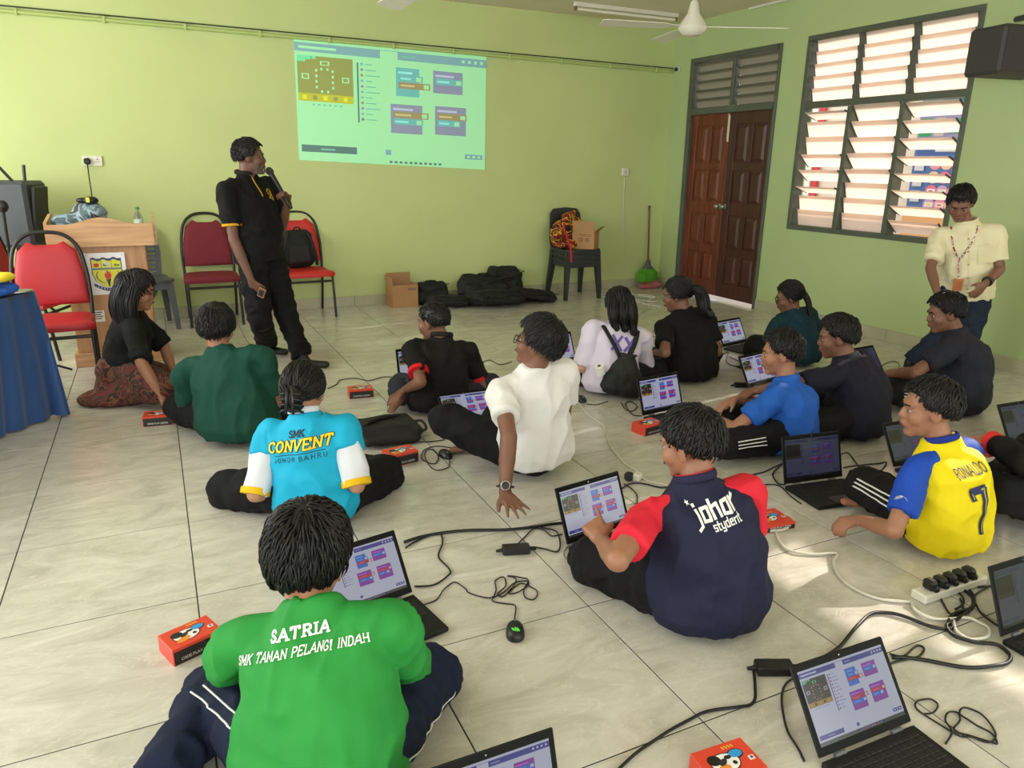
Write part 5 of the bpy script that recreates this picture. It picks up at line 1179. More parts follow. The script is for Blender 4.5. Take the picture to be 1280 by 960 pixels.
def add_hand(mb, W, d, n, th, s, curl=0.25, spread=0.12, point=False):
    d = Vector(d).normalized(); n = Vector(n); n = (n-d*n.dot(d)).normalized(); lat = d.cross(n)
    if lat.dot(Vector(th)) < 0: lat = -lat
    ks = []
    offs = [0.030, 0.010, -0.010, -0.028]; ln = [0.072, 0.080, 0.075, 0.060]
    mb.capsule(W-d*0.01*s, W+d*0.035*s, 0.024*s, 0.028*s, 10, flat=(1.0, 0.75), up=n)
    for k in range(4):
        K = W+d*(0.086-0.006*abs(k-1))*s+lat*offs[k]*s
        mb.capsule(W+d*0.015*s+lat*offs[k]*0.55*s, K, 0.017*s, 0.0125*s, 8)
        dd = (d+lat*spread*(1.4-k)*0.9).normalized(); c = curl*(0.15 if (point and k == 0) else (1.5 if point else 1.0)); a = c*0.9; P = K
        for j, fr in enumerate((0.45, 0.30, 0.25)):
            dd2 = (dd*math.cos(a)+n*math.sin(a)).normalized(); E_ = P+dd2*ln[k]*fr*s
            mb.capsule(P, E_, (0.0098-0.001*j)*s, (0.0092-0.0012*j)*s, 8); P = E_; a += c*1.1
    T = W+d*0.024*s+lat*0.024*s; t1 = (d*0.72+lat*0.75+n*0.25).normalized(); T1 = T+t1*0.042*s; t2 = (d*0.9+lat*0.35+n*(0.2+curl)).normalized(); T2 = T1+t2*0.033*s
    mb.capsule(T-t1*0.01*s, T1, 0.0165*s, 0.0125*s, 8); mb.capsule(T1, T2, 0.0122*s, 0.0095*s, 8)

def add_head(mb, H, Rh, s):
    def g(x, y, z): return H+Rh @ Vector((x*s, y*s, z*s))
    def e(c, r): mb.ell(g(*c), tuple(v*s for v in r), R=Rh, nu=18, nv=12)
    e((0, -0.012, 0.030), (0.076, 0.094, 0.085)); e((0, 0.026, -0.030), (0.060, 0.068, 0.082)); e((0, 0.062, -0.092), (0.030, 0.026, 0.022))
    e((0, 0.072, 0.028), (0.055, 0.018, 0.020))
    mb.capsule(g(0, 0.086, 0.008), g(0, 0.098, -0.020), 0.009*s, 0.0125*s, 10); e((0.014, 0.091, -0.023), (0.009, 0.010, 0.008)); e((-0.014, 0.091, -0.023), (0.009, 0.010, 0.008))
    e((0, 0.089, -0.050), (0.026, 0.014, 0.007)); e((0, 0.087, -0.061), (0.022, 0.014, 0.008))
    for sx in (-1, 1):
        e((sx*0.040, 0.052, -0.022), (0.030, 0.032, 0.034)); mb.ell(g(sx*0.077, -0.008, -0.006), (0.010*s, 0.021*s, 0.034*s), R=Rh @ Matrix.Rotation(sx*0.35, 3, 'Z'), nu=12, nv=8)
def hairline(v, nape=0.0):
    """how far hair covers a unit head direction v = (right, forward, up): > 0 inside"""
    x, y, z = v
    front = z-0.42-0.10*max(0, y); side = z+0.02+0.25*max(0, y-0.15)*4; back = z+0.62+nape
    t = min(1, max(0, (y+0.35)/0.55)); base = back*(1-t)+side*t
    t2 = min(1, max(0, (y-0.35)/0.30)); return base*(1-t2)+front*t2
def add_hair(H, Rh, s, style, seed, parent, name='hair', nape=0.0):
    rr = random.Random(seed); mb = MB(); C = Vector((0, -0.012, 0.026)); rad = Vector((0.080, 0.099, 0.092)); thick = {'crew': 0.006, 'short': 0.016, 'full': 0.024, 'tied': 0.010, 'long': 0.014, 'neat': 0.010}[style]
    nu, nv = 40, 26; V = []; F = []
    def scalp(v, k=1.0): return C+Vector((v.x*rad.x, v.y*rad.y, v.z*rad.z))*k
    for i in range(nv+1):
        ph = PI*i/nv
        for j in range(nu):
            th = 2*PI*j/nu; v = Vector((math.sin(ph)*math.cos(th), math.sin(ph)*math.sin(th), math.cos(ph))); h = hairline(v, nape)
            h += 0.05*noise.noise(v*6+Vector((seed, 0, 0))); k = max(0.0, min(1.0, h/0.16)); top = max(0, v.z)
            r_ = 0.86+k*0.14; ex = (thick*k*(0.50+0.75*top)+0.006*k*noise.noise(v*6+Vector((0, seed, 0))))
            V.append(H+Rh @ ((scalp(v, r_)+v*ex)*s))
    for i in range(nv):
        for j in range(nu): F.append((i*nu+j, (i+1)*nu+j, (i+1)*nu+(j+1) % nu, i*nu+(j+1) % nu))
    mb.add(V, F)
    n, ln = {'crew': (500, 0.014), 'short': (800, 0.040), 'full': (1000, 0.052), 'neat': (800, 0.026), 'tied': (700, 0.085), 'long': (800, 0.09)}[style]
    crown = Vector((0.1, -0.45, 0.89)).normalized(); k = 0
    if style == 'tied': crown = Vector((0, 0.75, 0.66)).normalized()
    while k < n:
        v = Vector((rr.gauss(0, 1), rr.gauss(0, 1), rr.gauss(0, 1))).normalized()
        if hairline(v, nape) < 0.06: continue
        k += 1
        fl_ = (v-crown*v.dot(crown)); fl_ = fl_.normalized() if fl_.length > 0.05 else Vector((1, 0, 0))
        tang = (fl_-v*fl_.dot(v)).normalized(); tang = (tang+Vector((rr.uniform(-.35, .35), rr.uniform(-.35, .35), rr.uniform(-.35, .35)))).normalized()
        P = scalp(v)+v*thick*(0.45+0.6*max(0, v.z)); hi_ = rr.uniform(0.0, 0.07); L = ln*rr.uniform(0.6, 1.25); pts = []; L *= (0.55 if v.y > 0.35 else 1.0); d = (tang*1.0+v*(0.22 if style in ('crew', 'short', 'full', 'neat') else 0.08)).normalized(); vv = v
        for j in range(5):
            pts.append(H+Rh @ (P*s)); P = P+d*L/4; q = (P-C); vv = Vector((q.x/rad.x, q.y/rad.y, q.z/rad.z)); m_ = vv.length; vv = vv/m_
            d = (d-vv*0.33-Vector((0, 0, 0.06))).normalized()
            lo_ = 1.0+thick*(0.55+0.7*max(0, vv.z))/0.09+hi_; P = scalp(vv, min(max(m_, lo_), lo_+0.06))
        mb.tube(pts, [0.0030*s, 0.0034*s, 0.003*s, 0.0022*s, 0.0006*s], 4, caps=False)
    return mb.build(name, HAIRM, parent, 180)
def strands(paths, r0, n, spread, seed, parent, name, m=None, taper=True):
    """a bundle of hair following one path: core plus loose strands"""
    rr = random.Random(seed); mb = MB()
    for P, rad_ in paths:
        P = [Vector(p) for p in P]; k = len(P)
        core = smooth_path(P, 4); mb.tube(core, [rad_[min(int(i/4), k-1)]*0.92 for i in range(len(core))], 12)
        for q in range(n):
            a = rr.uniform(0, 2*PI); b = rr.uniform(0.75, 1.06); pts = []; wob = rr.uniform(0, 6)
            for i, p in enumerate(P):
                t = P[min(i+1, k-1)]-P[max(i-1, 0)]; t.normalize(); s1 = t.orthogonal().normalized(); s2 = t.cross(s1)
                aa = a+0.25*math.sin(i+wob); pts.append(p+(s1*math.cos(aa)+s2*math.sin(aa))*rad_[i]*b+Vector((rr.uniform(-1, 1), rr.uniform(-1, 1), 0))*spread*i/k)
            pp = smooth_path(pts, 3); mb.tube(pp, [r0*(1-0.75*i/len(pp)) for i in range(len(pp))], 4, caps=False)
    return mb.build(name, m or HAIRM, parent, 180)

def person(label, base=None, face=0.0, neck=None, head=None, hyaw=None, hpitch=0.0, hroll=0.0, s=0.92, far=True, arms=None, legs=None, shirt=None, sleeve=0.62, pants=None, skin='dark',
           hair='short', girth=1.0, seed=1.0, feet='none', voxel=0.007, pelvis=None, long_sleeve=False, sleeve_mat=None, cuff=None, collar=None, hem=0.0, head_dd=0.0, spine=0.48, glasses=False, pant_end=0.97, hands=None, flare=0.0, pshape=1.14, shw=0.172, lean=0.05, nape=0.0, hemz=0.030, sleeve_from=0.0, eyes=True, bend=0.0, hs=None):
    """face / hyaw: heading of trunk and head, 0 = away from the viewer, +90 = to the viewer's right; arms, legs: pixel joints"""
    hsz = (hs or (0.60+0.40*s))
    def heading(a): a = math.radians(a); R_ = Vector((math.cos(CAM_Y), -math.sin(CAM_Y), 0)); return HF*math.cos(a)+R_*math.sin(a)
    fwd = heading(face); lat = fwd.cross(Vector((0, 0, 1))).normalized()                    # lat: the person's right
    seated = pelvis is None
    if seated:
        b0 = fl(*base); P = Vector((b0.x, b0.y, 0))+HF*0.115*s*girth+Vector((0, 0, 0.125*s))
    else: P = Vector(pelvis)
    N_ = dp(neck[0], neck[1], dep(P)+lean)
    up = (N_-P).normalized(); ff = (fwd-up*fwd.dot(up)).normalized(); lt = ff.cross(up)
    root = thing('person', label, 'person', (P.x, P.y, 0.0))
    # head
    hf = heading(hyaw if hyaw is not None else face); hp = math.radians(hpitch); hr = hf.cross(Vector((0, 0, 1)))
    hfw = hf*math.cos(hp)+Vector((0, 0, 1))*math.sin(hp); hup = Vector((0, 0, 1))*math.cos(hp)-hf*math.sin(hp); hup = hup*math.cos(math.radians(hroll))+hr*math.sin(math.radians(hroll))
    Rh = frame(hfw, hup); H = dp(head[0], head[1], dep(N_)+head_dd)-hup*0.020*s
    # shoulders
    top = N_-up*0.055*s
    sh = {k: top-up*0.040*s+lt*k*shw*s*min(girth, 1.15) for k in (1, -1)}
    hip = {1: P+lat*0.088*s, -1: P-lat*0.088*s}
    if not seated: hip = {k: v-Vector((0, 0, 0.03)) for k, v in hip.items()}
    UA, FA, TH, SH = 0.285*s, 0.245*s, 0.40*s, 0.40*s
    el, wr, kn, an = {}, {}, {}, {}
    for k in (1, -1):
        A = (arms or {}).get(k, {})
        if 'elm' in A: el[k] = reach(sh[k], A['el'], UA, False).lerp(reach(sh[k], A['el'], UA, True), A['elm'])
        elif 'el' in A: el[k] = reach(sh[k], A['el'], UA, A.get('elf', True))
        else: el[k] = sh[k]+(Vector((0, 0, -0.80))+fwd*0.52+lat*k*0.16).normalized()*UA
        if 'wr' in A: wr[k] = reach(el[k], A['wr'], FA, A.get('wrf', True))
        else: wr[k] = el[k]+(fwd*0.85-lat*k*0.35+Vector((0, 0, -0.22))).normalized()*FA
        if wr[k].z < 0.03: wr[k].z = 0.03
        L_ = (legs or {}).get(k, {})
        if 'kn' in L_: kn[k] = reach(hip[k], L_['kn'], TH, L_.get('knf', True))
        else: kn[k] = hip[k]+(fwd*0.66+lat*k*0.75+Vector((0, 0, 0.06))).normalized()*TH if seated else hip[k]+Vector((0, 0, -TH))
        if seated and kn[k].z < 0.075*s: kn[k].z = 0.075*s
        if 'an3' in L_: an[k] = Vector(L_['an3'])
        elif 'an' in L_: an[k] = reach(kn[k], L_['an'], SH, L_.get('anf', True))
        elif seated:
            t_ = P+fwd*(0.36 if k > 0 else 0.28)*s-lat*k*0.12*s; t_.z = 0.065*s; an[k] = kn[k]+(t_-kn[k]).normalized()*min(SH, (t_-kn[k]).length)
        else: an[k] = kn[k]+Vector((0, 0, -SH))
        if an[k].z < 0.05*s: an[k].z = 0.05*s
    # ---- body: one continuous skin
    mb = MB(); add_head(mb, H, Rh, hsz)
    mb.capsule(N_-up*0.04*s, H+Rh @ Vector((0, -0.022*hsz, -0.045*hsz)), 0.056*s, 0.050*s, 14)
    g = girth
    loft(mb, [(P-up*0.02, lt*0.09*s, ff*0.06*s), (P+up*0.18*s, lt*0.10*s, ff*0.07*s), (top-up*0.12*s, lt*0.12*s, ff*0.07*s), (top-up*0.02*s, lt*0.10*s, ff*0.05*s), (N_, lt*0.05*s, ff*0.05*s)], 14)
    for k in (1, -1):
        mb.capsule(top-up*0.02*s+lt*k*0.06*s, sh[k], 0.042*s, 0.044*s); mb.capsule(sh[k], el[k], 0.045*s, 0.036*s); mb.capsule(el[k], el[k]*0.55+wr[k]*0.45, 0.038*s, 0.037*s); mb.capsule(el[k]*0.6+wr[k]*0.4, wr[k], 0.036*s, 0.025*s)
        A = (arms or {}).get(k, {}); fd = (wr[k]-el[k]).normalized()
        hd = Vector(A['hd']) if 'hd' in A else fd*0.8+Vector((0, 0, -0.25)); hn = Vector(A['hn']) if 'hn' in A else Vector((0, 0, -1)); th = Vector(A['th']) if 'th' in A else -lat*k
        add_hand(mb, wr[k], hd, hn, th, s*1.0, A.get('curl', 0.35), A.get('spread', 0.12), A.get('point', False))
        mb.capsule(hip[k], kn[k], 0.062*s, 0.048*s); mb.capsule(kn[k], an[k], 0.046*s, 0.032*s)
        ft = Vector(((legs or {}).get(k, {}).get('ft')) or ((an[k]-kn[k]).normalized() if seated else fwd)); ft.normalize()
        if seated and 'ft' not in (legs or {}).get(k, {}): ft = (ft*0.7+fwd*0.4-lat*k*0.3).normalized()
        hl = an[k]-ft*0.035*s+Vector((0, 0, -0.030*s)); hl.z = max(hl.z, 0.026*s)
        tip = an[k]+ft*0.155*s; tip.z = max(min(tip.z, an[k].z), 0.018*s) if seated else 0.018
        if not seated: hl.z = 0.028
        mb.capsule(an[k], hl, 0.032*s, 0.028*s, 10); mb.capsule(hl, tip, 0.030*s, 0.022*s, 10, flat=(1.25, 0.8)); mb.capsule(an[k], (hl+tip)/2, 0.030*s, 0.024*s, 10)
        for j in range(5):
            sd = ft.cross(Vector((0, 0, 1))); sd = sd.normalized() if sd.length > 0.01 else lat
            mb.ell(tip+ft*(0.018-0.004*abs(j-1.2))*s+sd*(j-2)*0.012*s, (0.0085*s,)*3, nu=8, nv=6)
    body = link('body', skin_over(mb, voxel, 5, 0, 1, 0, 'body', [SKIN[skin]], flat_z=0.001)); put_under(body, root)
    if eyes:
        for sx in (-1, 1):
            c = H+Rh @ (Vector((sx*0.031, 0.0720, 0.004))*hsz); ey = MB().ell(c, (0.0115*hsz, 0.0115*hsz, 0.0062*hsz), R=Rh, nu=12, nv=8).build('eye', EYEW, root, 180)
            MB().ell(c+Rh @ (Vector((0, 0.0085, 0))*hsz), (0.0065*hsz, 0.004*hsz, 0.0062*hsz), R=Rh, nu=10, nv=6).build('iris', IRIS, ey, 180)
            MB().capsule(H+Rh @ (Vector((sx*0.016, 0.091, 0.026))*hsz), H+Rh @ (Vector((sx*0.048, 0.078, 0.030))*hsz), 0.0045*hsz, 0.003*hsz, 6).build('eyebrow', HAIRM, root, 180)
        MB().ell(H+Rh @ (Vector((0, 0.0970, -0.0555))*hsz), (0.022*hsz, 0.0050*hsz, 0.008*hsz), R=Rh).build('lips', LIPS, root, 180)
    if glasses:
        gm = MB(); 
        for sx in (-1, 1):
            ring = [H+Rh @ (Vector((sx*0.034+0.025*math.cos(a), 0.101, 0.002+0.020*math.sin(a)))*hsz) for a in np.linspace(0, 2*PI, 17)[:-1]]; gm.tube(ring, 0.0022, 5, closed=True)
            gm.tube([H+Rh @ (Vector((sx*0.060, 0.098, 0.006))*hsz), H+Rh @ (Vector((sx*0.082, 0.03, 0.008))*hsz), H+Rh @ (Vector((sx*0.084, -0.02, 0.004))*hsz)], 0.0020, 5)
        gm.tube([H+Rh @ (Vector((-0.010, 0.103, 0.006))*hsz), H+Rh @ (Vector((0.010, 0.103, 0.006))*hsz)], 0.002, 5); gm.build('glasses', mat('black_glasses', (14, 14, 16), 0.3), root, 180)
    hr_o = add_hair(H, Rh, hsz, hair, seed, root, nape=nape)
    # ---- shirt
    sh_o = None
    if shirt is not None:
        mb = MB(); d0 = 0.122*s*g; zlow = 0.02 if seated else None
        bot = P-up*0.03*s if seated else P-up*(0.10*s+hem)
        secs = []
        if seated:
            q = Vector((P.x, P.y, hemz))-HF*0.015*s; secs.append((q, lat*(0.170+flare)*s*g, fwd*(0.128+flare)*s*g))
            secs.append((Vector((P.x, P.y, hemz+0.055*s))-HF*0.01, lat*0.190*s*g, fwd*0.146*s*g))
        else: secs.append((bot, lt*0.172*s*g, ff*0.122*s*g)); 
        bk = -ff*bend
        Ls = (top-P).length; at_ = lambda t: P+up*(Ls*t)
        secs += [(at_(0.24)+bk*0.3, lt*0.180*s*g, ff*0.136*s*g), (at_(0.48)+bk*0.9, lt*0.168*s*(0.2+0.8*g), ff*0.122*s*(0.2+0.8*g)), (at_(0.70)+bk, lt*0.168*s*(0.5+0.5*g), ff*0.114*s*(0.5+0.5*g)), (at_(0.86)+bk*0.6, lt*0.166*s, ff*0.098*s), (at_(0.95)+bk*0.3, lt*0.148*s, ff*0.078*s), (top+up*0.006*s, lt*0.108*s, ff*0.064*s), (N_-up*0.028*s, lt*0.080*s, ff*0.058*s), (N_-up*0.006*s, lt*0.066*s, ff*0.056*s)]
        loft(mb, secs, 24)
        def sleeve_parts(k, m_):
            a, b = sh[k], el[k]; d_ = (b-a).normalized(); 
            pts = [top+lt*k*0.055*s-up*0.030*s, a, a+(b-a)*min(sleeve, 1.0)*0.5, a+(b-a)*min(sleeve, 1.0)]
            rs = [0.052*s, 0.057*s, 0.060*s, 0.062*s]
            if sleeve > 1.0:
                pts.append(b+(wr[k]-b)*(sleeve-1.0)*0.5); pts.append(b+(wr[k]-b)*(sleeve-1.0)); rs = [0.052*s, 0.057*s, 0.060*s, 0.058*s, 0.054*s, 0.048*s]
            ctube(m_, pts, rs); m_.ell(a, (0.056*s,)*3); return pts, rs
        ends = {}
        if sleeve_mat is None:
            for k in (1, -1): ends[k] = sleeve_parts(k, mb)
        elif sleeve_from > 0:
            for k in (1, -1):
                a, b = sh[k], el[k]; ctube(mb, [top+lt*k*0.055*s-up*0.030*s, a, a+(b-a)*sleeve_from], [0.052*s, 0.059*s, 0.064*s]); mb.ell(a, (0.058*s,)*3)
        fo = [(el[1]*0.3+sh[1]*0.7, up, 0.05*s, 0.007, 0.16), (el[-1]*0.3+sh[-1]*0.7, up, 0.05*s, 0.007, 0.16), (P+up*0.08*s, up+lt*0.3, 0.05*s, 0.012, 0.22*s), (P+up*0.25*s+lt*0.06, up*0.5-lt*0.7, 0.07*s, 0.009, 0.2*s), (P+up*0.25*s-lt*0.06, up*0.5+lt*0.7, 0.07*s, 0.009, 0.2*s)] if voxel < 0.02 else None
        sh_o = link('shirt', skin_over(mb, max(voxel*1.25, 0.008), 3, 0.007, 6.5, seed, 'shirt', [shirt], flat_z=0.004 if seated else None, folds=fo, crease=(0.012, 7.5, up+lt*0.35))); put_under(sh_o, root)
        if sleeve_mat is not None:
            for k in (1, -1):
                m2 = MB()
                if sleeve_from > 0:
                    a, b = sh[k], el[k]; e = a+(b-a)*min(1.0, sleeve); pts = [a+(b-a)*(sleeve_from-0.12), a+(b-a)*(sleeve_from+0.1), e]; rs = [0.050*s, 0.060*s, 0.062*s]
                    if sleeve > 1: pts += [b+(wr[k]-b)*(sleeve-1)]; rs += [0.060*s]
                    ctube(m2, pts, rs); ends[k] = (pts, rs)
                else:
                    ends[k] = sleeve_parts(k, m2); m2.ell(sh[k]-lt*k*0.012*s, (0.060*s, 0.060*s, 0.060*s))
                o = link('sleeve', skin_over(m2, max(voxel*1.25, 0.008), 3, 0.005, 8, seed+k, 'sleeve', [sleeve_mat], crease=(0.010, 9, el[k]-sh[k]))); put_under(o, sh_o)
        if cuff is not None:
            for k in (1, -1):
                pts, rs = ends[k]; e = pts[-1]; d_ = (pts[-1]-pts[-2]).normalized(); MB().tube([e-d_*cuff[1], e-d_*cuff[1]*0.5, e+d_*0.004], [rs[-1]*1.05, rs[-1]*1.07, rs[-1]*1.05], 20).build('cuff', cuff[0], sh_o, 60)
        if collar is not None:
            R_ = frame(ff, up); ring = [N_+up*0.004*s+R_ @ Vector((0.067*s*math.cos(a), 0.060*s*math.sin(a)-0.004, 0.010*s*math.sin(a)*-1)) for a in np.linspace(0, 2*PI, 25)[:-1]]
            MB().tube(ring, 0.008*s, 8, flat=1.9, closed=True).build('collar', collar, sh_o, 180)
    # ---- trousers
    if pants is not None:
        mb = MB()
        mb.ell(P-Vector((0, 0, 0.015*s)), (0.150*s*g, 0.115*s*g, 0.110*s), R=frame(fwd, Vector((0, 0, 1))))
        if not seated: loft(mb, [(P+up*0.04*s, lt*0.155*s*g, ff*0.110*s*g), (P-up*0.10*s, lt*0.160*s*g, ff*0.115*s*g)], 18)
        for k in (1, -1):
            e = kn[k]+(an[k]-kn[k])*pant_end
            q = pshape
            mb.capsule(hip[k]+(kn[k]-hip[k])*0.06, kn[k], 0.090*s*q*(0.6+0.4*g), 0.070*s*q, 14); mb.capsule(kn[k], kn[k]+(an[k]-kn[k])*0.12, 0.072*s*q, 0.070*s*q, 14); ctube(mb, [kn[k], kn[k]+(e-kn[k])*0.5, e], [0.068*s*q, 0.066*s*q, (0.054+(0.0 if seated else 0.012))*s*q])
        fo = []
        for k in (1, -1): fo += [(kn[k]*0.85+hip[k]*0.15, (kn[k]-hip[k]), 0.04*s, 0.010, 0.13*s), (hip[k]*0.7+kn[k]*0.3, (kn[k]-hip[k]), 0.05*s, 0.012, 0.14*s), (an[k]*0.8+kn[k]*0.2, (an[k]-kn[k]), 0.04*s, 0.012, 0.14*s)]
        pt_o = link('trousers', skin_over(mb, max(voxel*1.3, 0.008), 3, 0.008, 7, seed+4, 'trousers', [pants], flat_z=0.003, folds=fo, crease=(0.012, 9, lat))); put_under(pt_o, root)
    else: pt_o = None
    if feet == 'shoes':
        for k in (1, -1):
            ft = Vector((legs or {}).get(k, {}).get('ft') or fwd); ft.z = 0; ft.normalize(); a = Vector((an[k].x, an[k].y, 0)); m_ = MB(); m_.capsule(a-ft*0.045+Vector((0, 0, 0.040)), a+ft*0.02+Vector((0, 0, 0.045)), 0.038, 0.040, 12); m_.capsule(a-ft*0.04+Vector((0, 0, 0.030)), a+ft*0.17+Vector((0, 0, 0.028)), 0.036, 0.030, 12, flat=(1.2, 0.85)); m_.capsule(an[k], a+Vector((0, 0, 0.05)), 0.042, 0.044, 12)
            o = link('shoe', skin_over(m_, 0.007, 3, 0, 1, 0, 'shoe', [mat('black_shoe', (16, 16, 18), 0.5)], flat_z=0.0)); put_under(o, root)
    return dict(root=root, P=P, N=N_, H=H, Rh=Rh, up=up, ff=ff, lt=lt, sh=sh, el=el, wr=wr, kn=kn, an=an, hip=hip, shirt=sh_o, pants=pt_o, s=s, hs=hsz, fwd=fwd, lat=lat, top=top, hair=hr_o, body=body)

def back_print(per, lines, drop, tilt=0.0, name='lettering', dx=0.0, target=None):
    """lines: (text, size, y offset, material, kwargs) wrapped on the back of the shirt"""
    o = target or per['shirt']; me = o.data
    bv = BVHTree.FromPolygons([v.co for v in me.vertices], [p.vertices for p in me.polygons]); mw = o.matrix_parent_inverse
    out = []
    for text, size, yo, m_, kw in lines:
        kw = dict(kw); lift = kw.pop('lift', 0.0025); ox = kw.pop('ox', 0.0); Q, w = text_quads(text, **kw) if isinstance(text, str) else text; mb = MB(); ct, st_ = math.cos(tilt), math.sin(tilt)
        for q in Q:
            P = []
            for p in q:
                x, y = (p.x-w/2)*size+ox+dx, p.y*size+yo; x, y = x*ct-y*st_, x*st_+y*ct
                c = per['top']+per['lt']*x+per['up']*(y-drop)-per['ff']*0.4; h = bv.ray_cast(c, per['ff'], 0.6)
                if h[0] is None: P = None; break
                P.append(h[0]+h[1]*lift)
            if P: mb.add(P, [tuple(range(len(P)))])
        if mb.f: out.append(mb.build(name, m_, o))
    return out
def sphere_print(per): pass
INKW = mat('white_ink', (228, 228, 226), 0.7); INKK = mat('dark_ink', (24, 26, 40), 0.7); INKY = mat('yellow_ink', (240, 206, 40), 0.7); INKN = mat('navy_ink', (34, 36, 84), 0.7); INKP = mat('purple_ink', (104, 84, 168), 0.7)

def leg_stripes(per, k, dirv, offs, m_, r=0.005, t0=0.12, t1=0.94, shin=False):
    """stripes sewn along a trouser leg: dirv points from the leg's axis towards the seam"""
    me = per['pants'].data; bvh = BVHTree.FromPolygons([v.co for v in me.vertices], [f.vertices for f in me.polygons])
    a, b = (per['kn'][k], per['an'][k]) if shin else (per['hip'][k], per['kn'][k]); ax = (b-a).normalized()
    for of in offs:
        d = Vector(dirv); d = (d-ax*d.dot(ax)).normalized(); d = Matrix.Rotation(of, 3, ax) @ d; pts = []
        for t in np.linspace(t0, t1, 14):
            c = a+(b-a)*t; h = bvh.ray_cast(c+d*0.22, -d, 0.22)
            if h[0] is not None: pts.append(h[0]+h[1]*0.0012)
        if len(pts) > 3: MB().tube(smooth_path(pts, 2), r, 6, flat=0.5).build('stripe', m_, per['pants'], 180)
PEOPLE = {}
# --- girl/boy in the green SATRIA shirt, nearest
PEOPLE['satria'] = p = person('person seated in the foreground in a bright green shirt with white SATRIA lettering', base=(390, 1060), face=3, lean=0.16, neck=(388, 744), head=(386, 692), hyaw=5, hpitch=-22, s=0.96, head_dd=0.10,
    arms={1: dict(el=(512, 835), elf=True, wr=(470, 800), wrf=True), -1: dict(el=(282, 845), elf=True, wr=(330, 800), wrf=True)}, sleeve=1.25,
    legs={1: dict(kn=(540, 850), knf=True), -1: dict(kn=(268, 868), knf=True, an3=fl(205, 1010)+Vector((0,0,0.07)), ft=(-0.3, -0.8, 0))}, shirt=cloth('bright_green_jersey', (42, 140, 60), 0.7), pants=NAVYPANT, hair='full', nape=0.28, seed=3, voxel=0.007, girth=1.12, skin='light', hs=1.07)
back_print(p, [('SATRIA', 0.0235, 0.0, INKW, dict(t=0.24, serif=0.20, gap=0.24)), ('SMK TAMAN PELANGI INDAH', 0.0185, -0.036, INKW, dict(t=0.17, serif=0.12, gap=0.13, slant=0.12, xs=0.82))], 0.030, tilt=0.07)
# --- girl in the pale blue CONVENT shirt
PEOPLE['convent'] = p = person('person in a turquoise shirt with white sleeves and yellow CONVENT lettering', base=(388, 662), face=6, neck=(379, 513), head=(380, 484), hyaw=4, hpitch=-12, s=0.92, head_dd=0.04,
    arms={1: dict(el=(446, 607), elm=0.40), -1: dict(el=(319, 618), elm=0.40)}, sleeve=0.99, sleeve_from=0.36, pshape=1.3, legs={1: dict(kn=(482, 608)), -1: dict(kn=(288, 634))}, shirt=cloth('turquoise_jersey', (24, 166, 206), 0.7), sleeve_mat=cloth('white_jersey', (214, 218, 226), 0.75), cuff=(cloth('yellow_cuff', (230, 184, 30)), 0.022), collar=cloth('white_collar', (216, 220, 228)),
    pants=BLKPANT, hair='tied', seed=5, skin='light', voxel=0.008, girth=1.05)
back_print(p, [('SMK', 0.024, 0.040, INKK, dict(t=0.20, serif=0.16, gap=0.14)), ('CONVENT', 0.038, -0.010, INKK, dict(t=0.36, serif=0.20, gap=0.20, slant=0.20)), ('CONVENT', 0.038, -0.010, INKY, dict(t=0.22, serif=0.16, gap=0.20, slant=0.20, lift=0.0045)), ([[Vector((a/10, 0)), Vector(((a+1)/10, 0)), Vector(((a+1)/10, 0.10)), Vector((a/10, 0.10))] for a in range(60)], 0.036, -0.024, INKK, {}) if False else ('JOHOR', 0.018, -0.052, INKK, dict(t=0.13, serif=0.0, gap=0.42, ox=-0.060)), ('BAHRU', 0.018, -0.052, INKK, dict(t=0.13, serif=0.0, gap=0.42, ox=0.060))], 0.080, tilt=0.05)
Q = [[Vector((a*0.2, 0)), Vector((a*0.2+0.2, 0)), Vector((a*0.2+0.2, 0.08)), Vector((a*0.2, 0.08))] for a in range(32)]
back_print(p, [((Q, 6.4), 0.034, -0.026, INKK, {})], 0.080, tilt=0.05)
Hc = p['H']; Rh = p['Rh']; q = lambda x, y, z: Hc+Rh @ Vector((x, y, z))
strands([([q(0, -0.085, 0.03), q(0.0, -0.12, 0.0), q(0.0, -0.115, -0.035), q(0, -0.10, -0.060)], [0.03, 0.042, 0.036, 0.018])], 0.004, 60, 0.004, 2, p['root'], 'hair_bun')
cl = MB()
for sx in (-1, 1):
    for k in range(4): cl.tube([q(sx*0.008, -0.155, 0.01-0.022*k), q(sx*0.030, -0.160, 0.005-0.022*k), q(sx*0.046, -0.135, -0.002-0.022*k)], 0.005, 6)
    cl.tube([q(sx*0.012, -0.158, 0.025), q(sx*0.014, -0.160, -0.075)], 0.006, 6)
cl.build('hair_claw', BLACKP, p['root'], 180)
# --- boy in dark green
PEOPLE['green'] = p = person('person in a plain dark green T-shirt seated with back to the viewer', base=(290, 562), face=2, neck=(273, 432), head=(271, 407), hyaw=0, hpitch=-10, s=1.0, head_dd=0.03,
    arms={1: dict(el=(344, 504), elf=True), -1: dict(el=(236, 516), elf=True)}, sleeve=0.80, legs={1: dict(kn=(352, 505)), -1: dict(kn=(222, 508), an=(262, 540))}, shirt=cloth('dark_green_tshirt', (18, 66, 54), 0.8), pants=BLKPANT, hair='full', seed=8, girth=1.14, voxel=0.008, skin='mid', hs=0.95, shw=0.184, hemz=0.05)
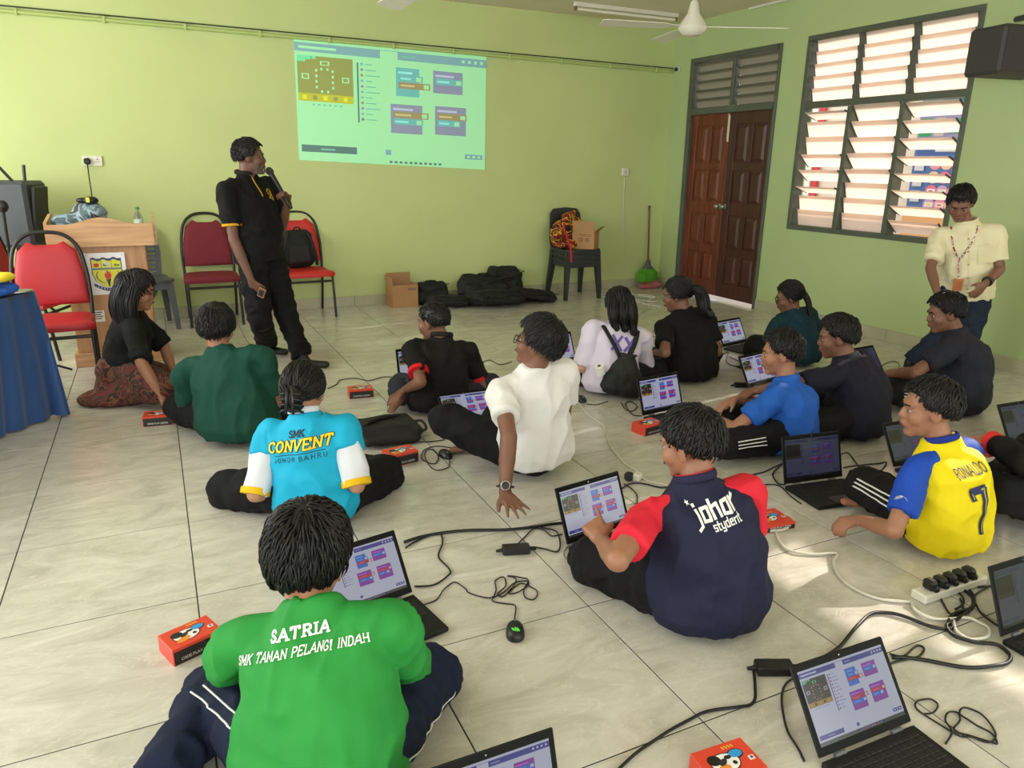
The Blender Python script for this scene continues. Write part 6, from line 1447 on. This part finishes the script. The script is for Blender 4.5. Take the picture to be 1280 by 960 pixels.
# --- woman at the left
PEOPLE['woman'] = p = person('woman with long straight hair in black top and red-brown batik skirt kneeling on the floor', pelvis=dp(158, 455, 4.42), face=62, lean=0.0, neck=(168, 383), head=(172, 360), hyaw=75, hpitch=-12, s=0.93, head_dd=0.0,
    arms={1: dict(el=(176, 452), elf=False, wr=(203, 497), wrf=False), -1: dict(el=(205, 432), elf=True, wr=(218, 470), wrf=False)}, sleeve=1.0, legs={1: dict(kn=(205, 486), knf=False, an3=dp(135, 500, 4.35)), -1: dict(kn=(215, 480), knf=True, an3=dp(140, 490, 4.65))},
    shirt=cloth('black_top', (16, 17, 19)), pants=None, hair='long', seed=4, skin='mid', voxel=0.008, glasses=True, hem=-0.05)
batik = stripes_mat('brown_red_batik', [(48, 30, 26), (92, 30, 32), (104, 66, 42), (40, 26, 26), (82, 48, 32), (104, 34, 38)], 7, 2.4)
P = p['P']; mb = MB(); mb.ell(P+Vector((0, 0, -0.03)), (0.17, 0.16, 0.12))
for k in (1, -1): mb.capsule(p['hip'][k], p['kn'][k], 0.105, 0.095, 14); mb.capsule(p['kn'][k], p['an'][k], 0.09, 0.07, 14)
q = fl(112, 497); mb.capsule((P.x, P.y, 0.05), (q.x, q.y, 0.02), 0.13, 0.05, 14, flat=(1.4, 0.5)); mb.ell((P.x, P.y-0.02, 0.03), (0.30, 0.22, 0.05)); mb.capsule(P+Vector((0, 0, -0.05)), (P.x, P.y, 0.05), 0.16, 0.2)
o = link('skirt', skin_over(mb, 0.011, 4, 0.014, 8, 3, 'skirt', [batik], flat_z=0.004, folds=[(P+Vector((0.05, 0, -0.1)), (1, 0.5, 0.3), 0.07, 0.008, 0.3)])); put_under(o, p['root'])
Hc = p['H']; Rh = p['Rh']; q = lambda x, y, z: Hc+Rh @ Vector((x, y, z))
dn = Vector((0, 0, -1))
for x0, y0 in ((0.0, -0.085), (0.055, -0.055), (-0.055, -0.055), (0.070, -0.005), (-0.070, -0.005)):
    a = q(x0*0.8, y0, 0.05); b_ = q(x0*1.15, y0*1.15-0.01, -0.05)
    strands([([a, b_, b_+dn*0.09+p['ff']*-0.01, b_+dn*0.18, b_+dn*0.25+p['ff']*0.01], [0.032, 0.040, 0.038, 0.030, 0.012])], 0.004, 40, 0.012, int(x0*1000)+7, p['hair'], 'hair_length')
# --- boy, black shirt with red cuffs
PEOPLE['blackred'] = p = person('person in a black polo shirt with red sleeve cuffs seated at a laptop', base=(546, 521), face=-18, neck=(552, 419), head=(541, 399), hyaw=-62, hpitch=-10, s=0.93, head_dd=0.03,
    arms={1: dict(el=(602, 484), elf=True), -1: dict(el=(526, 478), elf=False, wr=(506, 487), wrf=True, hd=(-0.9, 0.1, -0.4))}, sleeve=0.72, legs={1: dict(kn=(612, 498)), -1: dict(kn=(502, 486), knf=True, an=(500, 494), anf=False, ft=(-0.5, -0.6, -0.3))},
    shirt=cloth('black_polo', (20, 17, 17)), pants=cloth('charcoal_jeans', (44, 46, 56)), cuff=(cloth('red_cuff', (206, 30, 38)), 0.020), collar=cloth('black_collar', (30, 26, 26)), hair='crew', seed=9, skin='dark', voxel=0.0075, girth=1.05)
# --- boy, white T-shirt, leaning on his hand
PEOPLE['white'] = p = person('person with glasses in a white T-shirt leaning back on one hand', base=(668, 603), face=-30, lean=-0.10, neck=(668, 454), head=(674, 425), hyaw=-68, hpitch=12, s=0.98, head_dd=0.0,
    arms={-1: dict(el=(636, 545), elf=False, wr=(631, 617), wrf=False, hd=(0.02, -0.9, -0.15), hn=(0, 0, -1), th=(-1, 0, 0), curl=0.06, spread=0.30), 1: dict(el=(705, 520), elf=True)}, sleeve=0.60,
    legs={-1: dict(kn=(556, 524), knf=True, an=(640, 552), anf=True, ft=(0.8, 0.4, 0)), 1: dict(kn=(640, 500), knf=True)}, shirt=cloth('white_tshirt', (222, 220, 218), 0.8, 0.02), pants=BLKPANT, hair='full', seed=12, skin='dark', voxel=0.006, glasses=True, girth=1.05, hs=0.97, hemz=0.075)
w = p['wr'][-1]; ar = (p['wr'][-1]-p['el'][-1]).normalized(); wc = w-ar*0.03
wa = thing('wristwatch', 'chunky steel and black wristwatch on the arm of the white T-shirt boy', 'watch', wc); sd = ar.cross(Vector((0, 0, 1))).normalized(); ou = -HF
ou = (ou-ar*ou.dot(ar)).normalized(); s2 = ar.cross(ou)
MB().tube([wc+(ou*math.cos(a)+s2*math.sin(a))*0.031 for a in np.linspace(0, 2*PI, 21)[:-1]], 0.009, 8, closed=True, flat=0.5).build('strap', mat('watch_strap', (40, 38, 38), 0.5), wa, 180)
ca = MB().lathe([(0.021, 0), (0.021, 0.009), (0.018, 0.012)], wc+ou*0.030, ou, 20).build('case', METAL, wa, 40); MB().lathe([(0.0165, 0), (0.0165, 0.001)], wc+ou*0.0420, ou, 20).build('dial', mat('watch_dial', (22, 22, 26), 0.2), ca)
# --- boy in the navy and red johor shirt
RED_SL = cloth('coral_red_sleeve', (214, 38, 56), 0.75)
PEOPLE['johor'] = p = person('person in a navy shirt with red sleeves and white johor lettering pointing at a laptop', base=(893, 800), face=-18, neck=(868, 596), head=(862, 550), hyaw=-50, hpitch=-14, s=0.96, head_dd=0.05,
    arms={-1: dict(el=(772, 700), elf=False, wr=(752, 676), wrf=True, hd=(0.12, 0.9, 0.30), hn=(0.35, 0.3, -0.85), th=(0.6, -0.2, 0.5), curl=0.6, point=True), 1: dict(el=(935, 690), elf=True)}, sleeve=0.66,
    legs={-1: dict(kn=(742, 712), knf=True), 1: dict(kn=(860, 680), knf=True)}, shirt=cloth('navy_jersey', (30, 32, 58), 0.75), sleeve_mat=RED_SL, pants=BLKPANT, hair='short', seed=15, skin='mid', voxel=0.006, girth=1.12, collar=cloth('navy_collar', (40, 38, 66)), bend=0.03, pshape=1.3)
back_print(p, [('johor', 0.050, 0.0, INKW, dict(t=0.19, gap=0.06, slant=0.10)), ('stydent', 0.024, -0.032, INKW, dict(t=0.16, gap=0.06, slant=0.1, ox=0.016))], 0.052, tilt=0.12, dx=0.004)
R_ = frame(p['ff'], p['up']); ring = [p['N']+p['up']*0.016+R_ @ Vector((0.060*math.cos(a), 0.053*math.sin(a)-0.004, -0.009*math.sin(a))) for a in np.linspace(0, 2*PI, 25)[:-1]]; MB().tube(ring, 0.0045, 6, closed=True).build('collar_stripe', RED_SL, p['shirt'], 180)
st = [[Vector((0, 0))]+[Vector((math.cos(a)*(1 if k % 2 == 0 else 0.42), math.sin(a)*(1 if k % 2 == 0 else 0.42))) for k, a in ((j, PI/2+j*PI/5), (j+1, PI/2+(j+1)*PI/5))] for j in range(10)]
back_print(p, [((st, 0), 0.009, 0.060, INKW, {})], 0.052, tilt=0.12, dx=-0.066)
# --- lilac T-shirt girl with drawstring bag
PEOPLE['lilac'] = p = person('person in a pale lilac T-shirt with purple crosses and a drawstring bag on the back', base=(764, 497), face=-8, neck=(776, 400), head=(773, 379), hyaw=-6, hpitch=-14, s=0.90, head_dd=0.04,
    arms={-1: dict(el=(727, 460), elf=True), 1: dict(el=(808, 458), elf=True)}, sleeve=0.95, legs={-1: dict(kn=(708, 476)), 1: dict(kn=(822, 462))}, shirt=cloth('pale_lilac_tshirt', (206, 196, 214), 0.8, 0.02), pants=cloth('blackish_trousers', (26, 27, 34)), hair='tied', seed=18, skin='light', voxel=0.008, girth=1.08, eyes=False)
back_print(p, [('X', 0.088, -0.01, INKP, dict(t=0.20, ox=-0.030, step=0.15)), ('X', 0.080, -0.008, INKP, dict(t=0.26, ox=0.055, step=0.15))], 0.128)
Hc = p['H']; Rh = p['Rh']; q = lambda x, y, z: Hc+Rh @ Vector((x, y, z))
for x0, s0 in ((-0.05, 1), (0.0, 2), (0.05, 3)):
    a = q(x0, -0.075, 0.05); b_ = q(x0*1.2, -0.105, -0.04); e1 = b_+dn*0.07+p['lt']*0.01; e2 = b_+dn*(0.13 if x0 < 0.03 else 0.16)+p['lt']*0.03
    strands([([a, b_, e1, e2], [0.034, 0.036, 0.028, 0.006])], 0.0035, 60, 0.014, s0, p['hair'], 'hair_length')
bgd = thing('drawstring_bag', 'black drawstring bag worn on the back of the lilac T-shirt', 'bag', p['P']); mb = MB()
bc = p['P']-p['ff']*0.155*p['s']+p['lt']*0.045; up = p['up']
loft(mb, [(bc+up*-0.09, p['lt']*0.12, p['ff']*0.06), (bc+up*-0.05, p['lt']*0.15, p['ff']*0.085), (bc+up*0.03, p['lt']*0.13, p['ff']*0.07), (bc+up*0.11, p['lt']*0.075, p['ff']*0.05), (bc+up*0.155, p['lt']*0.045, p['ff']*0.04), (bc+up*0.175, p['lt']*0.06, p['ff']*0.045)], 18)
o = link('bag_body', skin_over(mb, 0.008, 3, 0.012, 11, 3, 'bag_body', [BAGM], flat_z=0.004, folds=[(bc+up*0.1, p['lt'], 0.03, 0.006, 0.14)])); put_under(o, bgd)
sme = p['shirt'].data; bv = BVHTree.FromPolygons([v.co for v in sme.vertices], [f.vertices for f in sme.polygons])
def on_back(per, bvh, x, y, lift):
    c = per['top']+per['lt']*x+per['up']*y-per['ff']*0.4; h = bvh.ray_cast(c, per['ff'], 0.7); return (h[0]+h[1]*lift) if h[0] is not None else c+per['ff']*0.3
for sx, xa in ((-1, -0.125), (1, 0.105)):
    pts = [on_back(p, bv, xa+(0.045*sx*0.3-xa+0.03)*t, -0.005-0.20*t, 0.010) for t in np.linspace(0, 1, 7)]; pts.append(bc+up*0.165)
    MB().tube(smooth_path(pts, 3), 0.018, 6, flat=0.35).build('strap', BAGT, bgd, 180)
wb = p['P']-p['ff']*0.15-p['lt']*0.115+Vector((0, 0, 0.04)); t = thing('tissue_roll', 'white roll hanging beside the black drawstring bag', 'roll', wb)
ax = (p['up']+p['lt']*-0.5-p['ff']*0.4).normalized(); MB().lathe([(0.010, -0.03), (0.030, -0.03), (0.032, -0.028), (0.032, 0.028), (0.030, 0.03), (0.012, 0.03)], wb+Vector((0, 0, 0.01)), ax, 20).build('roll', mat('white_paper', (226, 224, 220), 0.8), t, 40); MB().lathe([(0.011, 0.0301), (0.012, 0.031)], wb+Vector((0, 0, 0.01)), ax, 12).build('core', BLACKP, t)
# --- ponytail girl in black
PEOPLE['blackgirl'] = p = person('person with a wavy ponytail in a plain black T-shirt facing the lilac shirt', base=(868, 480), face=-28, neck=(853, 385), head=(846, 366), hyaw=-66, hpitch=-14, s=0.95, head_dd=0.02,
    arms={-1: dict(el=(832, 441), elf=False), 1: dict(el=(897, 440), elf=True)}, sleeve=0.68, legs={-1: dict(kn=(815, 455)), 1: dict(kn=(890, 440))}, shirt=cloth('black_tshirt', (18, 17, 19)), pants=BLKPANT, hair='tied', seed=21, skin='dark', voxel=0.008, girth=1.12)
Hc = p['H']; Rh = p['Rh']; q = lambda x, y, z: Hc+Rh @ Vector((x, y, z)); a = q(0, -0.10, 0.03)
strands([([a, q(0.0, -0.15, 0.01), q(0.01, -0.165, -0.06), q(0.0, -0.17, -0.13), q(0.02, -0.22, -0.19)], [0.024, 0.038, 0.040, 0.030, 0.006])], 0.004, 70, 0.02, 4, p['hair'], 'ponytail')
MB().tube([q(0.022*math.cos(t), -0.115, 0.022+0.022*math.sin(t)) for t in np.linspace(0, 2*PI, 13)[:-1]], 0.006, 6, closed=True).build('hair_tie', BAGT, p['hair'], 180)
# --- blue T-shirt boy
PEOPLE['blue'] = p = person('person in a plain royal blue T-shirt reaching towards a laptop', base=(992, 573), face=-52, neck=(982, 470), head=(976, 438), hyaw=-72, hpitch=-8, s=0.93, head_dd=0.02,
    arms={-1: dict(el=(917, 536), elf=False, wr=(884, 520), wrf=True), 1: dict(el=(955, 505), elf=True, wr=(920, 499), wrf=False, hd=(-0.9, 0.2, -0.35))}, sleeve=0.66, legs={-1: dict(kn=(905, 555), knf=False), 1: dict(kn=(935, 515), knf=True)},
    shirt=cloth('royal_blue_tshirt', (34, 88, 176), 0.8), pants=BLKPANT, hair='short', seed=24, skin='mid', voxel=0.007, girth=1.05, bend=0.03)
# --- navy T-shirt boy behind
PEOPLE['navy'] = p = person('person in a plain dark navy T-shirt between the blue shirt and the far wall', base=(1080, 552), face=-48, neck=(1056, 440), head=(1046, 418), hyaw=-70, hpitch=-12, s=0.98, head_dd=0.02,
    arms={-1: dict(el=(985, 482), elf=False, wr=(945, 488), wrf=True, hd=(-1, 0.1, -0.3)), 1: dict(el=(1080, 490), elf=True)}, sleeve=0.72, legs={-1: dict(kn=(1000, 540), knf=False), 1: dict(kn=(1040, 500), knf=True)}, shirt=cloth('dark_navy_tshirt', (30, 30, 44)), pants=BLKPANT, hair='short', seed=27, skin='dark', voxel=0.008, girth=1.22, bend=0.04)
# --- teal girl with braid
PEOPLE['teal'] = p = person('person with a long braid and glasses in a dark teal shirt near the wall', base=(1002, 459), face=-35, neck=(990, 384), head=(986, 369), hyaw=-75, hpitch=-16, s=0.92, head_dd=0.0,
    arms={-1: dict(el=(962, 425), elf=False), 1: dict(el=(1028, 425), elf=True)}, sleeve=0.9, legs={-1: dict(kn=(945, 433), knf=False, an3=fl(938, 446)), 1: dict(kn=(1000, 430), knf=True)}, shirt=cloth('dark_teal_shirt', (22, 52, 66)), pants=BLKPANT, hair='tied', seed=30, skin='dark', voxel=0.009, girth=1.15, glasses=True)
Hc = p['H']; Rh = p['Rh']; q = lambda x, y, z: Hc+Rh @ Vector((x, y, z))
br_ = MB(); ps = [q(0.02, -0.10, 0.02), q(0.03, -0.125, -0.05), q(0.03, -0.13, -0.12), q(0.03, -0.13, -0.20), q(0.03, -0.13, -0.27)]; pp = smooth_path(ps, 6)
for i, c in enumerate(pp): 
    for sx in (-1, 1): br_.ell(c+p['lt']*sx*0.011*(1 if i % 2 else -1), (0.020*(1-0.5*i/len(pp)),)*3, nu=10, nv=8)
br_.build('braid', HAIRM, p['hair'], 180)
# --- dark boy at the right
PEOPLE['dark'] = p = person('person in a dark charcoal T-shirt with striped trousers below the standing boy', base=(1208, 520), face=-55, neck=(1193, 408), head=(1181, 388), hyaw=-80, hpitch=-14, s=1.0, head_dd=0.0,
    arms={-1: dict(el=(1143, 466), elf=False, wr=(1108, 467), wrf=True), 1: dict(el=(1190, 465), elf=True, wr=(1158, 470), wrf=True)}, sleeve=0.70, legs={-1: dict(kn=(1115, 490), knf=False), 1: dict(kn=(1160, 480), knf=True)}, shirt=cloth('charcoal_navy_tshirt', (36, 37, 48)), pants=BLKPANT, hair='short', seed=33, skin='dark', voxel=0.008, girth=1.22, bend=0.05)
# --- yellow jersey
PEOPLE['yellow'] = p = person('person in a yellow football jersey with blue sleeves and a big number 7', base=(1196, 700), face=-30, neck=(1176, 548), head=(1161, 506), hyaw=-76, hpitch=-6, s=0.90, head_dd=0.02,
    arms={-1: dict(el=(1118, 663), elf=False, wr=(1074, 650), wrf=True, hd=(-1, 0.2, -0.1), curl=0.7), 1: dict(el=(1225, 640), elf=True)}, sleeve=0.72, legs={-1: dict(kn=(1078, 606), knf=True, an=(1100, 655), anf=True), 1: dict(kn=(1180, 600), knf=True)},
    shirt=cloth('yellow_jersey', (226, 204, 12), 0.7, 0.03), sleeve_mat=cloth('blue_sleeve', (26, 70, 170), 0.7), pants=BLKPANT, hair='short', seed=36, skin='mid', voxel=0.006, girth=1.05, collar=cloth('blue_collar', (30, 50, 130)), hs=0.97, bend=0.03)
back_print(p, [('RONALDO', 0.036, 0.0, INKN, dict(t=0.13, gap=0.10, xs=0.62)), ('7', 0.16, -0.215, INKN, dict(t=0.20, xs=0.72, step=0.07, lift=0.004)), ('7', 0.16, -0.215, mat('gold_ink', (150, 150, 70), 0.7), dict(t=0.05, xs=0.72, lift=0.0060, step=0.07))], 0.078, dx=-0.012)
leg_stripes(p, -1, (-0.25, -0.85, 0.05), (-0.22, 0, 0.22), INKW, 0.006)
leg_stripes(p, -1, (-0.25, -0.85, 0.3), (-0.22, 0, 0.22), INKW, 0.006, shin=True)
sm_ = p['sh'][-1]*0.55+p['el'][-1]*0.45; nn = -p['lt']*0.9-p['ff']*0.25; MB().lathe([(0.024, 0), (0.024, 0.002)], sm_+nn.normalized()*0.060, nn, 20).build('sleeve_badge', mat('badge_grey', (150, 156, 170), 0.6, vary=(90, 0.6)), p['shirt'])
leg_stripes(PEOPLE['satria'], -1, (-0.45, -0.45, 0.75), (-0.12, 0.16), INKW, 0.003, 0.2, 0.85)
leg_stripes(PEOPLE['satria'], 1, (0.5, -0.8, -0.1), (0,), INKW, 0.0035)
leg_stripes(PEOPLE['blue'], -1, (-0.2, -0.9, 0.2), (-0.2, 0, 0.2), INKW, 0.005, 0.5)
leg_stripes(PEOPLE['dark'], -1, (-0.2, -0.9, 0.2), (-0.2, 0, 0.2), INKW, 0.006, 0.5)
# --- person cut by the right edge
PEOPLE['edge'] = p = person('person in a black long-sleeved top with red cuffs, cut off by the right edge', base=(1345, 668), face=-62, neck=(1340, 520), head=(1335, 488), hyaw=-75, hpitch=-10, s=0.95, head_dd=0.02,
    arms={-1: dict(el=(1290, 580), elf=False, wr=(1232, 549), wrf=True, hd=(-1, 0.25, -0.1)), 1: dict(el=(1330, 590), elf=True)}, sleeve=1.88, cuff=(cloth('red_knit_cuff', (210, 50, 48)), 0.022), legs={-1: dict(kn=(1258, 618), knf=False), 1: dict(kn=(1290, 560), knf=True)},
    shirt=cloth('black_sweatshirt', (18, 17, 19)), pants=BLKPANT, hair='short', seed=39, skin='mid', voxel=0.008, girth=1.05)
# --- teacher
tp = dp(324, 308, 5.22)
PEOPLE['teacher'] = p = person('man standing in a black polo shirt with yellow trim holding a microphone', pelvis=tp, face=112, lean=0.0, neck=(307, 216), head=(312, 193), hyaw=72, hpitch=-2, s=0.98, head_dd=0.0,
    arms={1: dict(el=(293, 305), elf=False, wr=(315, 352), wrf=False, hd=(0.25, 0.1, -0.9), hn=(0.5, 0.6, 0), th=(0.6, -0.2, -0.2), curl=0.5), -1: dict(el=(352, 285), elf=True, wr=(360, 253), wrf=False, hd=(-0.35, -0.25, 0.5), hn=(-0.6, -0.7, 0.3), th=(-0.3, -0.2, 0.9), curl=0.95)}, sleeve=0.72,
    legs={1: dict(kn=(326, 405), an3=fl(335, 441)+Vector((0, 0, 0.08)), ft=(0.5, -0.6, 0)), -1: dict(kn=(360, 402), an3=fl(379, 459)+Vector((0, 0, 0.08)), ft=(0.8, -0.5, 0))}, shirt=cloth('black_polo_shirt', (17, 17, 19)), pants=cloth('black_jeans', (17, 17, 20)), cuff=(cloth('gold_trim', (206, 150, 30)), 0.012), collar=cloth('black_gold_collar', (34, 30, 28)), feet='shoes', hair='neat', seed=42, skin='deep', voxel=0.0075, girth=1.12, hs=0.98, shw=0.185)
Hc = p['H']; Rh = p['Rh']; q = lambda x, y, z: Hc+Rh @ Vector((x, y, z))
bd = MB(); rr = random.Random(2)
for k in range(260):
    a = rr.uniform(-1.35, 1.35); z = rr.uniform(-0.105, -0.045); y = 0.088*math.cos(a)+0.004; x = 0.062*math.sin(a)
    if z > -0.06 and abs(x) < 0.030: continue
    c = q(x*0.98, y*(1.0 if z > -0.09 else 0.9), z); bd.tube([c, c+(q(x*1.1, y*1.1, z-0.012)-c).normalized()*0.010], [0.0024, 0.0006], 4, caps=False)
bd.build('beard', mat('grey_beard', (104, 98, 92), 0.7), p['root'])
hw = p['wr'][-1]; mic_a = hw+Vector((-0.02, -0.03, 0.03)); mtop = Hc+Rh @ Vector((0.0, 0.125, -0.085)); 
d_ = (mtop-mic_a).normalized(); g0 = mic_a-d_*0.07
mc = thing('microphone', 'black handheld microphone held to the man\'s mouth', 'microphone', g0); MB().capsule(g0, mtop-d_*0.02, 0.013, 0.018, 12).build('handle', BLACKP, mc, 60); MB().ell(mtop, (0.026, 0.026, 0.030), R=frame(Vector((0, 0, 1)).cross(d_), d_)).build('grille', mat('mic_grille', (40, 40, 42), 0.5, bump=(900, 0.5)), mc, 180)
hw = p['wr'][1]; c = dp(327, 366, dep(hw)-0.045); o = MB().box(c, (0.050, 0.010, 0.065), R=rotz(-0.6) @ Matrix.Rotation(0.4, 3, 'Y'), bev=0.003).build('circuit_board', mat('copper_board', (150, 110, 70), 0.35)); tag(o, 'small circuit board held in the standing man\'s lowered hand', 'circuit board')
MB().box(c+Vector((-0.004, -0.008, 0)), (0.034, 0.004, 0.045), R=rotz(-0.6) @ Matrix.Rotation(0.4, 3, 'Y')).build('chip', BLACKP, o)
# gold piping on placket and chest emblem
sme = p['shirt'].data; bv = BVHTree.FromPolygons([v.co for v in sme.vertices], [f.vertices for f in sme.polygons])
def on_front(per, bvh, x, y, lift):
    c = per['top']+per['lt']*x+per['up']*y+per['ff']*0.45; h = bvh.ray_cast(c, -per['ff'], 0.8); return (h[0]+h[1]*lift) if h[0] is not None else c-per['ff']*0.35
GOLD = mat('gold_thread', (206, 160, 40), 0.6)
MB().tube([on_front(p, bv, 0.012, y, 0.003) for y in np.linspace(0.02, -0.11, 7)], 0.004, 5).build('placket_piping', GOLD, p['shirt'])
mb = MB(); 
for k in range(5): mb.tube([on_front(p, bv, -0.075+0.018*math.cos(a+k), -0.10+0.014*k-0.03+0.012*math.sin(a*2), 0.003) for a in np.linspace(0, 3, 6)], 0.003, 4)
mb.build('chest_emblem', GOLD, p['shirt'])
# --- standing boy in cream shirt
tp = dp(1207, 352, 5.15)
PEOPLE['cream'] = p = person('boy standing in an open-collared cream shirt with lanyard, looking down', pelvis=tp, face=205, lean=-0.03, neck=(1209, 276), head=(1201, 252), hyaw=212, hpitch=-34, s=0.90, head_dd=-0.03,
    arms={1: dict(el=(1163, 335), elf=False, wr=(1172, 368), wrf=False, hd=(0.2, -0.2, -0.9), hn=(0.7, 0.5, 0), th=(0, -1, 0)), -1: dict(el=(1250, 337), elf=False, wr=(1232, 354), wrf=False, hd=(-0.6, 0.1, -0.7), hn=(0.2, 0.9, 0.1), th=(-0.6, 0, 0.4))}, sleeve=0.78,
    legs={1: dict(an3=(5.52, 1.02, 0.08)), -1: dict(an3=(5.72, 0.86, 0.08))}, shirt=cloth('cream_shirt', (222, 214, 178), 0.8, 0.03), pants=cloth('navy_uniform_trousers', (34, 42, 60)), collar=cloth('cream_collar', (222, 212, 172)), feet='shoes', hair='short', seed=45, skin='dark', voxel=0.0075, girth=1.08, hem=0.03, hs=0.93, shw=0.160)
sme = p['shirt'].data; bv = BVHTree.FromPolygons([v.co for v in sme.vertices], [f.vertices for f in sme.polygons])
MB().tube([on_front(p, bv, 0.0, y, 0.002) for y in np.linspace(0.0, -0.42, 14)], 0.003, 4).build('placket', cloth('cream_collar', (222, 212, 172)), p['shirt'])
for k in range(5): c = on_front(p, bv, 0.0, -0.05-0.085*k, 0.004); MB().lathe([(0.006, 0), (0.006, 0.002)], c, p['ff'], 10).build('button', mat('button_tan', (170, 140, 90), 0.4), p['shirt'])
pk = [on_front(p, bv, -0.11+0.055*u, -0.16+0.06*v, 0.004) for u, v in ((-1, -1), (1, -1), (1, 1), (-1, 1))]; MB().add(pk+[c+p['ff']*0.003 for c in pk], [(0,1,2,3), (7,6,5,4), (0,4,5,1), (1,5,6,2), (2,6,7,3), (3,7,4,0)]).build('chest_pocket', cloth('cream_collar', (222, 212, 172)), p['shirt'])
ly = thing('lanyard', 'red and white lanyard with name card round the standing boy\'s neck', 'lanyard', p['N']); LAN = stripes_mat('red_white_lanyard', [(150, 30, 50), (226, 216, 210), (130, 26, 44), (232, 226, 220)], 40, 0.4)
for sx in (-1, 1): MB().tube(smooth_path([on_front(p, bv, sx*0.075+0.02, 0.02, 0.006), on_front(p, bv, sx*0.055+0.035, -0.07, 0.007), on_front(p, bv, 0.05+sx*0.012, -0.17, 0.008)], 4), 0.006, 6, flat=0.4).build('ribbon', LAN, ly, 180)
MB().tube([on_front(p, bv, 0.05, -0.17, 0.009), on_front(p, bv, 0.055, -0.30, 0.010)], 0.006, 6).build('ribbon', LAN, ly); c = on_front(p, bv, 0.056, -0.35, 0.012); MB().box(c, (0.055, 0.004, 0.085), R=frame(-p['ff'], Vector((0, 0, 1))), bev=0.001).build('name_card', mat('name_card_orange', (196, 120, 76), 0.4), ly)

w_ = p['wr'][-1]; ar = (p['wr'][-1]-p['el'][-1]).normalized(); wc = w_-ar*0.025; wt = thing('wristwatch', 'dark wristwatch on the standing boy in the cream shirt', 'watch', wc); a1 = ar.orthogonal().normalized(); a2 = ar.cross(a1)
MB().tube([wc+(a1*math.cos(a)+a2*math.sin(a))*0.028 for a in np.linspace(0, 2*PI, 19)[:-1]], 0.010, 8, closed=True, flat=0.6).build('strap', BLACKP, wt, 180); ou = (p['ff']-ar*p['ff'].dot(ar)).normalized(); MB().box(wc+ou*0.032, (0.030, 0.030, 0.010), R=frame(ar, ou), bev=0.003).build('case', BLACKP, wt)
